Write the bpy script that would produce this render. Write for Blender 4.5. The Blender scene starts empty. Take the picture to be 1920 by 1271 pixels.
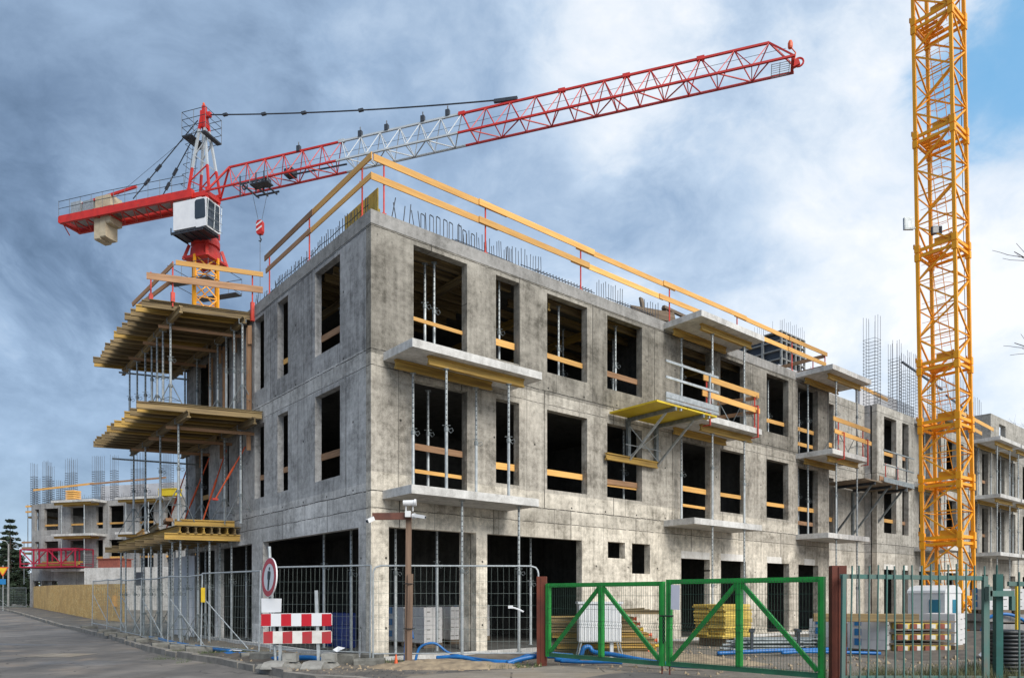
import bpy, math, random
from mathutils import Vector, Matrix, noise as mnoise
rnd = random.Random(11)
SC = bpy.context.scene
COL = SC.collection
R = math.radians

# ------------------------------------------------------------------ camera
cam = bpy.data.cameras.new('camera')
cam.sensor_width = 36.0
cam.lens = 36.0 * 1358.6 / 1920.0
cam.shift_y = (1117.4 - 635.5) / 1920.0
cam.clip_start = 0.1
cam.clip_end = 3000.0
camo = bpy.data.objects.new('camera', cam)
COL.objects.link(camo)
camo.location = (0, 0, 1.5)
camo.rotation_euler = (R(90), 0, 0)
SC.camera = camo

# ------------------------------------------------------------------ world and sun
SUN_EL, SUN_AZ = R(40), R(146)      # azimuth clockwise from +Y (north): behind the camera, to the right
SC.view_settings.view_transform = 'Standard'
SC.view_settings.look = 'None'
SC.view_settings.exposure = 0.88
SC.view_settings.gamma = 1.0
w = bpy.data.worlds.new("World")
SC.world = w
w.use_nodes = True


class NT:
    """tiny helper round a node tree"""
    def __init__(s, tree):
        s.t = tree

    def n(s, kind, **kw):
        nd = s.t.nodes.new(kind)
        for k, v in kw.items():
            if k.startswith('i_'):
                key = k[2:]
                key = int(key) if key.isdigit() else key.replace('_', ' ')
                s.put(nd.inputs[key], v)
            else:
                setattr(nd, k, v)
        return nd

    def put(s, inp, v):
        if isinstance(v, bpy.types.NodeSocket):
            s.t.links.new(v, inp)
        elif v is not None:
            inp.default_value = v

    def m(s, op, a, b=None, c=None, clamp=False):
        nd = s.t.nodes.new('ShaderNodeMath')
        nd.operation = op
        nd.use_clamp = clamp
        for i, v in enumerate((a, b, c)):
            if v is not None:
                s.put(nd.inputs[i], v)
        return nd.outputs[0]

    def vm(s, op, a, b=None):
        nd = s.t.nodes.new('ShaderNodeVectorMath')
        nd.operation = op
        s.put(nd.inputs[0], a)
        if b is not None:
            s.put(nd.inputs[1], b)
        return nd.outputs['Value'] if op in ('DOT_PRODUCT', 'LENGTH') else nd.outputs[0]

    def noise(s, vec, scale, detail=4, rough=0.55, dist=0.0):
        nd = s.n('ShaderNodeTexNoise')
        s.put(nd.inputs['Vector'], vec)
        s.put(nd.inputs['Scale'], scale)
        s.put(nd.inputs['Detail'], detail)
        s.put(nd.inputs['Roughness'], rough)
        s.put(nd.inputs['Distortion'], dist)
        return nd.outputs['Fac']

    def ramp(s, fac, stops, interp='LINEAR'):
        nd = s.n('ShaderNodeValToRGB')
        cr = nd.color_ramp
        cr.interpolation = interp
        while len(cr.elements) < len(stops):
            cr.elements.new(0.5)
        for e, (p, c) in zip(cr.elements, stops):
            e.position = p
            if not hasattr(c, '__len__'):
                c = (c, c, c)
            e.color = (c[0], c[1], c[2], 1)
        s.put(nd.inputs[0], fac)
        return nd.outputs[0]

    def mix(s, fac, a, b, mode='MIX'):
        nd = s.t.nodes.new('ShaderNodeMixRGB')
        nd.blend_type = mode
        s.put(nd.inputs[0], fac)
        for i, v in ((1, a), (2, b)):
            if not isinstance(v, bpy.types.NodeSocket):
                if not hasattr(v, '__len__'):
                    v = (v, v, v)
                v = (v[0], v[1], v[2], 1)
            s.put(nd.inputs[i], v)
        return nd.outputs[0]

    def smooth(s, x, a, b):
        nd = s.n('ShaderNodeMapRange', interpolation_type='SMOOTHSTEP')
        s.put(nd.inputs[0], x)
        nd.inputs[1].default_value = a
        nd.inputs[2].default_value = b
        nd.inputs[3].default_value = 0.0
        nd.inputs[4].default_value = 1.0
        return nd.outputs[0]


def make_world():
    nt = NT(w.node_tree)
    nt.t.nodes.clear()
    out = nt.n('ShaderNodeOutputWorld')
    sky = nt.n('ShaderNodeTexSky', sky_type='NISHITA', sun_disc=False)
    sky.sun_elevation = SUN_EL
    sky.sun_rotation = SUN_AZ
    sky.air_density = 1.0
    sky.dust_density = 0.6
    bsky = nt.n('ShaderNodeBackground')
    nt.put(bsky.inputs[0], sky.outputs[0])
    bsky.inputs[1].default_value = 0.10
    tc = nt.n('ShaderNodeTexCoord').outputs['Generated']
    sep = nt.n('ShaderNodeSeparateXYZ')
    nt.put(sep.inputs[0], tc)
    x, y, z = sep.outputs
    # cloud masses, broken up by warped noise over the sky directions
    v = nt.vm('MULTIPLY', tc, (1.0, 1.0, 1.55))
    warp = nt.vm('MULTIPLY', nt.vm('SUBTRACT', nt.n('ShaderNodeTexNoise', i_Vector=nt.vm('ADD', v, (3.1, 0.7, 1.9)), i_Scale=2.6, i_Detail=4.0).outputs['Color'], (0.5, 0.5, 0.5)), (0.22, 0.22, 0.22))
    vw = nt.vm('ADD', v, warp)
    big = nt.noise(nt.vm('ADD', vw, (5.2, 1.4, 2.2)), 2.3, 8, 0.55)
    mid = nt.noise(nt.vm('ADD', vw, (7.3, 2.1, 0.4)), 5.4, 9, 0.60)
    fine = nt.noise(nt.vm('ADD', vw, (1.3, 5.1, 3.4)), 13.0, 8, 0.62)
    east = nt.m('DIVIDE', x, nt.m('MAXIMUM', nt.m('SQRT', nt.m('ADD', nt.m('MULTIPLY', x, x), nt.m('MULTIPLY', y, y))), 0.05))

    def mass(d, deg, amount):
        L = math.sqrt(sum(q * q for q in d))
        dt = nt.vm('DOT_PRODUCT', tc, tuple(q / L for q in d))
        dt = nt.m('ADD', dt, nt.m('MULTIPLY', nt.m('SUBTRACT', mid, 0.5), 1.3 * (1 - math.cos(R(deg)))))
        return nt.m('MULTIPLY', nt.smooth(dt, math.cos(R(deg)), math.cos(R(deg * 0.12))), amount)
    # darker rain cloud to the west, thin bright cloud to the east
    base = nt.m('ADD', nt.m('MULTIPLY', east, 0.34), 0.52)
    for d, deg, am in (((-0.66, 1, 0.44), 22, -0.34), ((-0.62, 1, 0.75), 14, 0.16), ((-0.20, 1, 0.74), 17, -0.12), ((0.14, 1, 0.74), 8, 0.24), ((-0.38, 1, 0.50), 13, 0.14),
                       ((0.56, 1, 0.36), 26, 0.17), ((-0.66, 1, 0.16), 16, 0.30), ((0.18, 1, 0.52), 10, -0.10), ((0.10, 1, 0.34), 8, 0.12)):
        base = nt.m('ADD', base, mass(d, deg, am))
    base = nt.m('ADD', base, nt.m('MULTIPLY', nt.m('SUBTRACT', big, 0.5), 0.62))
    base = nt.m('ADD', base, nt.m('MULTIPLY', nt.m('SUBTRACT', mid, 0.5), 0.62))
    base = nt.m('ADD', base, nt.m('MULTIPLY', nt.m('SUBTRACT', fine, 0.5), 0.42))
    base = nt.m('MAXIMUM', nt.m('MINIMUM', base, 1.0), 0.0)
    ccol = nt.ramp(base, [(0.0, (0.050, 0.082, 0.132)), (0.18, (0.104, 0.154, 0.232)), (0.40, (0.198, 0.272, 0.376)),
                          (0.60, (0.320, 0.395, 0.490)), (0.78, (0.460, 0.508, 0.562)), (0.95, (0.585, 0.595, 0.612))])
    bcl = nt.n('ShaderNodeBackground')
    nt.put(bcl.inputs[0], ccol)
    bcl.inputs[1].default_value = 1.0
    # one gap of clear sky, high in the east
    gap = nt.m('ADD', mass((0.74, 1, 0.73), 9, 1.0), nt.m('MULTIPLY', nt.m('SUBTRACT', mid, 0.5), 0.7))
    gap = nt.m('MULTIPLY', nt.smooth(gap, 0.40, 1.05), 0.85)
    bclear = nt.n('ShaderNodeBackground')
    nt.put(bclear.inputs[0], nt.mix(0.6, sky.outputs[0], (0.35, 2.9, 5.4)))
    bclear.inputs[1].default_value = 0.10
    mx = nt.n('ShaderNodeMixShader')
    nt.put(mx.inputs[0], gap)
    nt.put(mx.inputs[1], bcl.outputs[0])
    nt.put(mx.inputs[2], bclear.outputs[0])
    ad = nt.n('ShaderNodeMixShader')
    ad.inputs[0].default_value = 0.12
    nt.put(ad.inputs[1], mx.outputs[0])
    nt.put(ad.inputs[2], bsky.outputs[0])
    nt.put(out.inputs[0], ad.outputs[0])


make_world()
sl = bpy.data.lights.new('sun', 'SUN')
sl.energy = 2.0
sl.angle = R(40)
sl.color = (1.0, 0.955, 0.88)
slo = bpy.data.objects.new('sun', sl)
COL.objects.link(slo)
slo.rotation_euler = (R(90) - SUN_EL, 0, math.pi - SUN_AZ)
slo.location = (30, -30, 60)

# ------------------------------------------------------------------ frames
TH = R(39.84)
CR = (math.cos(TH), math.sin(TH))
CL = (-CR[1], CR[0])
CX, CY = -3.115, 16.0


def bw(a, b, z=0.0):
    """building frame (a along the right front, b along the left front) to world"""
    return (CX + a * CR[0] + b * CL[0], CY + a * CR[1] + b * CL[1], z)


def rise(x, y):
    t = min(max((y - 25) / 45.0, 0), 1)
    return 0.34 * t * t * (3 - 2 * t)


# ------------------------------------------------------------------ mesh builder
class MB:
    def __init__(s, off=(0, 0, 0)):
        s.v, s.f, s.o = [], [], Vector(off)

    def add(s, pts):
        i0 = len(s.v)
        for p in pts:
            s.v.append((p[0] - s.o.x, p[1] - s.o.y, p[2] - s.o.z))
        return i0

    def face(s, *pts):
        i = s.add(pts)
        s.f.append(tuple(range(i, i + len(pts))))

    def box(s, x0, x1, y0, y1, z0, z1):
        i = s.add([(x0, y0, z0), (x1, y0, z0), (x1, y1, z0), (x0, y1, z0), (x0, y0, z1), (x1, y0, z1), (x1, y1, z1), (x0, y1, z1)])
        for q in ((0, 3, 2, 1), (4, 5, 6, 7), (0, 1, 5, 4), (1, 2, 6, 5), (2, 3, 7, 6), (3, 0, 4, 7)):
            s.f.append(tuple(i + k for k in q))
        return s

    def bar(s, p, q, wd, ht=None, up=(0, 0, 1), ext=0.0):
        ht = wd if ht is None else ht
        p, q = Vector(p), Vector(q)
        d = (q - p)
        if d.length < 1e-6:
            return s
        d.normalize()
        p, q = p - d * ext, q + d * ext
        u = Vector(up)
        if abs(d.dot(u)) > 0.98:
            u = Vector((0, 1, 0)) if abs(d.y) < 0.9 else Vector((1, 0, 0))
        sx = d.cross(u).normalized() * wd / 2
        sy = sx.cross(d).normalized() * ht / 2
        i = s.add([p - sx - sy, p + sx - sy, p + sx + sy, p - sx + sy, q - sx - sy, q + sx - sy, q + sx + sy, q - sx + sy])
        for k in ((0, 3, 2, 1), (4, 5, 6, 7), (0, 1, 5, 4), (1, 2, 6, 5), (2, 3, 7, 6), (3, 0, 4, 7)):
            s.f.append(tuple(i + j for j in k))
        return s

    def tube(s, p, q, r, n=6, r2=None, caps=True):
        return s.path([p, q], r, n, r2, caps)

    def path(s, pts, r, n=6, r2=None, caps=True, closed=False):
        pts = [Vector(p) for p in pts]
        m = len(pts)
        ref = None
        rings = []
        for k, p in enumerate(pts):
            if closed:
                d = pts[(k + 1) % m] - pts[k - 1]
            else:
                d = pts[min(k + 1, m - 1)] - pts[max(k - 1, 0)]
            d.normalize()
            if ref is None:
                ref = Vector((0, 0, 1)) if abs(d.z) < 0.9 else Vector((1, 0, 0))
            u = (ref - d * ref.dot(d))
            if u.length < 1e-4:
                u = d.orthogonal()
            u.normalize()
            ref = u
            v = d.cross(u)
            rr = r if r2 is None else r + (r2 - r) * k / max(m - 1, 1)
            rings.append(s.add([p + (u * math.cos(a) + v * math.sin(a)) * rr for a in [2 * math.pi * j / n for j in range(n)]]))
        for k in range(m if closed else m - 1):
            a, b = rings[k], rings[(k + 1) % m]
            for j in range(n):
                s.f.append((a + j, a + (j + 1) % n, b + (j + 1) % n, b + j))
        if caps and not closed:
            s.f.append(tuple(rings[0] + j for j in reversed(range(n))))
            s.f.append(tuple(rings[-1] + j for j in range(n)))
        return s

    def ring(s, c, rad, r, n=16, axis='z', m=5):
        pts = []
        for j in range(n):
            a = 2 * math.pi * j / n
            o = (math.cos(a) * rad, math.sin(a) * rad)
            pts.append((c[0] + o[0], c[1] + o[1], c[2]) if axis == 'z' else ((c[0] + o[0], c[1], c[2] + o[1]) if axis == 'y' else (c[0], c[1] + o[0], c[2] + o[1])))
        return s.path(pts, r, m, closed=True)

    def prism(s, poly, z0, z1):
        n = len(poly)
        i = s.add([(p[0], p[1], z0) for p in poly] + [(p[0], p[1], z1) for p in poly])
        s.f.append(tuple(i + j for j in reversed(range(n))))
        s.f.append(tuple(i + n + j for j in range(n)))
        for j in range(n):
            k = (j + 1) % n
            s.f.append((i + j, i + k, i + n + k, i + n + j))
        return s

    def extrude(s, prof, p, q, up=(0, 0, 1)):
        """profile [(x sideways, y up)] swept from p to q"""
        p, q = Vector(p), Vector(q)
        d = (q - p).normalized()
        u = Vector(up)
        sx = d.cross(u).normalized()
        sy = sx.cross(d).normalized()
        n = len(prof)
        i = s.add([p + sx * a + sy * b for a, b in prof] + [q + sx * a + sy * b for a, b in prof])
        s.f.append(tuple(i + j for j in reversed(range(n))))
        s.f.append(tuple(i + n + j for j in range(n)))
        for j in range(n):
            k = (j + 1) % n
            s.f.append((i + j, i + k, i + n + k, i + n + j))
        return s

    def lathe(s, prof, c=(0, 0, 0), n=16):
        rings = []
        for r_, z in prof:
            rings.append(s.add([(c[0] + r_ * math.cos(2 * math.pi * j / n), c[1] + r_ * math.sin(2 * math.pi * j / n), c[2] + z) for j in range(n)]))
        for a, b in zip(rings, rings[1:]):
            for j in range(n):
                s.f.append((a + j, a + (j + 1) % n, b + (j + 1) % n, b + j))
        s.f.append(tuple(rings[0] + j for j in reversed(range(n))))
        s.f.append(tuple(rings[-1] + j for j in range(n)))
        return s

    def mesh(s, name, mat, smooth=False):
        me = bpy.data.meshes.new(name)
        me.from_pydata(s.v, [], s.f)
        if mat is not None:
            me.materials.append(mat)
        if smooth:
            me.polygons.foreach_set('use_smooth', [True] * len(me.polygons))
        me.update()
        return me


IPROF = [(-.04, -.1), (.04, -.1), (.04, -.064), (.0135, -.056), (.0135, .056), (.04, .064), (.04, .1), (-.04, .1), (-.04, .064), (-.0135, .056), (-.0135, -.056), (-.04, -.064)]
USED = {}


def link(name, data):
    o = bpy.data.objects.new(name, data)
    COL.objects.link(o)
    return o


def tag(o, label=None, cat=None, group=None, kind=None):
    if label:
        o['label'] = label
    if cat:
        o['category'] = cat
    if group:
        o['group'] = group
    if kind:
        o['kind'] = kind
    return o


class Thing:
    """an Empty at the thing's base that parents its parts. frame 'B' = rotated like the building"""
    def __init__(s, name, label, cat, base, frame='W', group=None, rot=None):
        s.o = link(name, None)
        s.o.empty_display_size = 0.3
        s.frame = frame
        s.base = Vector(base)
        s.o.location = bw(*base) if frame == 'B' else base
        s.o.rotation_euler = rot if rot else (0, 0, TH if frame == 'B' else 0)
        tag(s.o, label, cat, group)

    def mb(s):
        return MB(s.base)

    def part(s, mb, name, mat, parent=None, smooth=False, label=None):
        o = link(name, mb.mesh(name, mat, smooth))
        o.parent = parent if parent is not None else s.o
        if label:
            o['label'] = label
        return o

    def bar(s, name, p, q, wd, ht, mat, parent=None, label=None, ibeam=False):
        o = bar_obj(name, Vector(p) - s.base, Vector(q) - s.base, wd, ht, mat, ibeam)
        o.parent = parent if parent is not None else s.o
        if label:
            o['label'] = label
        return o


BARMESH = {}


def bar_obj(name, p, q, wd, ht, mat, ibeam=False):
    """a straight bar whose own X axis runs along it"""
    p, q = Vector(p), Vector(q)
    L = (q - p).length
    key = (round(L, 2), wd, ht, mat.name, ibeam, name)
    if key not in BARMESH:
        mb = MB()
        if ibeam:
            mb.extrude([(a * wd / .08, b * ht / .2) for a, b in IPROF], (-L / 2, 0, 0), (L / 2, 0, 0))
        else:
            c = min(wd, ht) * 0.06
            mb.extrude([(-wd / 2 + c, -ht / 2), (wd / 2 - c, -ht / 2), (wd / 2, -ht / 2 + c), (wd / 2, ht / 2 - c), (wd / 2 - c, ht / 2), (-wd / 2 + c, ht / 2), (-wd / 2, ht / 2 - c), (-wd / 2, -ht / 2 + c)], (-L / 2, 0, 0), (L / 2, 0, 0))
        BARMESH[key] = mb.mesh(name, mat)
    o = link(name, BARMESH[key])
    d = (q - p).normalized()
    up = Vector((0, 0, 1)) if abs(d.z) < 0.95 else Vector((0, 1, 0))
    y = up.cross(d).normalized()
    z = d.cross(y)
    o.matrix_basis = Matrix.Translation((p + q) / 2) @ Matrix((d, y, z)).transposed().to_4x4()
    return o


def solo(mb, name, mat, label, cat, frame='W', group=None, smooth=False, kind=None):
    """a thing that is one mesh; mb's offset is its base"""
    o = link(name, mb.mesh(name, mat, smooth))
    o.location = bw(*mb.o) if frame == 'B' else mb.o
    if frame == 'B':
        o.rotation_euler = (0, 0, TH)
    return tag(o, label, cat, group, kind)


def solo_bar(name, p, q, wd, ht, mat, label, cat, frame='W', group=None, ibeam=False):
    if frame == 'B':
        p, q = bw(*p), bw(*q)
    o = bar_obj(name, p, q, wd, ht, mat, ibeam)
    return tag(o, label, cat, group)


def copy_tree(o, parent=None):
    c = o.copy()
    COL.objects.link(c)
    c.parent = parent
    for ch in list(o.children):
        copy_tree(ch, c)
    return c

# ------------------------------------------------------------------ materials
def new_mat(name):
    m = bpy.data.materials.new(name)
    m.use_nodes = True
    nt = NT(m.node_tree)
    nt.t.nodes.clear()
    out = nt.n('ShaderNodeOutputMaterial')
    b = nt.n('ShaderNodeBsdfPrincipled')
    nt.put(out.inputs[0], b.outputs[0])
    return m, nt, b


def bump(nt, b, h, strength, dist=0.02):
    bp = nt.n('ShaderNodeBump')
    bp.inputs['Strength'].default_value = strength
    bp.inputs['Distance'].default_value = dist
    nt.put(bp.inputs['Height'], h)
    nt.put(b.inputs['Normal'], bp.outputs[0])


def simple(name, c1, c2=None, scale=6.0, rough=0.7, metal=0.0, stretch=(1, 1, 1), bmp=0.15, rust=None, vary=0.0, detail=5):
    m, nt, b = new_mat(name)
    tc = nt.n('ShaderNodeTexCoord').outputs['Object']
    v = nt.vm('MULTIPLY', tc, stretch)
    oi = nt.n('ShaderNodeObjectInfo').outputs['Random']
    v = nt.vm('ADD', v, nt.n('ShaderNodeCombineXYZ', i_0=nt.m('MULTIPLY', oi, 37.0), i_1=nt.m('MULTIPLY', oi, 11.0)).outputs[0])
    n1 = nt.noise(v, scale, detail, 0.6)
    c2 = c2 or tuple(x * 0.65 for x in c1)
    col = nt.ramp(n1, [(0.32, c2), (0.62, c1)])
    if rust:
        n2 = nt.noise(v, scale * 0.6, 6, 0.7)
        col = nt.mix(nt.smooth(n2, rust[1], rust[1] + 0.1), col, rust[0])
    if vary:
        k = nt.m('ADD', nt.m('MULTIPLY', oi, vary), 1.0 - vary * 0.6)
        col = nt.mix(1.0, col, nt.n('ShaderNodeCombineXYZ', i_0=k, i_1=k, i_2=k).outputs[0], 'MULTIPLY')
    nt.put(b.inputs['Base Color'], col)
    b.inputs['Roughness'].default_value = rough
    b.inputs['Metallic'].default_value = metal
    if bmp:
        bump(nt, b, n1, bmp)
    return m


def concrete(name, axis, dark, light, joints=True, levels=None, tiers=None, seed=0.0):
    """cast concrete: form panel seams, tie holes, board marks, blotches, run-off streaks. axis 0/1: the wall runs along local x/y"""
    m, nt, b = new_mat(name)
    tc = nt.n('ShaderNodeTexCoord').outputs['Object']
    tc = nt.vm('ADD', tc, (seed, seed, 0))
    sep = nt.n('ShaderNodeSeparateXYZ')
    nt.put(sep.inputs[0], tc)
    u, z = sep.outputs[axis], sep.outputs[2]
    blot = nt.noise(tc, 0.9, 7, 0.62, 0.3)
    fine = nt.noise(tc, 7.0, 6, 0.65)
    grit = nt.noise(tc, 46.0, 4, 0.6)
    stre = nt.noise(nt.vm('MULTIPLY', tc, (3.2, 3.2, 0.22)), 1.6, 6, 0.6)
    brd = nt.noise(nt.vm('MULTIPLY', tc, (9.0, 9.0, 0.12)), 1.0, 3, 0.5)
    f = nt.m('ADD', nt.m('MULTIPLY', blot, 0.62), nt.m('MULTIPLY', stre, 0.38))
    f = nt.m('ADD', f, nt.m('MULTIPLY', nt.m('SUBTRACT', fine, 0.5), 0.50))
    f = nt.m('ADD', f, nt.m('MULTIPLY', nt.m('SUBTRACT', brd, 0.5), 0.12))
    lift = nt.noise(nt.vm('MULTIPLY', tc, (0.7, 0.7, 6.0)), 1.0, 5, 0.65, 0.4)
    f = nt.m('ADD', f, nt.m('MULTIPLY', nt.m('SUBTRACT', lift, 0.5), 0.22 if joints else 0.06))
    f = nt.m('ADD', f, nt.m('MULTIPLY', nt.m('SUBTRACT', grit, 0.5), 0.32))
    col = nt.ramp(f, [(0.34, dark), (0.50, tuple((a * .45 + c * .55) for a, c in zip(dark, light))), (0.65, light)])
    h = nt.m('ADD', nt.m('MULTIPLY', fine, 0.5), nt.m('MULTIPLY', grit, 0.35))
    if joints:   # each form panel left its own tone
        pz = nt.m('FLOOR', nt.m('DIVIDE', nt.m('SUBTRACT', z, 0.7), 3.14))
        pu = nt.m('FLOOR', nt.m('DIVIDE', nt.m('ADD', nt.m('ADD', u, nt.m('MULTIPLY', nt.m('SINE', nt.m('MULTIPLY', pz, 12.9)), 3.0)), 0.63 + 1.36), 2.72))
        wn = nt.n('ShaderNodeTexWhiteNoise', noise_dimensions='2D')
        nt.put(wn.inputs['Vector'], nt.n('ShaderNodeCombineXYZ', i_0=pu, i_1=nt.m('ADD', pz, seed)).outputs[0])
        kk = nt.m('ADD', 0.78, nt.m('MULTIPLY', wn.outputs['Value'], 0.40))
        col = nt.mix(1.0, col, nt.n('ShaderNodeCombineXYZ', i_0=kk, i_1=kk, i_2=kk).outputs[0], 'MULTIPLY')
        # pale wash and dark damp patches
        pale = nt.smooth(nt.noise(nt.vm('ADD', tc, (3.3, 7.7, 1.1)), 0.55, 8, 0.68, 0.4), 0.56, 0.68)
        col = nt.mix(nt.m('MULTIPLY', pale, 0.5), col, tuple(min(1.0, c * 1.25) for c in light))
        damp = nt.smooth(nt.noise(nt.vm('ADD', nt.vm('MULTIPLY', tc, (1, 1, 0.6)), (8.3, 2.7, 6.1)), 0.8, 8, 0.70, 0.5), 0.54, 0.66)
        drip = nt.noise(nt.vm('MULTIPLY', tc, (8.0, 8.0, 0.30)), 1.0, 6, 0.68)
        col = nt.mix(nt.m('MULTIPLY', nt.smooth(drip, 0.56, 0.70), nt.m('MULTIPLY', nt.smooth(blot, 0.42, 0.58), 0.38)), col, tuple(c * 0.95 for c in dark))
        pit = nt.n('ShaderNodeTexVoronoi', feature='F1')
        nt.put(pit.inputs['Vector'], tc)
        pit.inputs['Scale'].default_value = 13.0
        col = nt.mix(nt.m('MULTIPLY', nt.smooth(pit.outputs['Distance'], 0.16, 0.08), nt.m('MULTIPLY', nt.smooth(fine, 0.48, 0.60), 0.6)), col, tuple(c * 0.5 for c in dark))
        col = nt.mix(nt.m('MULTIPLY', damp, 0.40), col, tuple(c * 1.05 for c in dark))
    if tiers:   # [(z, multiplier rgb)], each storey was poured from another mix
        tr = nt.ramp(nt.m('DIVIDE', nt.m('ADD', z, nt.m('MULTIPLY', nt.m('SUBTRACT', stre, 0.5), 0.10)), 12.0), [(zz / 12.0, c) for zz, c in tiers], 'CONSTANT')
        col = nt.mix(1.0, col, tr, 'MULTIPLY')
    dk = None

    def dark_by(x):
        nonlocal dk
        dk = x if dk is None else nt.m('MAXIMUM', dk, x)
    if joints:
        zi = nt.m('FLOOR', nt.m('DIVIDE', nt.m('SUBTRACT', z, 0.7), 3.14))
        uu = nt.m('ADD', u, nt.m('MULTIPLY', nt.m('SINE', nt.m('MULTIPLY', zi, 12.9)), 3.0))
        wob = nt.m('MULTIPLY', nt.m('SUBTRACT', fine, 0.5), 0.012)
        for per, off, wd, am in ((2.72, 0.63, 0.020, 0.85), (1.93, 1.21, 0.013, 0.55)):
            fr = nt.m('ABSOLUTE', nt.m('SUBTRACT', nt.m('FRACT', nt.m('DIVIDE', nt.m('ADD', nt.m('ADD', uu, off), wob), per)), 0.5))
            ln = nt.smooth(nt.m('MULTIPLY', fr, per), wd, wd * 0.35)
            dark_by(nt.m('MULTIPLY', ln, nt.m('MULTIPLY', nt.smooth(stre, 0.30, 0.55), am)))
        # tie holes
        hu = nt.m('MULTIPLY', nt.m('SUBTRACT', nt.m('FRACT', nt.m('DIVIDE', nt.m('ADD', uu, 0.3), 1.36)), 0.5), 1.36)
        hz = nt.m('MULTIPLY', nt.m('SUBTRACT', nt.m('FRACT', nt.m('DIVIDE', z, 1.57)), 0.5), 1.57)
        dd = nt.m('SQRT', nt.m('ADD', nt.m('MULTIPLY', hu, hu), nt.m('MULTIPLY', hz, hz)))
        dark_by(nt.m('MULTIPLY', nt.smooth(dd, 0.036, 0.020), 0.9))
        # pock marks
        vo = nt.n('ShaderNodeTexVoronoi', feature='F1')
        nt.put(vo.inputs['Vector'], tc)
        vo.inputs['Scale'].default_value = 5.0
        dark_by(nt.m('MULTIPLY', nt.smooth(vo.outputs['Distance'], 0.085, 0.05), nt.m('MULTIPLY', nt.smooth(blot, 0.50, 0.60), 0.7)))
    for lv, wd, am in (levels or []):
        wz = nt.m('MULTIPLY', nt.m('SUBTRACT', nt.noise(tc, 1.7, 6, 0.7), 0.5), 0.07)
        d = nt.m('ABSOLUTE', nt.m('SUBTRACT', nt.m('ADD', z, wz), lv))
        ln = nt.smooth(d, wd, wd * 0.3)
        dark_by(nt.m('MULTIPLY', ln, nt.m('MULTIPLY', nt.smooth(fine, 0.36, 0.52), am)))
        # grime washed down below the seam
        dz = nt.m('SUBTRACT', lv, z)
        run = nt.m('MULTIPLY', nt.smooth(dz, 0.9, 0.0), nt.m('GREATER_THAN', dz, 0.0))
        dark_by(nt.m('MULTIPLY', run, nt.m('MULTIPLY', nt.smooth(stre, 0.50, 0.72), 0.45)))
    if dk is not None:
        col = nt.mix(dk, col, tuple(x * 0.16 for x in dark))
        h = nt.m('SUBTRACT', h, nt.m('MULTIPLY', dk, 0.9))
    nt.put(b.inputs['Base Color'], col)
    b.inputs['Roughness'].default_value = 0.92
    b.inputs['Specular IOR Level'].default_value = 0.25
    bump(nt, b, h, 0.55, 0.02)
    return m


LV = [(10.04 - 0.34, 0.020, 0.8), (6.98, 0.020, 0.9), (6.62, 0.016, 0.75), (3.84, 0.020, 0.9), (3.46, 0.018, 0.8)]
TIER = [(0.0, (1.62, 1.54, 1.41)), (3.46, (1.34, 1.28, 1.18)), (4.25, (1.02, 0.98, 0.92)), (6.35, (1.14, 1.10, 1.03)), (6.85, (0.62, 0.60, 0.56)), (9.35, (0.70, 0.68, 0.64)), (9.72, (0.66, 0.66, 0.65))]
TIERL = [(0.0, (1.32, 1.30, 1.26)), (3.46, (1.24, 1.22, 1.18)), (4.0, (0.98, 0.98, 0.97)), (6.6, (1.12, 1.11, 1.08)), (7.0, (0.70, 0.70, 0.70)), (9.72, (0.66, 0.66, 0.66))]
M = {}
M['conc_front'] = concrete('concrete_front', 0, (0.150, 0.142, 0.126), (0.51, 0.490, 0.452), True, LV, TIER)
M['conc_side_lifted'] = concrete('concrete_side_lightened', 1, (0.215, 0.213, 0.21), (0.585, 0.58, 0.575), True, LV, TIERL, 4.0)  # side concrete painted lighter to offset the weak light on this front
M['conc_wing'] = concrete('concrete_wing', 0, (0.21, 0.20, 0.18), (0.51, 0.49, 0.455), True, LV, [(0.0, (1.25, 1.2, 1.12)), (3.46, (1.0, .98, .94)), (6.62, (0.92, .91, .88))], 9.0)
M['conc_far'] = concrete('concrete_far', 0, (0.22, 0.21, 0.20), (0.44, 0.43, 0.41), True, None, None, 2.0)
M['conc_slab'] = concrete('concrete_precast', 0, (0.38, 0.37, 0.35), (0.68, 0.67, 0.645), False, None, None, 1.0)
M['conc_in_shaded'] = concrete('concrete_interior_shaded', 0, (0.055, 0.055, 0.052), (0.12, 0.118, 0.11), False)  # darkened copy of the concrete: room shade is put into the colour
M['conc_roof'] = concrete('concrete_roof', 0, (0.17, 0.165, 0.155), (0.36, 0.35, 0.335), False)
M['lintel'] = concrete('patched_plaster', 0, (0.55, 0.52, 0.47), (0.78, 0.76, 0.72), False)
M['block_wall'] = simple('pale_block_wall', (0.56, 0.56, 0.58), (0.46, 0.46, 0.48), 1.2, 0.9)
M['pine'] = simple('new_pine_board', (0.78, 0.44, 0.13), (0.60, 0.31, 0.085), 2.2, 0.75, stretch=(0.6, 9, 9), vary=0.45, rust=((0.42, 0.30, 0.18), 0.66))
M['pine_old'] = simple('weathered_board', (0.40, 0.23, 0.125), (0.25, 0.135, 0.07), 2.2, 0.85, stretch=(0.6, 9, 9), vary=0.4)
M['pine_grey'] = simple('grey_board', (0.24, 0.185, 0.13), (0.12, 0.09, 0.065), 2.2, 0.9, stretch=(0.6, 9, 9), vary=0.4)
M['h20'] = simple('yellow_timber_beam', (0.54, 0.34, 0.075), (0.28, 0.17, 0.045), 1.8, 0.7, stretch=(0.5, 7, 7), vary=0.35)
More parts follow.
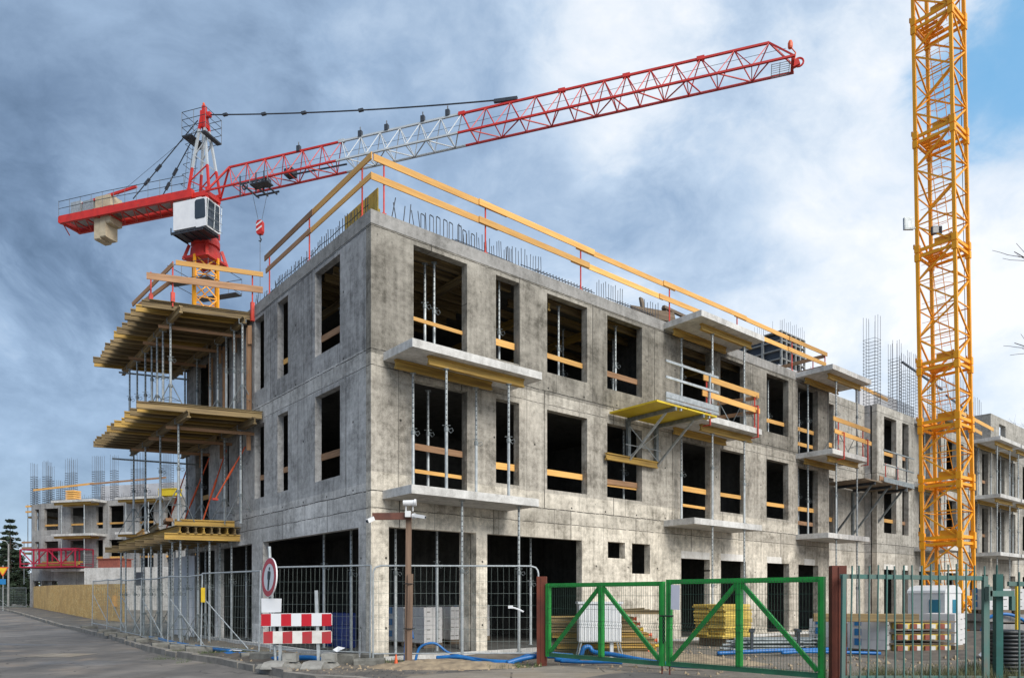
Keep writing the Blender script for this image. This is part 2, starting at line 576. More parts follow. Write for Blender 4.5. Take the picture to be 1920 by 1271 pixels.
M['h20_old'] = simple('weathered_timber_beam', (0.31, 0.22, 0.10), (0.125, 0.088, 0.048), 1.8, 0.8, stretch=(0.5, 7, 7), vary=0.5)
M['ply'] = simple('yellow_plywood', (0.66, 0.48, 0.10), (0.40, 0.28, 0.06), 1.5, 0.7, stretch=(1, 4, 1), vary=0.5)
M['yellow_deck'] = simple('yellow_coated_deck', (0.70, 0.52, 0.02), (0.58, 0.40, 0.02), 2.0, 0.5, rust=((0.25, 0.2, 0.05), 0.72))
M['ply_shaded'] = simple('shade_darkened_plywood', (0.20, 0.145, 0.06), (0.09, 0.065, 0.03), 1.5, 0.8, stretch=(1, 4, 1), vary=0.2)  # plywood darkened: the shade between the joists is painted into it
M['fence_wire'] = simple('dull_fence_wire', (0.16, 0.19, 0.18), (0.10, 0.13, 0.12), 3, 0.6, metal=0.3, bmp=0)
M['red_post'] = simple('red_paint', (0.62, 0.055, 0.03), (0.45, 0.035, 0.025), 8, 0.5, rust=((0.22, 0.08, 0.04), 0.66))
M['orange_paint'] = simple('orange_paint', (0.75, 0.12, 0.03), (0.6, 0.09, 0.03), 8, 0.5)
M['rebar'] = simple('steel_bar', (0.085, 0.095, 0.11), (0.05, 0.045, 0.045), 12, 0.6, metal=0.3)
M['rebar_far'] = simple('grey_steel_bar', (0.15, 0.16, 0.18), (0.10, 0.10, 0.115), 12, 0.7)
M['galv'] = simple('galvanised_steel', (0.50, 0.53, 0.54), (0.33, 0.36, 0.37), 9, 0.5, metal=0.45, rust=((0.26, 0.20, 0.15), 0.70), vary=0.25)
M['galv_dark'] = simple('dull_steel', (0.27, 0.30, 0.31), (0.16, 0.18, 0.185), 9, 0.55, metal=0.4, rust=((0.17, 0.10, 0.06), 0.68), vary=0.25)
M['steel_dark'] = simple('dark_steel', (0.06, 0.07, 0.085), (0.035, 0.04, 0.05), 9, 0.5, metal=0.3)
M['crane_yellow'] = simple('crane_yellow_paint', (0.90, 0.385, 0.008), (0.80, 0.32, 0.006), 3.0, 0.5, rust=((0.34, 0.17, 0.045), 0.62), bmp=0.05)
M['crane_red'] = simple('crane_red_paint', (0.58, 0.028, 0.018), (0.44, 0.02, 0.015), 2.0, 0.5, rust=((0.26, 0.06, 0.035), 0.62), bmp=0.05)
M['crane_white'] = simple('crane_white_paint', (0.50, 0.53, 0.55), (0.40, 0.43, 0.45), 2.0, 0.45, bmp=0.05, rust=((0.32, 0.26, 0.2), 0.75))
M['cab_white'] = simple('cab_white_paint', (0.74, 0.74, 0.75), (0.66, 0.66, 0.68), 2.0, 0.4, bmp=0.03)
M['glass'] = simple('dark_window_glass', (0.035, 0.045, 0.06), (0.02, 0.03, 0.04), 1.0, 0.08, bmp=0)
M['weight'] = simple('beige_ballast_concrete', (0.52, 0.44, 0.31), (0.40, 0.33, 0.23), 2.5, 0.9)
M['gate_green'] = simple('gate_green_paint', (0.018, 0.36, 0.050), (0.014, 0.25, 0.038), 3.0, 0.5, bmp=0.06, rust=((0.10, 0.17, 0.075), 0.60))
M['gate_dull'] = simple('dusty_green_paint', (0.045, 0.20, 0.10), (0.03, 0.13, 0.07), 3.0, 0.6, bmp=0.06, rust=((0.14, 0.10, 0.06), 0.66))
M['mesh_green'] = simple('dark_green_wire', (0.030, 0.07, 0.045), (0.02, 0.045, 0.03), 6, 0.5, bmp=0)
M['rust_post'] = simple('rust_brown_primer', (0.17, 0.040, 0.020), (0.10, 0.025, 0.015), 3.0, 0.75, rust=((0.20, 0.075, 0.035), 0.62))
M['teal'] = simple('worn_teal_paint', (0.055, 0.165, 0.140), (0.12, 0.165, 0.145), 5.0, 0.6, rust=((0.16, 0.13, 0.10), 0.57), stretch=(1, 1, 0.35))
M['teal_new'] = simple('teal_paint', (0.015, 0.105, 0.09), (0.012, 0.075, 0.065), 4.0, 0.5, rust=((0.12, 0.11, 0.09), 0.70))
M['blue_pipe'] = simple('blue_plastic', (0.010, 0.15, 0.43), (0.01, 0.10, 0.31), 5.0, 0.4, rust=((0.13, 0.15, 0.20), 0.66))
M['drum_blue'] = simple('dark_blue_plastic', (0.010, 0.025, 0.13), (0.008, 0.018, 0.09), 5.0, 0.4)
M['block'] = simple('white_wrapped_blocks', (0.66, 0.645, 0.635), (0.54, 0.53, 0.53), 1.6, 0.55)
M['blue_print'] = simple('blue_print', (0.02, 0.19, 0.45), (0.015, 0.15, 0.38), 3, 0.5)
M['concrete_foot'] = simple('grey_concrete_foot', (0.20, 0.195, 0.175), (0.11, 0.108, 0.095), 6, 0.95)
M['plastic_foot'] = simple('grey_recycled_plastic', (0.30, 0.295, 0.27), (0.20, 0.195, 0.18), 6, 0.9)
M['sign_white'] = simple('sign_white', (0.76, 0.77, 0.79), (0.68, 0.69, 0.71), 1.2, 0.35, bmp=0)
M['sign_red'] = simple('sign_red', (0.52, 0.012, 0.025), (0.43, 0.012, 0.02), 2.2, 0.35, bmp=0)
M['board_white'] = simple('dirty_white_board', (0.72, 0.70, 0.66), (0.55, 0.53, 0.49), 5.0, 0.45, bmp=0.03, rust=((0.28, 0.26, 0.23), 0.66))
M['board_red'] = simple('faded_red_board', (0.45, 0.025, 0.035), (0.33, 0.05, 0.05), 5.0, 0.45, bmp=0.03)
M['black'] = simple('black_paint', (0.012, 0.016, 0.018), (0.008, 0.01, 0.012), 3, 0.45, bmp=0)
M['white_plastic'] = simple('white_plastic', (0.72, 0.72, 0.72), (0.62, 0.63, 0.64), 2, 0.4, bmp=0.03)
M['teal_panel'] = simple('blue_door_panel', (0.02, 0.20, 0.30), (0.015, 0.16, 0.25), 2, 0.4, bmp=0)
M['post_wood'] = simple('brown_wood_post', (0.24, 0.155, 0.105), (0.13, 0.085, 0.06), 2.0, 0.85, stretch=(7, 7, 0.5))
M['arm_brown'] = simple('brown_painted_board', (0.15, 0.055, 0.035), (0.09, 0.035, 0.025), 4.0, 0.7)
M['black_pipe'] = simple('black_corrugated_plastic', (0.016, 0.020, 0.023), (0.03, 0.034, 0.036), 4.0, 0.45)
M['sheet_white'] = simple('white_plastic_sheet', (0.66, 0.67, 0.70), (0.52, 0.54, 0.58), 2.2, 0.5, bmp=0.4)
M['pink_red'] = simple('magenta_red_paint', (0.42, 0.015, 0.05), (0.32, 0.012, 0.04), 3.0, 0.5)
M['brick_red'] = simple('dull_red_brick', (0.30, 0.09, 0.06), (0.2, 0.06, 0.045), 6.0, 0.9)
M['bark'] = simple('bark', (0.085, 0.065, 0.05), (0.045, 0.035, 0.028), 9, 0.95, bmp=0.4)
M['leaf_dark'] = simple('dark_fir_needles', (0.030, 0.052, 0.024), (0.014, 0.026, 0.014), 1.2, 0.8, bmp=0)
M['leaf_olive'] = simple('olive_leaves', (0.11, 0.12, 0.035), (0.05, 0.065, 0.02), 1.5, 0.8, bmp=0)
M['grass'] = simple('grass_blades', (0.085, 0.13, 0.028), (0.045, 0.085, 0.018), 2.0, 0.8, bmp=0)
M['grass_dry'] = simple('dry_grass_blades', (0.19, 0.185, 0.09), (0.10, 0.115, 0.05), 3.0, 0.85, bmp=0)
M['tower_conc'] = concrete('tower_concrete', 0, (0.16, 0.165, 0.16), (0.32, 0.32, 0.31), False)
M['tower_dark'] = simple('tower_infill', (0.055, 0.065, 0.08), (0.035, 0.04, 0.055), 0.2, 0.8)
M['yellow_paint'] = simple('yellow_paint', (0.75, 0.50, 0.02), (0.6, 0.4, 0.02), 3, 0.5)
M['rubble'] = simple('sand_and_rubble', (0.34, 0.265, 0.175), (0.17, 0.13, 0.09), 5, 0.95, bmp=0.6)
M['mud'] = simple('dark_mud', (0.12, 0.10, 0.08), (0.06, 0.052, 0.045), 3, 0.9, bmp=0.8)
M['paper'] = simple('paper_notice', (0.72, 0.71, 0.78), (0.66, 0.66, 0.74), 2, 0.6, bmp=0)
M['rope_black'] = M['black']


def mk_osb():
    m, nt, b = new_mat('osb_board')
    tc = nt.n('ShaderNodeTexCoord').outputs['Object']
    vo = nt.n('ShaderNodeTexVoronoi', feature='F1')
    nt.put(vo.inputs['Vector'], nt.vm('ADD', nt.vm('MULTIPLY', tc, (6, 6, 12)), nt.n('ShaderNodeTexNoise', i_Vector=tc, i_Scale=5.0).outputs['Color']))
    vo.inputs['Scale'].default_value = 1.1
    n = nt.noise(tc, 0.7, 4)
    col = nt.ramp(nt.n('ShaderNodeSeparateColor', i_0=vo.outputs['Color']).outputs[0], [(0.0, (0.66, 0.36, 0.10)), (0.5, (0.86, 0.52, 0.16)), (1.0, (0.92, 0.66, 0.28))])
    col = nt.mix(nt.smooth(n, 0.40, 0.75), col, (0.62, 0.36, 0.12))
    nt.put(b.inputs['Base Color'], col)
    b.inputs['Roughness'].default_value = 0.75
    return m


M['osb'] = mk_osb()


def mk_prop_tube():
    """perforated inner tube of a steel prop: a row of dark pin holes down two sides"""
    m, nt, b = new_mat('perforated_steel_tube')
    tc = nt.n('ShaderNodeTexCoord').outputs['Object']
    sep = nt.n('ShaderNodeSeparateXYZ')
    nt.put(sep.inputs[0], tc)
    n = nt.noise(tc, 9, 5, 0.6)
    hz = nt.m('MULTIPLY', nt.m('SUBTRACT', nt.m('FRACT', nt.m('DIVIDE', sep.outputs[2], 0.115)), 0.5), 0.115)
    d = nt.m('SQRT', nt.m('ADD', nt.m('MULTIPLY', hz, hz), nt.m('MULTIPLY', sep.outputs[0], sep.outputs[0])))
    hole = nt.smooth(d, 0.017, 0.012)
    col = nt.ramp(n, [(0.35, (0.26, 0.28, 0.285)), (0.62, (0.45, 0.48, 0.48))])
    col = nt.mix(hole, col, (0.012, 0.013, 0.014))
    nt.put(b.inputs['Base Color'], col)
    b.inputs['Roughness'].default_value = 0.5
    nt.put(b.inputs['Metallic'], nt.m('MULTIPLY', nt.m('SUBTRACT', 1.0, hole), 0.4))
    return m


M['perf'] = mk_prop_tube()


def mk_ground():
    m, nt, b = new_mat('site_dirt')
    tc = nt.n('ShaderNodeTexCoord').outputs['Object']
    a = nt.noise(tc, 0.35, 7, 0.6)
    c = nt.noise(tc, 3.0, 7, 0.65)
    g = nt.noise(tc, 40.0, 4, 0.6)
    f = nt.m('ADD', nt.m('MULTIPLY', a, 0.5), nt.m('ADD', nt.m('MULTIPLY', c, 0.35), nt.m('MULTIPLY', g, 0.15)))
    col = nt.ramp(f, [(0.32, (0.075, 0.063, 0.05)), (0.5, (0.165, 0.145, 0.12)), (0.66, (0.27, 0.24, 0.20))])
    nt.put(b.inputs['Base Color'], col)
    nt.put(b.inputs['Roughness'], nt.m('ADD', 0.6, nt.m('MULTIPLY', c, 0.5)))
    bump(nt, b, nt.m('ADD', c, nt.m('MULTIPLY', g, 0.4)), 0.8, 0.05)
    return m


def mk_asphalt():
    m, nt, b = new_mat('worn_asphalt')
    tc = nt.n('ShaderNodeTexCoord').outputs['Object']
    a = nt.noise(tc, 0.16, 6, 0.6, 0.5)
    c = nt.noise(tc, 1.1, 7, 0.65, 0.3)
    g = nt.noise(tc, 60.0, 3, 0.6)
    lane = nt.noise(nt.vm('MULTIPLY', tc, (0.55, 0.12, 1.0)), 1.0, 5, 0.6, 0.6)
    f = nt.m('ADD', nt.m('MULTIPLY', a, 0.30), nt.m('ADD', nt.m('MULTIPLY', c, 0.26), nt.m('ADD', nt.m('MULTIPLY', g, 0.12), nt.m('MULTIPLY', lane, 0.32))))
    col = nt.ramp(f, [(0.38, (0.060, 0.058, 0.056)), (0.50, (0.135, 0.125, 0.115)), (0.62, (0.250, 0.228, 0.205))])
    # sandy film
    sand = nt.smooth(nt.noise(nt.vm('ADD', tc, (5, 3, 0)), 0.32, 7, 0.6, 0.4), 0.52, 0.68)
    col = nt.mix(nt.m('MULTIPLY', sand, 0.7), col, (0.27, 0.215, 0.165))
    # cracks
    vo = nt.n('ShaderNodeTexVoronoi', feature='DISTANCE_TO_EDGE')
    nt.put(vo.inputs['Vector'], nt.vm('ADD', tc, nt.n('ShaderNodeTexNoise', i_Vector=tc, i_Scale=1.4).outputs['Color']))
    vo.inputs['Scale'].default_value = 0.42
    crk = nt.m('MULTIPLY', nt.smooth(vo.outputs['Distance'], 0.012, 0.003), nt.smooth(c, 0.40, 0.55))
    col = nt.mix(nt.m('MULTIPLY', crk, 0.75), col, (0.02, 0.02, 0.02))
    nt.put(b.inputs['Base Color'], col)
    # damp patches are smoother
    damp = nt.smooth(nt.noise(nt.vm('MULTIPLY', tc, (0.3, 0.9, 1)), 0.55, 5, 0.55, 0.3), 0.52, 0.68)
    nt.put(b.inputs['Roughness'], nt.m('SUBTRACT', 0.88, nt.m('MULTIPLY', damp, 0.42)))
    bump(nt, b, nt.m('ADD', nt.m('MULTIPLY', g, 0.6), nt.m('SUBTRACT', c, crk)), 0.35, 0.012)
    return m


def mk_paving(name, c1, c2, sx, sy, mort):
    m, nt, b = new_mat(name)
    tc = nt.n('ShaderNodeTexCoord').outputs['Object']
    br = nt.n('ShaderNodeTexBrick')
    nt.put(br.inputs['Vector'], nt.vm('ADD', tc, nt.vm('MULTIPLY', nt.n('ShaderNodeTexNoise', i_Vector=tc, i_Scale=1.5).outputs['Color'], (0.03, 0.03, 0))))
    br.inputs['Scale'].default_value = 1.0
    br.inputs['Brick Width'].default_value = sx
    br.inputs['Row Height'].default_value = sy
    br.inputs['Mortar Size'].default_value = mort
    br.inputs['Color1'].default_value = (*c1, 1)
    br.inputs['Color2'].default_value = (*c2, 1)
    br.inputs['Mortar'].default_value = (c2[0] * .35, c2[1] * .35, c2[2] * .35, 1)
    n = nt.noise(tc, 1.3, 7, 0.65)
    g = nt.noise(tc, 30, 4, 0.6)
    col = nt.mix(1.0, br.outputs[0], nt.ramp(nt.m('ADD', nt.m('MULTIPLY', n, .7), nt.m('MULTIPLY', g, .3)), [(0.3, .55), (0.7, 1.3)]), 'MULTIPLY')
    sand = nt.smooth(nt.noise(nt.vm('ADD', tc, (9, 1, 0)), 0.7, 6, 0.62), 0.50, 0.66)
    col = nt.mix(nt.m('MULTIPLY', sand, 0.65), col, (0.25, 0.205, 0.15))
    nt.put(b.inputs['Base Color'], col)
    b.inputs['Roughness'].default_value = 0.9
    bump(nt, b, nt.m('SUBTRACT', g, nt.m('MULTIPLY', br.outputs['Fac'], 1.5)), 0.4, 0.02)
    return m


M['dirt'] = mk_ground()
M['asphalt'] = mk_asphalt()
M['paving'] = mk_paving('worn_pavement', (0.135, 0.125, 0.11), (0.10, 0.093, 0.085), 0.4, 0.2, 0.012)
M['apron'] = mk_paving('concrete_apron', (0.30, 0.26, 0.21), (0.25, 0.22, 0.18), 3.4, 2.2, 0.02)
M['kerb'] = simple('kerb_stone', (0.27, 0.25, 0.22), (0.15, 0.14, 0.125), 3.5, 0.95)

# ------------------------------------------------------------------ ground, road, pavement
def pol_in(x, y, poly):
    c = False
    n = len(poly)
    j = n - 1
    for i in range(n):
        xi, yi = poly[i]
        xj, yj = poly[j]
        if (yi > y) != (yj > y) and x < (xj - xi) * (y - yi) / (yj - yi) + xi:
            c = not c
        j = i
    return c


KERB = [(-.6, 10.6), (-1.7, 11.5), (-2.6, 12.35), (-3.4, 12.75), (-4.2, 13.5), (-5.1, 14.6), (-6.3, 16.0), (-8.2, 17.9), (-10.0, 20.0), (-11.6, 22.2), (-14.4, 26.0), (-17.6, 30.0), (-21.8, 35.0), (-34.5, 51.0), (-49.0, 68.8), (-75.0, 101.0)]
LEFTEDGE = [(-90, 92.0), (-59.0, 60.0), (-44, 43), (-31, 29), (-24, 20), (-19, 12), (-16, 4), (-15, -8)]
NEAR = [(60, -8), (60, 7.0), (.2, 7.0), (-.1, 9.6)]


def gz(x, y):
    """height of the open ground"""
    base = rise(x, y)
    # the carriageway lies 0.1 m lower than the verge
    d = 1e9
    for p, q in zip(KERB, KERB[1:]):
        vx, vy = q[0] - p[0], q[1] - p[1]
        t = max(0, min(1, ((x - p[0]) * vx + (y - p[1]) * vy) / (vx * vx + vy * vy)))
        d = min(d, math.hypot(x - p[0] - t * vx, y - p[1] - t * vy))
    inside = pol_in(x, y, KERB + LEFTEDGE + NEAR)
    if inside:
        return base - 0.10
    n = mnoise.noise(Vector((x * 0.5, y * 0.5, 1.3))) * 0.05 + mnoise.noise(Vector((x * 2.2, y * 2.2, 4.3))) * 0.02
    k = min(1.0, d / 1.2)
    inbuild = 0
    return base + 0.075 * k + n * k - inbuild


def sheet(name, xs, ys, fz, mat, label=None):
    mb = MB()
    idx = {}
    for i, x in enumerate(xs):
        for j, y in enumerate(ys):
            idx[i, j] = mb.add([(x, y, fz(x, y))])
    for i in range(len(xs) - 1):
        for j in range(len(ys) - 1):
            mb.f.append((idx[i, j], idx[i + 1, j], idx[i + 1, j + 1], idx[i, j + 1]))
    o = link(name, mb.mesh(name, mat, True))
    tag(o, kind='structure')
    return o


def fr(a, b, st):
    r, x = [], a
    while x < b - 1e-6:
        r.append(round(x, 3))
        x += st
    return r


xs = [-900, -400, -200, -120, -90, -70] + fr(-60, -20, 2.0) + fr(-20, 20, 0.35) + fr(20, 60, 2.0) + [60, 90, 140, 250, 500, 1000]
ys = [-60, -20, 0] + fr(4, 10, 1.0) + fr(10, 26, 0.35) + fr(26, 60, 1.6) + [60, 75, 90, 120, 180, 300, 600, 1500]
sheet('ground', xs, ys, gz, M['dirt'])


def poly_sheet(name, poly, z, mat, thick=None, dense=1.2):
    """flat polygon cut into a triangulated sheet that follows the rise of the land"""
    import bmesh
    bm = bmesh.new()
    pts = []
    for p, q in zip(poly, poly[1:] + poly[:1]):
        L = math.hypot(q[0] - p[0], q[1] - p[1])
        k = max(1, int(L / dense))
        for i in range(k):
            pts.append((p[0] + (q[0] - p[0]) * i / k, p[1] + (q[1] - p[1]) * i / k))
    vs = [bm.verts.new((x, y, 0)) for x, y in pts]
    f = bm.faces.new(vs)
    bmesh.ops.triangulate(bm, faces=[f])
    for y in (25, 28, 31, 34, 37, 41, 45, 49, 53, 58, 64, 70):
        bmesh.ops.bisect_plane(bm, geom=bm.verts[:] + bm.edges[:] + bm.faces[:], plane_co=(0, y, 0), plane_no=(0, 1, 0))
    for v in bm.verts:
        v.co.z = z + rise(v.co.x, v.co.y)
    bm.normal_update()
    for fc in bm.faces:
        if fc.normal.z < 0:
            fc.normal_flip()
    me = bpy.data.meshes.new(name)
    bm.to_mesh(me)
    bm.free()
    me.materials.append(mat)
    o = link(name, me)
    tag(o, kind='structure')
    return o


poly_sheet('road', KERB + LEFTEDGE + NEAR, -0.012, M['asphalt'])
# pavement strip between the kerb and the site
PAVE = [(-.2, 11.0), (0.6, 14.0), (-1.0, 14.6), (-2.6, 14.75), (-4.6, 15.2), (-6.0, 16.7), (-7.9, 18.6), (-9.6, 20.6), (-12.3, 24.1), (-16.4, 29.6), (-20.0, 35.2), (-24.2, 41.6), (-46, 69.5), (-73, 102)]
poly_sheet('pavement', [(p[0] + 0.09, p[1] + 0.09) for p in KERB] + PAVE[::-1], 0.100, M['paving'])
APRON = [(-.1, 9.8), (-1.2, 11.3), (-1.9, 12.0), (-1.75, 12.6), (-.6, 13.5), (0.6, 14.2), (0.95, 14.5), (5.2, 10.35), (8.4, 10.2), (8.5, 7.2), (.4, 7.2)]
poly_sheet('driveway', APRON, 0.118, M['apron'])
poly_sheet('road_patch', [(1.1, 9.0), (1.25, 12.3), (1.75, 12.95), (2.3, 13.2), (2.75, 13.0), (3.6, 12.1), (5.0, 10.5), (5.2, 9.0)], 0.123, M['asphalt'])
poly_sheet('road_patch', [(-12.3, 18.1), (-11.0, 18.0), (-10.9, 19.1), (-12.2, 19.2)], -0.006, M['apron'])

# kerb: individual stones along the edge, one run
mb = MB()
acc = []
for p, q in zip(KERB, KERB[1:-1]):
    L = math.hypot(q[0] - p[0], q[1] - p[1])
    k = max(1, round(L / 0.98))
    for i in range(k):
        acc.append((p[0] + (q[0] - p[0]) * i / k, p[1] + (q[1] - p[1]) * i / k))
for i, (p, q) in enumerate(zip(acc, acc[1:])):
    z = rise(*p) + rnd.uniform(-.022, .012)
    dx, dy = q[0] - p[0], q[1] - p[1]
    g = 0.012 / max(math.hypot(dx, dy), .1)
    P0 = (p[0] + dx * g + rnd.uniform(-.03, .03), p[1] + dy * g, z + 0.045)
    P1 = (q[0] - dx * g, q[1] - dy * g + rnd.uniform(-.015, .015), z + 0.045 + rnd.uniform(-.01, .01))
    mb.bar(P0, P1, 0.17, 0.17)
o = link('kerb', mb.mesh('kerb', M['kerb']))
tag(o, kind='structure')

# heaped sand and mud where the site meets the pavement
def heap(cx, cy, rx, ry, h, mat, name, seed, rot=0.0):
    mb = MB()
    n = 26
    idx = {}
    c, s = math.cos(rot), math.sin(rot)
    for i in range(n):
        for j in range(n):
            u, v = -1 + 2 * i / (n - 1), -1 + 2 * j / (n - 1)
            r = math.hypot(u, v)
            k = max(0.0, 1 - r * r)
            x, y = cx + (u * rx) * c - (v * ry) * s, cy + (u * rx) * s + (v * ry) * c
            nz = mnoise.noise(Vector((x * 2.0 + seed, y * 2.0, 0))) * 0.35 + mnoise.noise(Vector((x * 6 + seed, y * 6, 0))) * 0.25
            idx[i, j] = mb.add([(x, y, -0.03 + h * k ** 0.8 * (1 + nz) + rise(x, y) + 0.07)])
    for i in range(n - 1):
        for j in range(n - 1):
            mb.f.append((idx[i, j], idx[i + 1, j], idx[i + 1, j + 1], idx[i, j + 1]))
    o = link(name, mb.mesh(name, mat, True))
    tag(o, kind='structure')


heap(-1.35, 14.5, 1.75, 0.85, 0.19, M['rubble'], 'sand_bank', 2.0, 0.05)
heap(-5.9, 16.6, 2.6, 0.7, 0.14, M['mud'], 'mud_bank', 5.0, -0.75)
heap(14.0, 20.5, 6.5, 2.6, 0.42, M['mud'], 'mud_bank', 9.0, -0.3)
heap(11.5, 17.2, 4.0, 1.4, 0.16, M['mud'], 'mud_bank', 14.0, -0.2)
heap(3.4, 16.6, 2.6, 0.9, 0.16, M['rubble'], 'sand_bank', 19.0, -0.6)

# ------------------------------------------------------------------ walls
def wall(mb, fn, u0, u1, z0, z1, holes, t, edge_ends=True, chips=0):
    us = sorted({u0, u1} | {h[0] for h in holes} | {h[1] for h in holes})
    zs = sorted({z0, z1} | {h[2] for h in holes} | {h[3] for h in holes})
    us = [u for u in us if u0 - 1e-6 <= u <= u1 + 1e-6]
    zs = [z for z in zs if z0 - 1e-6 <= z <= z1 + 1e-6]

    def solid(i, j):
        if not (0 <= i < len(us) - 1 and 0 <= j < len(zs) - 1):
            return False
        cu, cz = (us[i] + us[i + 1]) / 2, (zs[j] + zs[j + 1]) / 2
        return not any(h[0] < cu < h[1] and h[2] < cz < h[3] for h in holes)
    for i in range(len(us) - 1):
        for j in range(len(zs) - 1):
            if not solid(i, j):
                continue
            a, b, c, d = us[i], us[i + 1], zs[j], zs[j + 1]
            mb.face(fn(a, 0, c), fn(b, 0, c), fn(b, 0, d), fn(a, 0, d))
            mb.face(fn(a, t, c), fn(a, t, d), fn(b, t, d), fn(b, t, c))
            if not solid(i - 1, j):
                mb.face(fn(a, 0, c), fn(a, 0, d), fn(a, t, d), fn(a, t, c))
            if not solid(i + 1, j):
                mb.face(fn(b, 0, c), fn(b, t, c), fn(b, t, d), fn(b, 0, d))
            if not solid(i, j - 1):
                mb.face(fn(a, 0, c), fn(a, t, c), fn(b, t, c), fn(b, 0, c))
            if not solid(i, j + 1):
                mb.face(fn(a, 0, d), fn(b, 0, d), fn(b, t, d), fn(a, t, d))
    return mb


WT = 0.22
WS = 0.175
Z2, Z3, ZT = 3.84, 6.98, 10.04
T2, T3, B2, B3 = 6.49, 9.60, 4.36, 7.49
# openings of the right front: name, a0, a1, door?
FW = [('w1', 1.10, 2.63, True), ('w2', 3.53, 4.30, False), ('w3', 5.28, 6.81, False), ('w4', 7.63, 9.17, False), ('w5', 11.16, 12.67, True),
      ('w6', 13.22, 14.73, False), ('w7', 16.10, 17.62, False), ('w8', 18.30, 19.85, True)]
holes = []
for n_, a0, a1, door in FW:
    holes += [(a0, a1, Z2 if door else B2, T2), (a0, a1, Z3 if door else B3, T3)]
holes += [(0.45, 2.91, 0.0, 3.06), (3.25, 6.60, 0.0, 3.06)]
holes += [(7.66, 8.40, 2.61, 3.08), (8.71, 9.54, 2.18, 3.08)]
GD = [(11.08, 12.62), (13.25, 14.77), (16.13, 17.66), (18.34, 19.88)]
holes += [(a, b, 0.18, 2.72) for a, b in GD]
BLD = Thing('concrete_building', 'three storey raw concrete shell under construction, its corner nearest the pavement', 'building', (0, 0, 0), 'B')
mb = wall(BLD.mb(), lambda u, w_, z: (u, w_, z), 0.0, 20.75, 0.0, ZT, holes, WT)
FRONT = BLD.part(mb, 'front_wall', M['conc_front'])
# roof edge beam standing a little proud, rougher pour
mb = BLD.mb()
mb.box(-0.012, 20.76, -0.012, 0.0, ZT - 0.30, ZT + 0.004)
BLD.part(mb, 'slab_edge', M['conc_roof'])
mb = BLD.mb()
mb.box(-0.012, 0.0, 0.0, 13.76, ZT - 0.30, ZT + 0.004)
BLD.part(mb, 'slab_edge', M['conc_roof'])
for (a, b), wd in zip(GD, (1.52, 1.46, 0.98, 0.8)):
    mb = BLD.mb()
    a_ = a if wd > 1.2 else a + (0.0 if wd > 0.9 else 0.45)
    mb.box(a_, a_ + wd, -0.006, 0.10, 2.715, 2.95)
    BLD.part(mb, 'lintel', M['lintel'])
# left front
SW = [('A', 1.49, 2.86), ('B', 4.54, 5.26), ('C', 6.24, 6.98), ('D', 7.95, 8.44), ('E', 9.20, 9.85), ('F', 11.22, 12.70)]
sh = []
for n_, b0, b1 in SW:
    door = n_ in 'F'
    sh += [(b0, b1, (Z2 if door else B2), T2), (b0, b1, (Z3 if door else B3), T3)]
sh += [(0.57, 6.33, 0.0, 3.06), (7.2, 10.2, 0.0, 3.06), (10.6, 13.3, 0.0, 3.06)]
mb = wall(BLD.mb(), lambda u, w_, z: (w_, u, z), WT, 13.75, 0.0, ZT, sh, WS)
BLD.part(mb, 'side_wall', M['conc_side_lifted'])
# raw floor slabs, seen through the openings
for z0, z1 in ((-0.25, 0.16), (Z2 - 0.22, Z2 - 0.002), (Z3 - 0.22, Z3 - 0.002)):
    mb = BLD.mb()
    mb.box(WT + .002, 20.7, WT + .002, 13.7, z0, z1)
    BLD.part(mb, 'floor_slab', M['conc_in_shaded'])
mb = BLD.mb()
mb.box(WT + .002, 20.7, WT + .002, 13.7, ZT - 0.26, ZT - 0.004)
BLD.part(mb, 'roof_slab', M['conc_in_shaded'])
mb = BLD.mb()
mb.box(0.02, 20.7, -0.14, -0.002, -0.2, 0.155)
mb.box(-0.14, -0.002, -0.14, 13.7, -0.2, 0.155)
BLD.part(mb, 'plinth', M['conc_slab'])
# interior walls
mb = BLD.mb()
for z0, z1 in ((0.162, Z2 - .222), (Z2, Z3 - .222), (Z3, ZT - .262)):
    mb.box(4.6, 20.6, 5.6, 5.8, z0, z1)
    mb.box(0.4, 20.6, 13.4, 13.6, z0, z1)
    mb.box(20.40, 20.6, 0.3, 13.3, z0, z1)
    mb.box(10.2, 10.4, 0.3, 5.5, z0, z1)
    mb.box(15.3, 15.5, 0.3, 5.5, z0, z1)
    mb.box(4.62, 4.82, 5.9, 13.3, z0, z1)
BLD.part(mb, 'inner_wall', M['conc_in_shaded'])
mb = BLD.mb()
mb.box(3.25 - 0.34 + .002, 3.248, 0.30, 0.72, 0.16, 3.6)
mb.box(0.02, 0.45, 0.30, 0.568, 0.16, 3.6)
BLD.part(mb, 'column', M['conc_front'])
# precast balcony slabs
BAL = [(0.31, 4.0, -1.22, 6.95), (0.29, 3.9, -1.22, 3.86), (10.18, 13.6, -1.42, 9.98), (10.18, 13.45, -1.42, 6.92), (10.2, 13.9, -1.15, 3.86),
       (18.12, 21.25, -1.46, 10.0), (18.14, 20.95, -1.44, 6.92), (18.14, 21.5, -1.28, 3.85)]
for a0, a1, b0, z in BAL:
    mb = BLD.mb()
    c = 0.012
    mb.prism([(a0, -0.003), (a0, b0 + c), (a0 + c, b0), (a1 - c, b0), (a1, b0 + c), (a1, -0.003)], z - 0.19, z - .012)
    mb.prism([(a0 + c, -0.003), (a0 + c, b0 + 2 * c), (a1 - c, b0 + 2 * c), (a1 - c, -0.003)], z - .012, z)
    BLD.part(mb, 'balcony_slab', M['conc_slab'])
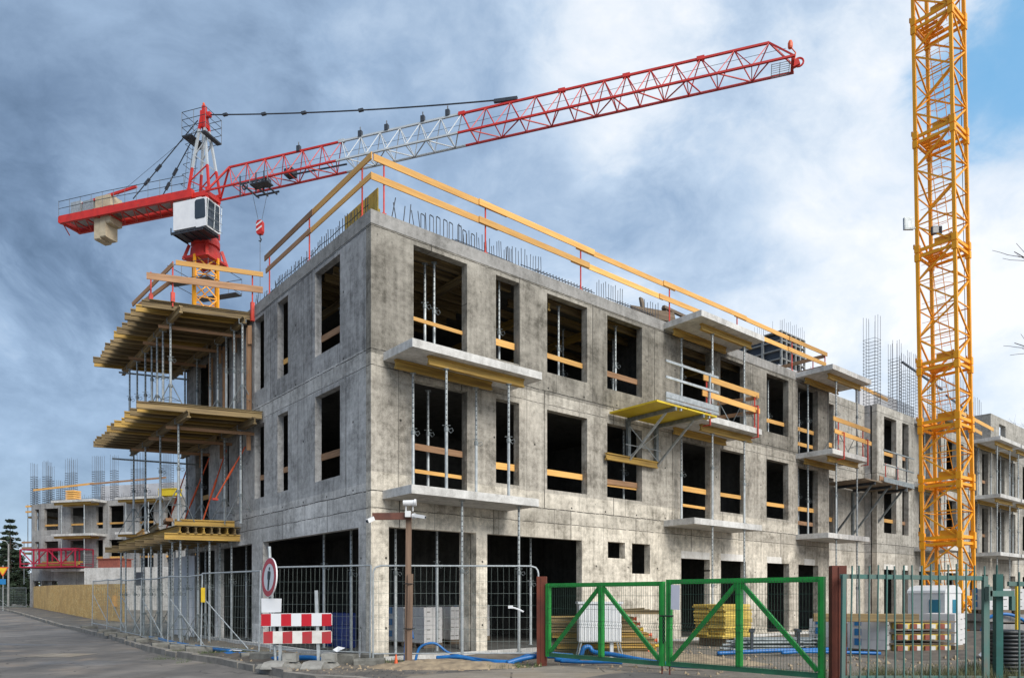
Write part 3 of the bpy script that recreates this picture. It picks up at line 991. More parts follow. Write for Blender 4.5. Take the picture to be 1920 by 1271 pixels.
# recess between the two fronts
rh = []
for lo, hi in ((0.18, 2.6), (Z2, T2), (Z3, T3)):
    rh.append((20.90, 22.3, lo, hi))
mb = wall(BLD.mb(), lambda u, w_, z: (u, 0.57 + w_, z), 20.752, 25.16, 0.0, ZT, rh, WT)
BLD.part(mb, 'recess_wall', M['conc_wing'])
# second front
wh = []
WINGW = [(25.88, 27.18, False), (27.82, 28.54, False), (29.75, 31.1, True), (31.9, 32.5, False), (33.2, 34.6, False), (35.0, 35.6, False), (36.6, 37.6, True), (38.4, 39.4, True), (41.0, 42.2, True), (43.0, 44.2, True), (45.6, 47.0, False), (48.2, 49.6, False), (51, 52.2, False), (54, 55.2, False)]
for a0, a1, door in WINGW:
    wh += [(a0, a1, Z2 if door else B2, T2), (a0, a1, Z3 if door else B3, T3), (a0, a1, 0.18, 2.72)]
mb = wall(BLD.mb(), lambda u, w_, z: (u, 0.03 + w_, z), 25.17, 62.0, 0.0, ZT, wh, WT)
BLD.part(mb, 'wing_wall', M['conc_wing'])
mb = BLD.mb()
mb.box(25.165, 25.165 + WT, 0.312, 0.57 + WT, 0.0, ZT)
BLD.part(mb, 'wing_side_wall', M['conc_side_lifted'])
for a0, a1 in ((25.88, 27.0), (27.9, 28.4), (29.75, 31.0), (33.2, 34.4)):
    mb = BLD.mb()
    mb.box(a0, a1, 0.024, 0.12, 2.715, 2.95)
    BLD.part(mb, 'lintel', M['lintel'])
for z0, z1 in ((-0.25, 0.16), (Z2 - 0.22, Z2 - .002), (Z3 - 0.22, Z3 - .002), (ZT - .26, ZT - .004)):
    mb = BLD.mb()
    mb.box(20.76, 61.9, 0.9, 12, z0, z1)
    BLD.part(mb, 'floor_slab', M['conc_in_shaded'])
mb = BLD.mb()
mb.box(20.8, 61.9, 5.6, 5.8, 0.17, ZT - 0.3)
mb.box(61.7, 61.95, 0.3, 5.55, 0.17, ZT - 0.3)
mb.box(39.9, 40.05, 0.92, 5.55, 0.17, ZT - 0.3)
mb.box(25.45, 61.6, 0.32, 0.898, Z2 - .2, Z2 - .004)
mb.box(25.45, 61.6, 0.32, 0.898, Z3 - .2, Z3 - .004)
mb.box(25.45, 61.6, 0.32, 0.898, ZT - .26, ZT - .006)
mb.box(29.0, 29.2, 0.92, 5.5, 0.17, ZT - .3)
BLD.part(mb, 'inner_wall', M['conc_in_shaded'])
WB = [(29.16, 32.1), (36.45, 39.8), (40.0, 43.6)]
for a0, a1 in WB:
    for z in (9.97, 6.93, 3.85):
        mb = BLD.mb()
        mb.box(a0, a1, -1.43, 0.027, z - 0.19, z)
        BLD.part(mb, 'balcony_slab', M['conc_slab'])
# top storey walls begun on the wing's roof
mb = BLD.mb()
mb.box(24.2, 30.2, 4.2, 4.44, ZT - .002, 12.62)
BLD.part(mb, 'upper_wall', M['block_wall'])
mb = BLD.mb()
mb.box(30.9, 35.5, 3.4, 3.64, ZT - .002, 12.7)
mb.box(37.2, 41.5, 2.6, 2.84, ZT - .002, 12.6)
BLD.part(mb, 'upper_wall', M['block_wall'])
mb = wall(BLD.mb(), lambda u, w_, z: (u, 0.6 + w_, z), 42.0, 56.0, ZT - .002, 12.4, [(43.2, 44.4, 10.4, 12.0)], 0.28)
mb.box(41.72, 41.998, 0.6, 5.0, ZT - .002, 12.4)
BLD.part(mb, 'upper_wall', M['conc_wing'])

# ------------------------------------------------------------------ steel props
PROPM = {}


def prop_parts(h, tripod, lower_frac, headed, seed):
    """meshes of one telescopic prop of height h"""
    key = (round(h, 2), tripod, lower_frac, headed)
    if key in PROPM:
        return PROPM[key]
    j = h * lower_frac
    res = []
    res.append(('outer_tube', MB().tube((0, 0, 0.012), (0, 0, j), 0.036, 8).mesh('outer_tube', M['galv'], False)))
    res.append(('inner_tube', MB().tube((0, 0, j), (0, 0, h - 0.008), 0.029, 8).mesh('inner_tube', M['perf'], False)))
    c = MB()
    c.lathe([(0.047, j - 0.10), (0.05, j - 0.09), (0.05, j - 0.01), (0.042, j)], n=8)
    c.tube((-0.09, 0, j + 0.04), (0.09, 0, j + 0.04), 0.008, 5)
    c.path([(0.05, -.02, j - .05), (0.13, -.05, j - .03), (0.15, -.02, j - .08), (0.10, 0.03, j - .12), (0.05, 0.03, j - .06)], 0.008, 4)
    res.append(('collar', c.mesh('collar', M['galv_dark'])))
    res.append(('base_plate', MB().box(-.065, .065, -.065, .065, 0, .012).mesh('base_plate', M['galv_dark'])))
    hd = MB()
    if headed:
        hd.box(-.1, .1, -.05, .05, h - .008, h + .002)
        for sx in (-1, 1):
            for sy in (-1, 1):
                hd.box(sx * .095 - .006, sx * .095 + .006, sy * .045 - .006, sy * .045 + .006, h, h + .14)
    else:
        hd.box(-.065, .065, -.065, .065, h - .012, h - .001)
    res.append(('head_plate', hd.mesh('head_plate', M['galv_dark'])))
    if tripod:
        t = MB()
        for k in range(3):
            a = 2.1 * k + 0.5
            f = (math.cos(a) * .55, math.sin(a) * .55, 0.02)
            m_ = (math.cos(a) * .06, math.sin(a) * .06, 0.86)
            t.tube(f, m_, 0.014, 5)
            t.tube((math.cos(a) * .28, math.sin(a) * .28, .45), (math.cos(a + 2.1) * .28, math.sin(a + 2.1) * .28, .45), 0.009, 4)
        t.lathe([(0.06, .80), (0.06, .88)], n=8)
        res.append(('tripod', t.mesh('tripod', M['galv_dark'])))
    PROPM[key] = res
    return res


NPROP = [0]


def prop(x, y, z0, z1, label, group, tripod=False, headed=False, lean=0.0, frac=None, frame='B'):
    NPROP[0] += 1
    lf = frac if frac else 0.50 + 0.06 * (NPROP[0] % 3)
    t = Thing('steel_prop', label, 'prop', (x, y, z0), frame, group)
    loc = t.o.location
    face = math.atan2(-loc.y, -loc.x) + R(90)
    t.o.rotation_euler = (lean, 0, face + rnd.uniform(-.2, .2))
    for nm, me in prop_parts(z1 - z0, tripod, lf, headed, NPROP[0]):
        o = link(nm, me)
        o.parent = t.o
    return t


GP1 = 'steel props under the corner balcony'
GPB = 'steel props under the balcony slabs'
FLN = {0: 'ground', 1: 'first floor', 2: 'top floor'}
# corner balcony: two storeys of props with timber beams on the upper one
for a, b, z0, z1, lab in ((1.36, -.95, 3.862, 6.555, 'steel prop standing at the front left of the corner balcony under the yellow beam'),
                          (3.16, -.95, 3.862, 6.555, 'steel prop standing at the front right of the corner balcony before the narrow window'),
                          (0.95, -.22, 3.862, 6.555, 'steel prop against the wall left of the corner balcony doorway'),
                          (2.74, -.22, 3.862, 6.555, 'steel prop against the wall right of the corner balcony doorway'),
                          (1.79, -.95, 0.155, 3.668, 'long steel prop from the ground to the lowest corner slab, left of two'),
                          (3.48, -.95, 0.155, 3.668, 'long steel prop from the ground to the lowest corner slab, right of two')):
    prop(a, b, z0, z1, lab, GP1, frac=0.52 if z0 > 1 else 0.56)
prop(0.95, 0.55, 0.165, 3.615, 'steel prop just inside the leftmost ground floor bay, seen beside the camera post', 'steel props inside the ground floor')
prop(2.05, 0.45, 0.165, 3.615, 'steel prop inside the leftmost ground floor bay of the right front', 'steel props inside the ground floor')
prop(5.35, 0.75, 0.165, 3.615, 'steel prop standing in the second ground floor bay above the rust gate post', 'steel props inside the ground floor')
for b, s in ((1.8, 'nearer the corner column'), (3.3, 'farther from the corner column')):
    prop(0.45, b, 0.165, 3.615, 'steel prop inside the wide bay of the left front, ' + s, 'steel props inside the ground floor')
# second and third balcony columns
for bal, (aL, aR), bf, zz in (('second', (11.25, 13.0), -1.05, (0.1, 3.668, 3.862, 6.525, 6.922, 9.585)), ('end', (19.1, 20.8), -1.1, (0.1, 3.658, 3.852, 6.525, 6.922, 9.605))):
    for k in range(3):
        for a, sd in ((aL, 'left'), (aR, 'right')):
            prop(a, bf, zz[2 * k], zz[2 * k + 1], 'steel prop at the front %s of the %s balcony, standing on the %s' % (sd, bal, ('ground', 'lowest slab', 'middle slab')[k]), GPB, tripod=(k == 2))
        if k:
            prop(aL - .45, -.22, zz[2 * k], zz[2 * k + 1], 'steel prop against the wall behind the %s balcony on its %s' % (bal, ('ground', 'lowest slab', 'middle slab')[k]), GPB)

# beams under slabs
GB = 'yellow timber beams under balcony slabs'
for a0, a1, b, z, lab in ((0.88, 3.62, -.95, 6.657, 'yellow timber beam under the front of the upper corner slab'),
                          (0.45, 3.16, -.28, 6.657, 'yellow timber beam under the back of the upper corner slab'),
                          (10.63, 13.4, -1.05, 6.627, 'yellow timber beam under the front of the second balcony at mid height'),
                          (10.35, 13.1, -.28, 6.627, 'yellow timber beam under the back of the second balcony at mid height'),
                          (10.66, 13.38, -1.05, 9.687, 'yellow timber beam under the front of the second balcony roof slab'),
                          (10.35, 13.1, -.28, 9.687, 'yellow timber beam under the back of the second balcony roof slab'),
                          (18.5, 21.05, -1.1, 9.707, 'yellow timber beam under the front of the end balcony roof slab'),
                          (18.35, 20.9, -.28, 9.707, 'yellow timber beam under the back of the end balcony roof slab'),
                          (18.45, 20.85, -1.1, 6.627, 'yellow timber beam under the front of the end balcony at mid height'),
                          (18.3, 20.7, -.28, 6.627, 'yellow timber beam under the back of the end balcony at mid height')):
    solo_bar('timber_beam', (a0, b, z), (a1, b, z), .10, .2, M['h20'], lab, 'beam', 'B', GB, True)

# props and beams inside the rooms
GI = 'steel props inside the open rooms'
for a, b, z0, z1, lab in ((1.95, 0.42, Z3, 9.58, 'steel prop right of two in the corner room on the top floor'),
                          (1.80, 0.60, Z3, 9.58, 'steel prop left of two in the corner room on the top floor'),
                          (3.92, 0.36, Z3, 9.77, 'steel prop inside the narrow top floor window beside the corner room'),
                          (6.10, 0.42, Z3, 9.58, 'steel prop nearest in the wide top floor window of the right front'),
                          (5.95, 1.8, Z3, 9.58, 'steel prop deeper left in the wide top floor window'),
                          (7.4, 1.6, Z3, 9.58, 'steel prop deeper right in the wide top floor window'),
                          (8.45, 0.42, Z3, 9.58, 'steel prop nearest in the top floor window above the yellow bracket scaffold'),
                          (8.25, 0.95, Z3, 9.58, 'steel prop at the left jamb of the window above the yellow bracket scaffold'),
                          (9.2, 1.2, Z3, 9.58, 'steel prop behind in the window above the yellow bracket scaffold'),
                          (11.9, 0.9, Z3, 9.58, 'steel prop in the top doorway of the second balcony'),
                          (14.1, 0.9, Z3, 9.58, 'steel prop in the top window right of the second balcony door'),
                          (16.9, 0.42, Z3, 9.58, 'steel prop in the top window left of the end balcony'),
                          (19.3, 0.5, Z3, 9.58, 'steel prop in the top doorway of the end balcony'),
                          (1.72, 0.34, Z2 , 6.42, 'steel prop with a tilted head plate in the lower corner doorway'),
                          (1.45, 1.5, Z2, 6.75, 'dim steel prop deep on the left in the lower corner doorway'),
                          (2.1, 2.0, Z2, 6.75, 'dim steel prop deep in the middle of the lower corner doorway'),
                          (6.4, 1.5, Z2, 6.75, 'dim steel prop in the wide lower window of the right front'),
                          (8.9, 0.5, Z2, 6.75, 'steel prop in the lower window below the yellow bracket scaffold'),
                          (19.1, 0.42, Z2, 6.75, 'steel prop in the lower doorway of the end balcony')):
    prop(a, b, z0, z1, lab, GI)
for a, b, z0, z1, lab in ((0.42, 2.25, Z3, 9.58, 'steel prop in the top window of the left front nearest the corner'),
                          (0.9, 2.2, Z3, 9.58, 'second steel prop farther inside the top window of the left front nearest the corner'),
                          (0.40, 2.05, Z2, 6.70, 'steel prop in the lower window of the left front nearest the corner'),
                          (0.42, 6.55, Z3, 9.58, 'steel prop in the top window of the left front beside the formwork deck')):
    prop(a, b, z0, z1, lab, GI)
GJ = 'timber beams carrying the roof slab inside the top floor'
for k in range(9):
    solo_bar('timber_beam', (0.35, 0.55 + k * .5, 9.672), (4.45, 0.55 + k * .5, 9.672), .08, .2, M['h20_old'], 'yellowish timber joist under the ceiling of the top corner room', 'beam', 'B', GJ, True)
for k, (a, lab) in enumerate(((1.2, 'timber bearer crossing under the ceiling joists left in the top corner room'), (2.85, 'timber bearer crossing under the ceiling joists right in the top corner room'))):
    solo_bar('timber_beam', (a, 0.4, 9.462), (a, 5.4, 9.462), .1, .2, M['h20_old'], lab, 'beam', 'B', GJ, True)
for a0, a1, lab in ((5.0, 10.0, 'timber joist under the ceiling behind the wide top windows'), (10.6, 15.2, 'timber joist under the ceiling behind the second balcony')):
    for k in range(5):
        solo_bar('timber_beam', (a0, 0.6 + k * .7, 9.672), (a1, 0.6 + k * .7, 9.672), .08, .2, M['h20_old'], lab, 'beam', 'B', GJ, True)
for a, lab in ((5.7, 'timber bearer end poking out at the wide top window'), (8.0, 'timber bearer end at the top window above the yellow bracket scaffold'), (13.6, 'yellow timber bearer in the top window right of the second balcony')):
    solo_bar('timber_beam', (a, 0.38, 9.462), (a, 5.2, 9.462), .1, .2, M['h20'], lab, 'beam', 'B', GJ, True)

# guard planks across the openings
GG = 'guard planks nailed across window openings'
WDESC = {'w1': 'corner balcony doorway', 'w2': 'narrow window of the right front', 'w3': 'wide window right of the narrow one', 'w4': 'window beside the yellow bracket scaffold',
         'w5': 'second balcony doorway', 'w6': 'window right of the second balcony doorway', 'w7': 'window left of the end balcony', 'w8': 'end balcony doorway'}
PL = [  # window, floor, [(z, height, material)]
    ('w1', 3, [(7.96, .09, 'pine'), (7.12, .13, 'pine_grey')]), ('w2', 3, [(7.99, .17, 'pine')]), ('w3', 3, [(8.00, .14, 'pine')]), ('w4', 3, [(7.99, .16, 'pine_old')]),
    ('w5', 3, [(7.30, .14, 'pine_old'), (7.75, .14, 'pine_old')]), ('w7', 3, [(7.98, .14, 'pine')]), ('w8', 3, [(7.98, .15, 'pine'), (7.42, .14, 'pine')]),
    ('w1', 2, [(4.98, .15, 'pine_old'), (4.42, .09, 'pine')]), ('w2', 2, [(4.84, .17, 'pine')]), ('w3', 2, [(4.86, .16, 'pine')]), ('w4', 2, [(4.86, .15, 'pine_old'), (4.76, .08, 'pine')]),
    ('w5', 2, [(4.98, .17, 'pine'), (4.44, .09, 'pine')]), ('w6', 2, [(4.98, .13, 'pine')]), ('w7', 2, [(4.90, .14, 'pine')]), ('w8', 2, [(4.90, .16, 'pine'), (4.35, .15, 'pine_old')])]
WD = {n_: (a0, a1) for n_, a0, a1, d in FW}
for n_, fl, bs in PL:
    a0, a1 = WD[n_]
    for k, (z, h, mt) in enumerate(bs):
        pos = '' if len(bs) == 1 else (' upper' if (z == max(q[0] for q in bs)) else ' lower')
        colw = {'pine': 'orange', 'pine_old': 'weathered', 'pine_grey': 'grey'}[mt]
        solo_bar('guard_plank', (a0 - .0, .18 if k == 0 else .215, z + rnd.uniform(-.02, .02)), (a1 - .02, .18 if k == 0 else .215, z), .028, h, M[mt],
                 '%s%s guard plank across the %s on the %s floor' % (colw, pos, WDESC[n_], 'top' if fl == 3 else 'middle'), 'plank', 'B', GG)
SDESC = {'A': 'wide window of the left front', 'B': 'narrow second window of the left front', 'C': 'left front window beside the decks', 'D': 'narrow window of the left front behind the decks', 'F': 'farthest doorway of the left front'}
for n_, fl, z, h, mt in (('A', 3, 7.96, .16, 'pine_old'), ('B', 3, 7.98, .14, 'pine'), ('A', 2, 4.98, .17, 'pine_old'), ('B', 2, 4.98, .15, 'pine_old'), ('C', 2, 4.98, .15, 'pine_old'), ('F', 2, 4.95, .16, 'pine'), ('F', 3, 8.0, .16, 'pine_old')):
    b0, b1 = {s[0]: (s[1], s[2]) for s in SW}[n_]
    solo_bar('guard_plank', (.18, b0 + .005, z), (.18, b1 - .005, z + .02), .028, h, M[mt], '%s guard plank across the %s on the %s floor' % ('orange' if mt == 'pine' else 'weathered', SDESC[n_], 'top' if fl == 3 else 'middle'), 'plank', 'B', GG)
WN = ['wide wing window left of the mast', 'narrow wing window left of the mast', 'first wing doorway behind the yellow crane mast', 'narrow wing window behind the yellow crane mast', 'wide wing window behind the yellow crane mast', '', 'wing doorway right of the yellow crane mast', 'last wing doorway near the picture edge', '', '', '', '', '', '']
for k, (a0, a1, door) in enumerate(WINGW):
    if WN[k]:
        for fl, z in ((2, 4.95), (3, 8.0)):
            solo_bar('guard_plank', (a0, .2, z), (a1, .2, z), .028, .16, M['pine' if k % 2 == 0 else 'pine_old'], 'guard plank across the %s on the %s floor' % (WN[k], 'top' if fl == 3 else 'middle'), 'plank', 'B', GG)
for fl, z in ((0, 1.6), (2, 4.75), (3, 7.9)):
    solo_bar('guard_plank', (20.9, .66, z), (22.3, .66, z), .028, .18, M['pine'], 'orange guard plank in the recess opening right of the end balcony, %s floor' % {0: 'ground', 2: 'middle', 3: 'top'}[fl], 'plank', 'B', GG)

# ------------------------------------------------------------------ roof guard rails
def guard_rail(label, posts, boards, zbase, post_h, frame='B', mat='red_post', base=None, group=None):
    """posts: list of (a,b); boards: list of (p, q, w, h, mat) with full 3D ends"""
    t = Thing('guard_rail', label, 'guard rail', base or (posts[0][0], posts[0][1], zbase), frame, group)
    for (a, b) in posts:
        mb = t.mb()
        mb.tube((a, b, zbase), (a, b, zbase + post_h), 0.021, 6)
        mb.box(a - .05, a + .05, b - .03, b + .03, zbase, zbase + .05)
        mb.path([(a - .01, b, zbase + post_h * .62), (a - .03, b + .07, zbase + post_h * .62), (a - .01, b + .09, zbase + post_h * .70)], .010, 4)
        t.part(mb, 'post', M[mat])
    for p, q, wd, h, mt in boards:
        t.bar('rail_board', p, q, wd, h, M[mt])
    return t


ps = [(0.36, .06), (3.24, .06), (6.61, .06), (10.56, .06), (14.3, .06), (17.97, .06), (20.53, .06)]
bd = []
ups = [(0.08, 3.9), (3.0, 7.1), (6.4, 10.8), (10.2, 14.8), (14.1, 18.3), (17.7, 20.6)]
for k, (a0, a1) in enumerate(ups):
    e = .03 + .03 * (k % 2)
    bd.append(((a0, .06 - e, 11.235 + .02 * math.sin(k * 2.2)), (a1, .06 - e, 11.235 + .02 * math.sin(k * 2.2 + 1))) + (.026, .155, 'pine'))
lows = [(0.02, 3.6), (3.0, 6.9), (6.2, 10.2), (10.0, 14.6), (14.0, 18.2), (17.6, 20.5)]
for k, (a0, a1) in enumerate(lows):
    e = .03 + .03 * (k % 2)
    bd.append(((a0, .06 - e, 10.80 + .02 * math.sin(k * 1.7)), (a1, .06 - e, 10.80 + .02 * math.sin(k * 1.7 + 1))) + (.026, .155, 'pine'))
guard_rail('long timber guard rail on red posts along the right roof edge', ps, bd, ZT, 1.28)
ps = [(.06, 0.51), (.06, 3.32), (.06, 5.99)]
bd = [((.03, 0.02, 11.25), (.03, 3.5, 11.22), .026, .155, 'pine'), ((.0, 3.0, 11.2), (.0, 6.2, 11.16), .026, .155, 'pine_old'),
      ((.03, 0.02, 10.82), (.03, 3.4, 10.80), .026, .13, 'pine'), ((.0, 3.1, 10.79), (.0, 6.1, 10.77), .026, .13, 'pine_old')]
guard_rail('timber guard rail on red posts along the left roof edge', ps, bd, ZT, 1.28)
ps = [(20.6, 0.6), (20.6, 2.4), (20.6, 4.6), (20.6, 6.6)]
bd = [((20.6, .12, 11.2), (20.6, 4.2, 11.2), .026, .15, 'pine_old'), ((20.57, 3.6, 11.18), (20.57, 7.2, 11.18), .026, .15, 'pine_old'),
      ((20.6, .12, 10.76), (20.6, 3.4, 10.78), .026, .15, 'pine_old'), ((20.57, 3.0, 10.74), (20.57, 7.0, 10.74), .026, .15, 'pine_old')]
guard_rail('timber guard rail turning back across the roof at the far end of the right front', ps, bd, ZT, 1.24)
# balcony guard rails
ps = [(10.55, -1.33), (13.15, -1.33)]
bd = [((10.35, -1.36, 8.02), (13.35, -1.36, 8.0), .028, .17, 'pine'), ((10.3, -1.36, 7.55), (13.4, -1.36, 7.5), .028, .17, 'pine'),
      ((13.2, -1.4, 7.9), (13.05, .1, 7.98), .028, .12, 'pine_old'), ((13.2, -1.4, 7.45), (13.05, .1, 7.5), .028, .12, 'pine_old')]
t = guard_rail('timber and red post guard rail round the second balcony at mid height', ps, bd, 6.922, 1.15)
for a in (10.55, 13.15):
    mb = t.mb()
    mb.bar((a, -1.455, 6.60), (a, -1.455, 7.62), .035, .035)
    mb.bar((a, -1.455, 7.62), (a, -1.33, 7.62), .03, .03)
    mb.bar((a, -1.455, 6.62), (a, -1.2, 6.62), .03, .03)
    t.part(mb, 'clamp', M['red_post'])
ps = [(18.75, -1.35), (20.75, -1.35)]
bd = [((18.3, -1.38, 8.05), (21.3, -1.38, 8.0), .028, .16, 'pine'), ((18.4, -1.38, 7.6), (21.4, -1.38, 7.52), .028, .16, 'pine')]
t = guard_rail('timber and red post guard rail on the end balcony at mid height', ps, bd, 6.922, 1.2)
for a in (18.95, 20.9):
    mb = t.mb()
    mb.bar((a, -1.475, 6.60), (a, -1.475, 7.6), .035, .035)
    mb.bar((a, -1.475, 7.6), (a, -1.35, 7.6), .03, .03)
    mb.bar((a, -1.475, 6.62), (a, -1.2, 6.62), .03, .03)
    t.part(mb, 'clamp', M['red_post'])

# ------------------------------------------------------------------ starter bars and cages on the roof
def rods(name, label, cat, frame, base, pts, r=.012, mat='rebar', group=None, extra=None):
    mb = MB(base)
    for p, q in pts:
        mb.tube(p, q, r, 4)
    for path_ in (extra or []):
        mb.path(path_, r, 4)
    return solo(mb, name, M[mat], label, cat, frame, group)


GR = 'rows of steel starter bars along the roof edges'
pts = []
for k in range(7):
    a = .62 + .16 * k
    pts.append(((a, .2, ZT), (a + rnd.uniform(-.12, .12), .2 + rnd.uniform(-.05, .05), ZT + rnd.uniform(.4, .62))))
rods('starter_bar', 'few crooked upright steel bars on the roof beside the corner', 'steel bars', 'B', (.6, .2, ZT), pts, group=GR)
ex = []
for k in range(8):
    a = 1.45 + .2 * k + rnd.uniform(-.05, .05)
    h = ZT + .50 + rnd.uniform(-.06, .06)
    ex.append([(a, .18, ZT), (a, .18, h - .02), (a + .02, .19, h), (a + .12, .22, h), (a + .14, .23, h - .02), (a + .14, .23, ZT)])
rods('stirrup_bar', 'hooked steel stirrup bars standing on the roof near the corner', 'steel bars', 'B', (1.8, .2, ZT), [], group=GR, extra=ex)
# bar mat
pts = []
for k in range(9):
    b = .35 + .14 * k
    pts.append(((2.45, b - .1, ZT + .20 + .055 * k), (4.3, b - .1, ZT + .16 + .05 * k)))
for k in range(22):
    a = 2.6 + .08 * k
    pts.append(((a, .3, ZT + .05), (a, .3 + .02 * (k % 3), ZT + .50 + rnd.uniform(-.08, .16))))
    pts.append(((a, .25, ZT + .15), (a, 1.4, ZT + .66)))
rods('rebar_mat', 'dense mat of dark steel bars lying on the roof behind the second red post', 'steel bars', 'B', (3.4, .5, ZT), pts, .011)
for a0, a1, st, h, lab in ((4.05, 5.3, .1, .55, 'short row of upright steel bars on the roof above the narrow window'), (7.4, 8.55, .1, .56, 'row of upright steel bars on the roof above the window before the middle red post'), (11.6, 12.3, .16, .35, 'sparse upright steel bars on the roof right of the middle red post'), (9.4, 10.3, .13, .55, 'row of upright steel bars on the roof left of the weathered timber bench')):
    pts = []
    a = a0
    while a < a1:
        pts.append(((a, .2, ZT), (a + rnd.uniform(-.02, .02), .2, ZT + h + rnd.uniform(-.08, .08))))
        a += st
    rods('starter_bar', lab, 'steel bars', 'B', ((a0 + a1) / 2, .2, ZT), pts, .011, group=GR)
for a0, a1, lab in ((5.1, 7.2, 'low cage of bent steel loops along the roof edge above the wide window'), (8.4, 9.9, 'low cage of bent steel loops along the roof edge right of the middle red post')):
    ex, pts = [], []
    a = a0
    while a < a1:
        ex.append([(a, .18, ZT), (a, .18, ZT + .22), (a + .03, .40, ZT + .22), (a + .03, .40, ZT)])
        a += .115
    for b, z in ((.18, .06), (.18, .16), (.40, .2)):
        pts.append(((a0 - .6, b, ZT + z), (a1 + .1, b, ZT + z)))
    rods('rebar_cage', lab, 'steel cage', 'B', ((a0 + a1) / 2, .2, ZT), pts, .012, extra=ex, group='steel cages on the roof edge')
# left edge: ladder-like upright cage
pts = []
for k in range(44):
    b = .55 + .125 * k
    pts.append(((.22, b, ZT), (.22 + rnd.uniform(-.02, .02), b, ZT + (.55 if b < 3.3 else .46) + rnd.uniform(-.05, .06))))
for z in (.14, .38):
    prev = None
    for k in range(24):
        b = .5 + 5.4 * k / 23
        p = (.22, b, ZT + z + .015 * math.sin(k * 1.3) - (.04 if b > 3.3 else 0))
        if prev:
            pts.append((prev, p))
        prev = p
rods('rebar_cage', 'long low cage of upright steel bars along the left roof edge', 'steel cage', 'B', (.22, 3, ZT), pts, .011)
pts = []
for k in range(16):
    b = 6.1 + .12 * k
    pts.append(((.3 + rnd.uniform(-.1, .3), b, ZT), (.3 + rnd.uniform(-.05, .2), b, ZT + rnd.uniform(.35, .7))))
pts += [((.25, 6.0, ZT + .15), (.25, 8.0, ZT + .14)), ((.25, 6.0, ZT + .3), (.25, 8.0, ZT + .28))]
rods('rebar_cage', 'cage of upright steel bars at the left roof edge beside the upper formwork deck', 'steel cage', 'B', (.3, 7, ZT), pts, .009)
# yellow formwork panel on the corner of the roof
mb = MB((.42, 1.2, ZT))
for k in range(8):
    b = .42 + k * .2
    h = .80 - .004 * k
    mb.box(.40, .427, b, b + .194, ZT + .004, ZT + h)
mb.box(.428, .47, .42, 2.0, ZT + .25, ZT + .33)
solo(mb, 'formwork_sheet', M['ply'], 'yellow ribbed formwork sheet standing on edge at the roof corner', 'formwork sheet', 'B')
# weathered timber bench / shuttering on the roof
t = Thing('timber_shutter', 'weathered timber shutter of planks and posts leaning on the roof edge', 'timber frame', (11, .9, ZT), 'B')
for k in range(4):
    t.bar('plank', (9.6, .75 + .02 * k, ZT + .30 + .085 * k), (11.5, .55 + .02 * k, ZT + .48 + .085 * k), .05, .08, M['pine_grey'])
for a, ln in ((10.15, .15), (11.25, .35), (11.55, .5), (12.3, .3)):
    t.bar('post', (a - ln * .3, .62, ZT), (a + ln * .3, .9, ZT + 1.0), .16, .07, M['pine_grey'])
t.bar('brace', (11.2, .8, ZT + .95), (12.5, .95, ZT + 1.0), .1, .1, M['pine_grey'])
# dark shuttered panels behind the end rail
pts = []
for k in range(14):
    pts.append(((20.2 + .3 * (k % 2), 1.2 + .35 * k, ZT), (20.2 + .3 * (k % 2), 1.2 + .35 * k, ZT + .5)))

# wing: tall column cages
def col_cage(a, b, z, nx, ny, sx, sy, h, tie_h, label, frame='B', mat='rebar_far', group=None, r=.009, step=.15):
    mb = MB((a, b, z))
    for i in range(nx):
        for j in range(ny):
            if 0 < i < nx - 1 and 0 < j < ny - 1:
                continue
            x, y = a - sx / 2 + sx * i / max(nx - 1, 1), b - sy / 2 + sy * j / max(ny - 1, 1)
            mb.tube((x, y, z), (x + rnd.uniform(-.02, .02), y + rnd.uniform(-.02, .02), z + h * rnd.uniform(.93, 1.0)), r, 4)
    zz = z + .08
    while zz < z + tie_h:
        e = .02
        mb.path([(a - sx / 2 - e, b - sy / 2 - e, zz), (a + sx / 2 + e, b - sy / 2 - e, zz + .02), (a + sx / 2 + e, b + sy / 2 + e, zz), (a - sx / 2 - e, b + sy / 2 + e, zz)], r * .9, 4, closed=True)
        zz += step
    return solo(mb, 'rebar_cage', M[mat], label, 'steel cage', frame, group)


GC = 'tall column cages on the wing roof'
col_cage(25.4, .35, ZT, 3, 3, .55, .5, 4.1, 3.0, 'tallest steel column cage at the near corner of the wing roof', mat='rebar', group=GC)
col_cage(27.55, .25, ZT, 3, 3, .4, .4, 3.4, 2.5, 'middle steel column cage on the wing roof', mat='rebar', group=GC)
col_cage(29.2, .3, ZT, 6, 2, 1.15, .35, 3.2, 2.2, 'wide steel column cage on the wing roof just left of the yellow crane mast', mat='rebar', group=GC)
pts = []
for k in range(44):
    a = 25.3 + .1 * k
    pts.append(((a, .22, ZT), (a, .22, ZT + .62)))
for z in (.1, .28, .45, .6):
    pts.append(((25.3, .2, ZT + z), (29.7, .2, ZT + z)))
rods('rebar_cage', 'low mesh of steel bars along the wing roof edge left of the yellow mast', 'steel cage', 'B', (27, .2, ZT), pts, .009)
col_cage(33.2, .6, ZT, 4, 2, .7, .4, 3.0, 2.4, 'steel column cage seen through the yellow crane mast', mat='rebar', group=GC)
col_cage(36.4, .8, ZT, 8, 2, 1.6, .5, 3.6, 1.9, 'wide steel column cage just right of the yellow crane mast', group=GC)
col_cage(39.8, .9, ZT, 6, 2, 1.2, .45, 3.0, 2.0, 'steel column cage on the wing roof near the right picture edge', group=GC)
col_cage(22.2, 1.2, ZT, 9, 1, 2.4, .1, .9, .2, 'low row of steel bars behind the recess', group=GC)
solo_bar('timber_board', (25.9, 1.6, 11.55), (30.0, 1.6, 11.35), .03, .17, M['pine'], 'orange board tied across the column cages on the wing roof', 'board', 'B')
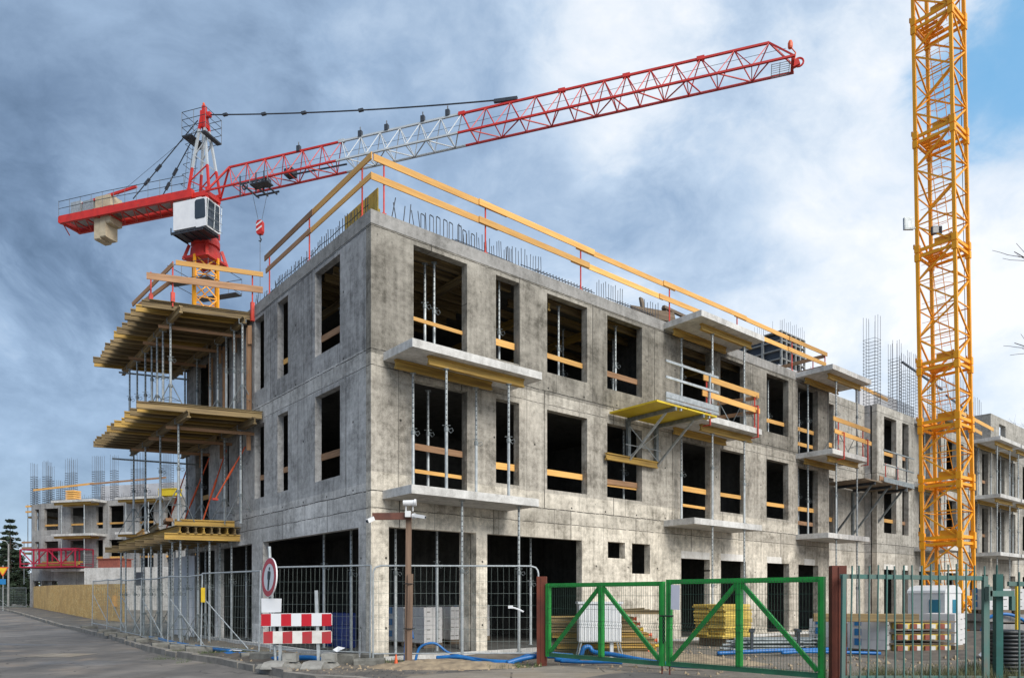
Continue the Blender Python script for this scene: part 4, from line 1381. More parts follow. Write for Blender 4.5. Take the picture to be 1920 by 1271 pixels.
for k, (p, q, lab) in enumerate((((34.9, .1, 11.35), (40.5, .1, 11.15), 'upper orange board along the wing roof edge right of the yellow mast'), ((34.6, .1, 10.85), (38.6, .1, 10.65), 'lower orange board along the wing roof edge right of the yellow mast'))):
    solo_bar('timber_board', p, q, .03, .2, M['pine'], lab, 'board', 'B')
solo_bar('steel_waler', (31.0, 1.3, 13.4), (36.2, 1.3, 12.95), .09, .09, M['steel_dark'], 'dark steel rod sloping behind the yellow mast above the wing roof', 'steel bar', 'B')
solo_bar('steel_waler', (36.8, 1.3, 12.75), (39.9, 1.3, 12.4), .09, .09, M['steel_dark'], 'dark steel rod sloping right of the yellow mast above the wing roof', 'steel bar', 'B')
solo_bar('timber_post', (36.9, .7, ZT + .4), (37.8, .7, ZT + 2.1), .14, .14, M['pine_grey'], 'dark leaning timber post on the wing roof right of the yellow mast', 'post', 'B')
# wing balcony props and beams
for k, (a0, a1) in enumerate(WB):
    nm = ('wing balcony behind the yellow mast', 'wing balcony past the yellow mast', 'last wing balcony by the edge')[k]
    for fl, (z0, z1) in enumerate(((.15, 3.658), (3.852, 6.538), (6.932, 9.578))):
        for a, b, sd in ((a0 + .6, -1.1, 'front left'), (a1 - .7, -1.1, 'front right'), (a0 + .5, -.25, 'back left'), (a1 - .9, -.25, 'back right')):
            if fl == 0 and b > -1:
                continue
            prop(a, b, z0, z1, 'steel prop at the %s of the %s, %s' % (sd, nm, ('ground level', 'middle level', 'top level')[fl]), GPB, frac=.5)
        if fl:
            for b, sd in ((-1.1, 'front'), (-.28, 'back')):
                solo_bar('timber_beam', (a0 + .3, b, z1 + .101), (a1 - .3, b, z1 + .101), .1, .2, M['h20'], 'yellow timber beam under the %s of the %s, %s' % (sd, nm, ('', 'middle level', 'top level')[fl]), 'beam', 'B', GB, True)
for k, (a, b, fl, lab) in enumerate(((26.3, .42, 3, 'steel prop in the broken top window left of the yellow mast'), (26.3, .5, 2, 'steel prop in the middle window left of the yellow mast'))):
    z = Z3 if fl == 3 else Z2
    prop(a, b, z, z + 2.75, lab, GI)

# ------------------------------------------------------------------ formwork decks along the left front
def deck(level, ztop, near_out, far_out, near_in_b, n, old, names):
    a_out = (near_out[0] + far_out[0]) / 2
    joist_lab, group = names
    for k in range(n):
        f = k / (n - 1)
        bo = near_out[1] + (far_out[1] - near_out[1]) * f
        ao = near_out[0] + (far_out[0] - near_out[0]) * f + rnd.uniform(-.09, .09)
        bi = near_in_b + (far_out[1] - near_out[1]) * f
        solo_bar('formwork_joist', (ao, bo + rnd.uniform(-.03, .03), ztop - .122), (-0.04, bi, ztop - .122), .08, .2, M['h20_old' if rnd.random() < .72 else 'h20'],
                 joist_lab if k else joist_lab.replace('timber joist', 'nearest timber joist'), 'beam', 'B', group, True)
    mb = MB((-1.5, 10, ztop))
    e = .06
    mb.prism([(near_out[0] + .25, near_out[1] - .16), (-.03, near_in_b - .06), (-.03, near_in_b + far_out[1] - near_out[1] + .06), (far_out[0] + .25, far_out[1] + .02)], ztop - .0215, ztop)
    return mb


mb = deck('upper', 9.88, (-2.86, 8.10), (-2.80, 15.0), 7.14, 16, .7, ('timber joist in the row under the upper formwork deck', 'joists of the upper formwork deck'))
solo(mb, 'plywood_deck', M['ply_shaded'], 'thin darkened plywood sheet covering the upper formwork deck', 'deck', 'B')
mb = deck('middle', 6.80, (-3.08, 7.26), (-3.0, 13.8), 6.30, 15, .7, ('timber joist in the row under the middle formwork deck', 'joists of the middle formwork deck'))
solo(mb, 'plywood_deck', M['ply_shaded'], 'thin darkened plywood sheet covering the middle formwork deck', 'deck', 'B')
GBR = 'bearers under the formwork decks'
for p, q, lab in (((-1.96, 7.30, 9.555), (-1.96, 10.9, 9.555), 'near outer bearer under the upper formwork deck'), ((-1.88, 10.2, 9.555), (-1.88, 14.8, 9.555), 'far outer bearer under the upper formwork deck'),
                  ((-.30, 6.95, 9.555), (-.30, 10.6, 9.555), 'near inner bearer under the upper formwork deck by the wall'), ((-.38, 10.0, 9.555), (-.38, 14.2, 9.555), 'far inner bearer under the upper formwork deck by the wall'),
                  ((-1.96, 6.55, 6.475), (-1.96, 10.4, 6.475), 'near outer bearer under the middle formwork deck'), ((-1.88, 9.8, 6.475), (-1.88, 13.6, 6.475), 'far outer bearer under the middle formwork deck'),
                  ((-.30, 6.15, 6.475), (-.30, 9.8, 6.475), 'near inner bearer under the middle formwork deck by the wall'), ((-.38, 9.2, 6.475), (-.38, 13.0, 6.475), 'far inner bearer under the middle formwork deck by the wall')):
    solo_bar('formwork_bearer', p, q, .1, .2, M['h20_old'], lab, 'beam', 'B', GBR, True)
GTB = 'thin battens tied between the props'
for k, (b0, z) in enumerate(((7.9, 9.36), (9.7, 9.36), (11.6, 9.36), (7.1, 6.28), (9.0, 6.28), (11.2, 6.28))):
    solo_bar('timber_batten', (-2.25, b0 + .62, z), (.0, b0 - .1, z), .03, .09, M['pine_old'], '%s thin batten tied to the props under the %s formwork deck' % (('nearest', 'middle', 'farthest')[k % 3], 'upper' if k < 3 else 'middle'), 'batten', 'B', GTB)
solo_bar('scaffold_tube', (-2.2, 13.9, 9.3), (.1, 13.2, 9.3), .05, .05, M['galv_dark'], 'thin steel tube under the far end of the upper formwork deck', 'tube', 'B')
solo_bar('scaffold_tube', (-2.6, 12.9, 6.1), (.1, 12.2, 6.1), .05, .05, M['galv_dark'], 'thin steel tube under the far end of the middle formwork deck', 'tube', 'B')
GPD = 'steel props between the formwork decks'
for k, b in enumerate((8.35, 9.16, 9.83, 10.79, 11.61, 12.71, 13.79)):
    prop(-1.96 if b < 10.6 else -1.88, b, 6.802, 9.455, 'steel prop under the outer edge of the upper formwork deck', GPD, tripod=(k in (0, 2)), headed=True)
for k, b in enumerate((7.05, 7.75, 8.45, 9.25, 10.0, 11.2, 12.6)):
    prop(-.33 if b < 10.2 else -.38, b, 6.802, 9.455, 'steel prop along the wall under the upper formwork deck', GPD, tripod=(k in (0, 3)), headed=True)
for k, b in enumerate((7.54, 9.46, 11.6, 13.2)):
    prop(-1.96 if b < 10 else -1.88, b, 3.63, 6.375, 'steel prop under the outer edge of the middle formwork deck', GPD, tripod=True, headed=True)
for k, b in enumerate((7.2, 8.6, 10.7, 12.4)):
    prop(-.33 if b < 9.5 else -.38, b, 3.63, 6.375, 'steel prop along the wall under the middle formwork deck', GPD, tripod=True, headed=True)
# orange diagonal braces leaning on the wall
for k, (b0, b1, lab) in enumerate(((8.2, 7.6, 'orange brace leaning on the left front nearest the third window'), (9.6, 9.3, 'tall orange brace leaning on the left front in the middle of the decks'), (11.9, 11.0, 'orange brace leaning on the left front farther along the deck'), (13.9, 13.5, 'dark red brace leaning at the far corner of the left front'))):
    z0 = 3.66 if k else 4.4
    p, q = Vector((-.75, b0, z0)), Vector((-.05, b1, z0 + (2.5 if k else 1.6)))
    t = Thing('push_pull_brace', lab, 'brace', p, 'B', 'orange push pull braces on the left front')
    t.part(t.mb().tube(p, p.lerp(q, .38), .022, 6), 'lower_tube', M['orange_paint'])
    t.part(t.mb().tube(p.lerp(q, .38), p.lerp(q, .62), .034, 6), 'sleeve', M['orange_paint'])
    t.part(t.mb().tube(p.lerp(q, .62), q, .022, 6), 'upper_tube', M['orange_paint'])
    t.part(t.mb().box(p.x - .08, p.x + .08, p.y - .06, p.y + .06, p.z - .01, p.z + .05), 'foot', M['red_post'])
for k, (b, z) in enumerate(((7.0, 8.9), (8.3, 9.0), (9.7, 9.0), (7.1, 5.8), (9.5, 5.9), (11.6, 5.9))):
    solo_bar('timber_offcut', (-.13, b, z), (-.13, b + .02, z + .55), .12, .03, M['pine_old'], 'short upright board on the wall under the %s deck, %s of three' % ('upper' if k < 3 else 'middle', ('nearest', 'second', 'farthest')[k % 3]), 'board', 'B', 'short boards fixed to the left front')
for k, (b, z) in enumerate(((7.1, 8.0), (9.2, 7.7), (10.6, 7.5))):
    solo_bar('timber_bearer', (-.12, b, 6.80), (-.12, b, 9.4), .14, .07, M['pine_old'], '%s upright timber post on the wall between the upper and middle decks' % ('nearest', 'second', 'farthest')[k], 'post', 'B', 'upright timber posts on the left front')

# guard rail on the upper deck
t = Thing('guard_rail', 'timber guard rail on red posts at the near end of the upper formwork deck', 'guard rail', (-2.0, 7.7, 9.88), 'B')
for a, b, h in ((-2.05, 7.78, 1.15), (-.05, 7.02, 1.2), (-2.5, 8.3, .9)):
    mb = t.mb()
    mb.tube((a, b, 9.75), (a, b, 9.88 + h), .022, 6)
    mb.box(a - .05, a + .05, b - .05, b + .05, 9.6 if a > -1 else 9.88, 10.15)
    t.part(mb, 'post', M['red_post'])
t.bar('rail_board', (-2.7, 7.93, 10.50), (.2, 6.86, 10.53), .03, .19, M['pine_old'])
t.bar('rail_board', (-2.0, 7.66, 10.98), (.2, 6.84, 10.98), .03, .14, M['pine'])
t.bar('rail_board', (-2.05, 7.74, 10.95), (-2.7, 9.6, 10.2), .03, .13, M['pine_old'])
t.bar('rail_board', (-2.05, 7.74, 10.5), (-2.6, 9.3, 10.1), .03, .13, M['pine_old'])

# lowest deck: joists run along the front, bearers across it
GLD = 'joists of the lowest formwork deck'
for k in range(9):
    a = -1.62 + .21 * k
    b0 = 8.66 - .31 * (a + 1.7)
    solo_bar('formwork_joist', (a, b0, 3.49), (a - .0 if a > -1.2 else a + .1, 17.0 if a < -.2 else 13.6, 3.49), .08, .2, M['h20_old' if k % 3 else 'h20'],
             'outermost timber joist along the edge of the lowest formwork deck' if k == 0 else 'timber joist end showing at the near edge of the lowest formwork deck', 'beam', 'B', GLD, True)
mb = MB((-.8, 12, 3.6))
mb.prism([(-1.74, 8.62), (-.02, 8.09), (-.02, 13.7), (-.02, 17.2), (-1.6, 17.2)], 3.592, 3.613)
solo(mb, 'plywood_deck', M['ply_shaded'], 'darkened plywood sheet on the lowest formwork deck above the forest of props', 'deck', 'B')
for k in range(8):
    b = 8.75 + 1.2 * k
    solo_bar('formwork_bearer', (-2.0, b + .1, 3.29), (.9 if k == 0 else -.02, b - .8, 3.29), .1, .2, M['h20_old' if k else 'h20'], 'long yellow bearer under the near edge of the lowest formwork deck' if k == 0 else 'bearer end sticking out under the outer edge of the lowest formwork deck', 'beam', 'B', GBR, True)
for p, q, lab, mt in (((-1.7, 8.9, 3.72), (-.1, 8.4, 3.72), 'yellow beam lying on the near edge of the lowest formwork deck', 'h20'), ((-1.6, 9.3, 3.72), (-.4, 8.95, 3.72), 'second yellow beam lying on the lowest formwork deck', 'h20'),
                      ((-1.75, 10.6, 3.72), (-1.5, 12.6, 3.72), 'weathered beam lying along the outer edge of the lowest formwork deck', 'h20_old'), ((-1.6, 13.0, 3.72), (-1.35, 15.0, 3.72), 'orange tinted beam lying far along the lowest formwork deck', 'pine')):
    solo_bar('timber_beam', p, q, .1, .2, M[mt], lab, 'beam', 'B', 'loose beams on the lowest formwork deck', True)
solo_bar('timber_beam', (-1.72, 9.4, 3.84), (-1.52, 10.6, 3.84), .2, .1, M['pine_old'], 'short weathered beam on the outer corner of the lowest deck', 'beam', 'B')
GPL = 'steel props under the lowest formwork deck'
k = 0
for b in (8.9, 9.9, 11.1, 12.3, 13.5, 14.7, 15.9, 17.0):
    for a in (-1.55, -.75, -.15):
        k += 1
        prop(a + rnd.uniform(-.06, .06), b - .31 * (a + 1.7) * .6 + rnd.uniform(-.1, .1), 0.06, 3.185, 'steel prop in the forest of props under the lowest formwork deck', GPL, tripod=(k % 4 == 1), headed=True)
for k, (b, lab) in enumerate(((7.6, 'nearer'), (9.2, 'farther'))):
    prop(.55, b, .165, 3.6, 'steel prop inside the ground floor behind the lowest deck, %s one' % lab, 'steel props inside the ground floor')
# white sheeting hung at the far ground floor wall
mb = MB((-.3, 13.4, .2))
prev = None
nn = 22
for i in range(nn + 1):
    x = -.35 + .06 * math.sin(i * 1.1) + .03 * math.sin(i * 2.7)
    b = 11.6 + 2.3 * i / nn
    if prev:
        mb.face((prev[0], prev[1], .12), (x, b, .12), (x + .05 * math.sin(i), b, 2.9), (prev[0] + .05 * math.sin(i - 1), prev[1], 2.9))
    prev = (x, b)
o = solo(mb, 'plastic_sheet', M['sheet_white'], 'wrinkled white plastic sheet hung on the ground floor wall behind the props', 'sheet', 'B')
so = o.modifiers.new('thick', 'SOLIDIFY')
so.thickness = .006

# ------------------------------------------------------------------ bracket scaffolds
t = Thing('bracket_scaffold', 'yellow decked bracket scaffold hung on the right front left of the second balcony', 'scaffold', (8.9, -.8, 6.8), 'B')
zt = 6.80
for a0, a1 in ((7.66, 9.0), (9.02, 10.42)):
    mb = t.mb()
    mb.box(a0, a1, -1.78, -.06, zt - .05, zt)
    t.part(mb, 'deck_board', M['yellow_deck'])
for a in (8.47, 9.76):
    mb = t.mb()
    mb.bar((a, -.07, 5.45), (a, -.07, zt - .06), .12, .09)
    mb.bar((a, -.03, zt - .11), (a, -1.8, zt - .11), .07, .10)
    t.part(mb, 'bracket', M['galv_dark'])
    mb = t.mb()
    mb.bar((a, -.1, 5.5), (a, -1.45, zt - .15), .055, .055)
    t.part(mb, 'strut', M['galv'])
mb = t.mb()
mb.tube((8.47, -.12, 5.62), (9.76, -.12, 6.45), .018, 5)
mb.tube((8.47, -.12, 6.5), (9.76, -.12, 5.62), .018, 5)
mb.tube((8.3, -.12, 5.95), (9.9, -.12, 5.95), .018, 5)
t.part(mb, 'cross_brace', M['galv'])
for a in (8.75, 10.08):
    mb = t.mb()
    mb.bar((a, -1.74, zt - .12), (a + .0, -1.78, zt + 1.18), .06, .05)
    t.part(mb, 'post', M['galv'])
for z, h in ((zt + 1.12, .07), (zt + .68, .07), (zt + .20, .16), (zt + .06, .08)):
    t.bar('rail', (8.02, -1.80, z), (10.46, -1.80, z), .03, h, M['galv'])
solo_bar('timber_beam', (7.45, -.12, 5.50), (9.72, -.12, 5.50), .1, .2, M['h20'], 'yellow beam spanning a window at the foot of the bracket scaffold', 'beam', 'B', None, True)

t = Thing('bracket_scaffold', 'dark bracket scaffold with steel rail at the recess right of the end balcony', 'scaffold', (23.6, -.3, 6.2), 'B')
mb = t.mb()
for k in range(7):
    mb.box(21.4, 26.3 + rnd.uniform(-.3, .2), -1.15 + .24 * k, -1.15 + .24 * k + .22, 6.16, 6.205)
t.part(mb, 'deck_board', M['pine_grey'])
for a in (22.4, 23.9, 25.3):
    mb = t.mb()
    mb.bar((a, -1.1, 6.1), (a, .5, 6.1), .1, .1)
    t.part(mb, 'bracket', M['steel_dark'])
    mb = t.mb()
    mb.bar((a, -.95, 6.05), (a, .5, 4.2), .07, .07)
    mb.bar((a, .5, 3.95), (a, .5, 6.05), .09, .09)
    t.part(mb, 'strut', M['galv_dark'])
for a in (24.2, 25.2):
    mb = t.mb()
    mb.bar((a, -1.2, 6.0), (a, -1.2, 7.5), .05, .05)
    t.part(mb, 'post', M['galv_dark'])
for z in (7.5, 6.9, 6.3):
    t.bar('rail', (22.9, -1.23, z), (25.9, -1.23, z - .02), .03, .05 if z > 6.5 else .2, M['galv_dark'])
for p, q in (((24.6, -1.0, 6.85), (27.1, .0, 6.85)), ((22.8, -1.1, 6.35), (25.6, -.9, 6.30))):
    solo_bar('timber_board', p, q, .03, .2, M['pine_old'], 'brown board on the recess scaffold, %s one' % ('upper' if p[2] > 6.5 else 'lower'), 'board', 'B')
for a in (23.6, 24.8):
    mb = MB((a, -1.0, 6.2))
    mb.tube((a, -1.0, 6.2), (a, -1.0, 7.05), .02, 5)
    mb.box(a - .05, a + .05, -1.05, -.95, 6.2, 6.45)
    solo(mb, 'red_post', M['red_post'], 'short red post on the recess scaffold, %s one' % ('left' if a < 24 else 'right'), 'post', 'B')

# ------------------------------------------------------------------ yellow crane mast
MX, MY = 15.4, 24.8     # nearest leg
PH = R(50.8)
SD = 1.2
UA = (-math.cos(PH), math.sin(PH))
UC = (math.sin(PH), math.cos(PH))
YM = Thing('crane_mast', 'tall yellow lattice mast of a tower crane rising in front of the wing', 'crane', (MX + (UA[0] + UC[0]) * SD / 2, MY + (UA[1] + UC[1]) * SD / 2, 0.1))
LEG = [(0, 0), (SD, 0), (SD, SD), (0, SD)]   # u along A, v along C


def my(u, v, z):
    return (MX + UA[0] * u + UC[0] * v, MY + UA[1] * u + UC[1] * v, z)


LEVELS = [(0.1, 1.36), (1.36, 3.46), (3.46, 5.50), (5.50, 7.54), (7.54, 9.62), (9.62, 13.66), (13.66, 17.68), (17.68, 21.72), (21.72, 25.8)]
for si, (z0, z1) in enumerate(LEVELS):
    mb = YM.mb()
    for u, v in LEG:
        mb.bar(my(u, v, z0), my(u, v, z1), .105, .105, up=(UA[0], UA[1], 0))
    nb = max(1, round((z1 - z0) / 1.01))
    for f in range(4):
        (u0, v0), (u1, v1) = LEG[f], LEG[(f + 1) % 4]
        for k in range(nb):
            a, b = z0 + (z1 - z0) * k / nb + .05, z0 + (z1 - z0) * (k + 1) / nb - .05
            if (k + f) % 2 == 0:
                mb.bar(my(u0, v0, a), my(u1, v1, b), .05, .05)
            else:
                mb.bar(my(u1, v1, a), my(u0, v0, b), .05, .05)
            if k and nb > 2 or (k == 1):
                zz = z0 + (z1 - z0) * k / nb
                mb.bar(my(u0, v0, zz), my(u1, v1, zz), .035, .035)
    YM.part(mb, 'mast_section', M['crane_yellow'])
for si, (z0, z1) in enumerate(LEVELS[1:]):
    z = z0
    mb = YM.mb()
    for u, v in LEG:
        for dz in (-.15, .15):
            mb.bar(my(u, v, z + dz - .13), my(u, v, z + dz + .13), .16, .16, up=(UA[0], UA[1], 0))
        mb.tube(my(u + .11, v, z + .2), my(u + .11, v, z + .36), .03, 5)
        mb.tube(my(u, v + .11, z + .2), my(u, v + .11, z + .36), .03, 5)
    for f in range(4):
        (u0, v0), (u1, v1) = LEG[f], LEG[(f + 1) % 4]
        mb.bar(my(u0, v0, z + .10), my(u1, v1, z + .10), .06, .11)
        mb.bar(my(u0, v0, z - .12), my(u1, v1, z - .12), .06, .09)
    mb.bar(my(0.1, .05, z + .25), my(SD * .55, .05, z + .25), .02, .2)
    for k in range(5):
        v = .15 + .22 * k
        mb.bar(my(SD * .45, v, z - .02), my(SD - .08, v, z - .02), .16, .02)
    mb.bar(my(0, 0, z - .05), my(SD, SD, z - .05), .05, .05)
    YM.part(mb, 'joint_frame', M['crane_yellow'])
mb = YM.mb()
for z0, z1 in LEVELS[1:]:
    p0, p1 = my(.38, .75, z0 + .05), my(.62, .45, z1)
    q0, q1 = my(.68, .75, z0 + .05), my(.92, .45, z1)
    mb.tube(p0, p1, .014, 4)
    mb.tube(q0, q1, .014, 4)
    n = int((z1 - z0) / .28)
    for k in range(n):
        f = (k + .5) / n
        mb.tube(Vector(p0).lerp(Vector(p1), f), Vector(q0).lerp(Vector(q1), f), .009, 4)
    if z1 - z0 > 3:
        for k in range(5):
            f = .1 + .2 * k
            c = Vector(p0).lerp(Vector(q1), .5).lerp(Vector(p1), f * .0) + Vector((0, 0, (f - .5) * (z1 - z0)))
            mb.ring((c.x, c.y, c.z), .36, .010, 14, 'z', 4)
        for k in range(6):
            f = .06 + .17 * k
            zz = z0 + (z1 - z0) * f
            mb.tube(my(0, .3, zz), my(SD, .3, zz + .03), .008, 4)
YM.part(mb, 'ladder', M['crane_yellow'])
# foot: splayed stubs on a ballast frame
mb = YM.mb()
for u, v in LEG:
    mb = YM.mb()
    mb.bar(my(u, v, -.05), my(u, v, .25), .3, .3, up=(UA[0], UA[1], 0))
    YM.part(mb, 'foot', M['crane_yellow'])
mb = YM.mb()
mb.bar(my(-.5, -.0, .6), my(.1, .0, 1.5), .07, .07)
YM.part(mb, 'foot_brace', M['crane_yellow'])
mb = YM.mb()
mb.bar(my(-.6, .6, .5), my(.1, .5, 1.6), .1, .1)
YM.part(mb, 'foot_brace', M['crane_yellow'])
mb = YM.mb()
mb.bar(my(0, SD, .35), my(SD, SD, .35), .2, .2)
mb.bar(my(0, 0, .55), my(0, SD, .55), .1, .22)
YM.part(mb, 'foot_beam', M['crane_yellow'])
for k, (u, v, z, dx) in enumerate(((SD + .02, -.1, 14.65, -.3), (SD * .62, .0, 14.25, .12))):
    mb = YM.mb()
    p = Vector(my(u, v, z))
    mb.bar(p + Vector((dx - .17, -.12, .0)), p + Vector((dx + .17, -.12, .0)), .10, .42 if k == 0 else .26)
    mb.bar(p + Vector((0, 0, -.1)), p + Vector((dx, -.1, -.1)), .05, .05)
    fl = YM.part(mb, 'floodlight', M['galv' if k == 0 else 'steel_dark'])
    mb = YM.mb()
    mb.bar(p + Vector((dx - .15, -.175, .0)), p + Vector((dx + .15, -.175, .0)), .012, .36 if k == 0 else .2)
    YM.part(mb, 'lamp_glass', M['glass' if k else 'galv'], fl)
mb = YM.mb()
mb.tube(my(.15, SD + .06, .3), my(.15, SD + .06, 25), .012, 4)
mb.tube(my(.05, SD + .08, .3), my(.05, SD + .08, 25), .008, 4)
YM.part(mb, 'power_cable', M['steel_dark'])
YM.o.rotation_euler = (0, R(-1.03), 0)

# ------------------------------------------------------------------ red and white tower crane behind the building
KX, KY = -20.3, 48.0
KR = math.atan2(-11.5, 34.8)
RC = Thing('tower_crane', 'red and white tower crane with white cab standing behind the concrete shell', 'crane', (0, 0, 0), 'W')
RC.base = Vector((0, 0, 0))
RC.o.location = (KX, KY, 0)
RC.o.rotation_euler = (0, 0, KR)
Y_, W_, RD = M['crane_yellow'], M['crane_white'], M['crane_red']


def lat(mb, p, q, w=.055):
    mb.bar(p, q, w, w)


# yellow mast, square to the jib turned 45 degrees
mb = RC.mb()
hs = .66
cor = [(-hs, 0), (0, -hs), (hs, 0), (0, hs)]
cor = [(1.5 * x, 1.5 * y) for x, y in cor]
z = 0.0
while z < 23.6:
    z1 = min(z + 1.5, 23.7)
    for f in range(4):
        (x0, y0), (x1, y1) = cor[f], cor[(f + 1) % 4]
        mb.bar((x0, y0, z), (x0, y0, z1), .14, .14)
        mb.bar((x0, y0, z), (x1, y1, z1), .07, .07)
        mb.bar((x1, y1, z), (x0, y0, z1), .07, .07)
        mb.bar((x0, y0, z), (x1, y1, z), .06, .06)
    z = z1
RC.part(mb, 'mast', Y_)
mb = RC.mb()
for zz in (21.9, 22.9):
    mb.path([(-1.6, -1.6, zz), (1.6, -1.6, zz), (1.6, 1.6, zz), (-1.6, 1.6, zz)], .022, 4, closed=True)
for x in (-1.6, -.5, .5, 1.6):
    for y in (-1.6, 1.6):
        mb.tube((x, y, 21.8), (x, y, 22.95), .018, 4)
mb.box(-1.6, 1.6, -1.6, -1.0, 21.76, 21.82)
mb.box(-1.6, 1.6, 1.0, 1.6, 21.76, 21.82)
RC.part(mb, 'mast_platform', M['steel_dark'])
# slewing ring
mb = RC.mb()
mb.prism([(-1.0, -1.0), (1.0, -1.0), (1.0, 1.0), (-1.0, 1.0)], 23.55, 23.7)
for sx in (-1, 1):
    for sy in (-1, 1):
        mb.bar((sx * .95, sy * .95, 23.5), (sx * .7, sy * .7, 24.5), .18, .18)
mb.lathe([(.98, 23.7), (.92, 24.3), (.78, 24.35), (.78, 24.5), (.9, 24.55), (.9, 24.9), (.8, 25.15)], n=20)
RC.part(mb, 'slewing_ring', RD)
mb = RC.mb()
for sx in (-1, 1):
    for sy in (-1, 1):
        mb.bar((sx * .58, sy * .52, 25.2), (sx * .58, sy * .52, 28.2), .16, .16)
    mb.bar((sx * .58, -.44, 26.3), (sx * .58, .44, 26.3), .12, .12)
    mb.bar((-.5, sx * .52, 27.3), (.5, sx * .52, 27.3), .12, .12)
    mb.bar((-.5, sx * .52, 25.4), (.5, sx * .52, 27.2), .09, .09)
mb.box(-.7, .7, -.62, .62, 27.65, 27.95)
RC.part(mb, 'turntable_frame', RD)
# cab on the camera side
mb = RC.mb()
mb.box(-.78, 1.0, -2.0, -.72, 24.85, 26.62)
RC.part(mb, 'cab_body', M['cab_white'])
mb = RC.mb()
mb.extrude([(-.64, -.92), (.64, -.92), (.64, .95), (-.64, .95)], (1.002, -1.36, 25.7), (1.4, -1.36, 25.7))
mb.box(1.4, 1.78, -2.0, -1.93, 24.8, 26.6)
mb.box(1.4, 1.78, -.79, -.72, 24.8, 26.6)
mb.box(1.4, 1.80, -1.929, -.791, 26.52, 26.6)
mb.box(1.4, 1.76, -1.929, -.791, 24.8, 24.9)
CABF = RC.part(mb, 'cab_front', M['cab_white'])
mb = RC.mb()
c = .10
mb.extrude([(x_ + .42, z_) for x_, z_ in [(.50, 25.3 + c), (.50 + c, 25.3), (1.24, 25.3), (1.32, 25.4), (1.28, 26.42), (1.2, 26.52), (.6, 26.52), (.50, 26.52 - c)]], (0, -2.012, 0), (0, -2.001, 0))
RC.part(mb, 'cab_window', M['glass'], CABF)
mb = RC.mb()
mb.extrude([(-.55, -.8), (.55, -.8), (.55, .8), (-.55, .8)], (1.77, -1.36, 25.7), (1.79, -1.36, 25.7))
RC.part(mb, 'windscreen', M['glass'], CABF)
mb = RC.mb()
for zz in (24.85, 25.4, 25.95, 26.5):
    mb.tube((1.84, -1.98, zz), (1.98, -.75, zz), .02, 4)
for y in (-1.98, -1.36, -.75):
    mb.tube((1.84, y, 24.8), (1.94, y, 26.5), .02, 4)
RC.part(mb, 'guard_grille', M['galv'])
mb = RC.mb()
mb.box(-.88, 1.7, -2.08, -.7, 24.66, 24.71)
for k in range(5):
    mb.bar((-.84 + .6 * k, -2.08, 24.63), (-.84 + .6 * k, -.6, 24.63), .05, .07)
mb.bar((-.88, -2.08, 24.56), (1.6, -2.08, 24.56), .05, .05)
mb.bar((-.9, -2.06, 24.6), (-.9, -2.06, 25.0), .05, .05)
RC.part(mb, 'cab_platform', M['steel_dark'])
# tower head
ZB = 28.0
AP = (-.1, 0, 33.75)


def head(t0, t1, mat):
    mb = RC.mb()
    for sx, sy in ((-.95, -.55), (.75, -.55), (-.95, .55), (.75, .55)):
        p0, p1 = Vector((sx, sy, ZB)), Vector((AP[0] + sx * .12, AP[1] + sy * .25, 33.2))
        mb.bar(p0.lerp(p1, t0), p0.lerp(p1, t1), .135, .135)
    for k in range(6):
        f0, f1 = k / 6, (k + 1) / 6
        if f0 < t0 - .01 or f1 > t1 + .01:
            continue
        for sy in (-.55, .55):
            L0, L1 = Vector((-.95, sy, ZB)), Vector((AP[0] - .11, sy * .25, 33.2))
            Q0, Q1 = Vector((.75, sy, ZB)), Vector((AP[0] + .09, sy * .25, 33.2))
            a, b = (L0.lerp(L1, f0), Q0.lerp(Q1, f1)) if k % 2 else (Q0.lerp(Q1, f0), L0.lerp(L1, f1))
            mb.bar(a, b, .06, .06)
    return mb


RC.part(head(0, 1 / 3, RD), 'head_base', RD)
RC.part(head(1 / 3, 5 / 6, W_), 'head_middle', W_)
mb = head(5 / 6, 1.0, RD)
mb.box(-.30, .10, -.18, .18, 32.5, 33.6)
mb.box(-.22, .02, -.11, .11, 33.6, 33.95)
mb.box(.10, .42, -.11, .11, 33.15, 33.45)
RC.part(mb, 'head_top', RD)
mb = RC.mb()
mb.lathe([(.07, 34.0), (.08, 34.12), (.03, 34.2)], (-.15, 0, 0), 8)
RC.part(mb, 'beacon', M['orange_paint'])
mb = RC.mb()
for zz in (31.75, 32.3, 32.8, 33.3):
    mb.path([(-1.25, -.75, zz), (.65, -.75, zz), (.65, .75, zz), (-1.25, .75, zz)], .025, 4, closed=True)
for x in (-1.25, -.3, .65):
    for y in (-.75, .75):
        mb.tube((x, y, 31.7), (x, y, 33.3), .022, 4)
mb.box(-1.25, -.45, -.75, .75, 31.68, 31.73)
mb.box(.3, .65, -.75, .75, 31.68, 31.73)
for s in (-.2, .2):
    mb.tube((-1.25, s, 28.4), (-.75, s, 32.0), .025, 4)
for k in range(12):
    f = k / 12
    mb.tube((-1.25 + .5 * f, -.2, 28.4 + 3.6 * f), (-1.25 + .5 * f, .2, 28.4 + 3.6 * f), .014, 4)
for k in range(5):
    zz = 28.9 + .65 * k
    mb.path([(-1.15 + .09 * k, -.35, zz), (-1.75 + .09 * k, -.3, zz), (-1.75 + .09 * k, .3, zz), (-1.15 + .09 * k, .35, zz)], .02, 4)
mb.tube((-1.75, 0, 28.9), (-1.4, 0, 31.5), .02, 4)
RC.part(mb, 'head_platform', M['steel_dark'])


# jib
def jib_node(s):
    """bottom chord height drops slightly, apex height above it"""
    return 27.9 + .012 * s


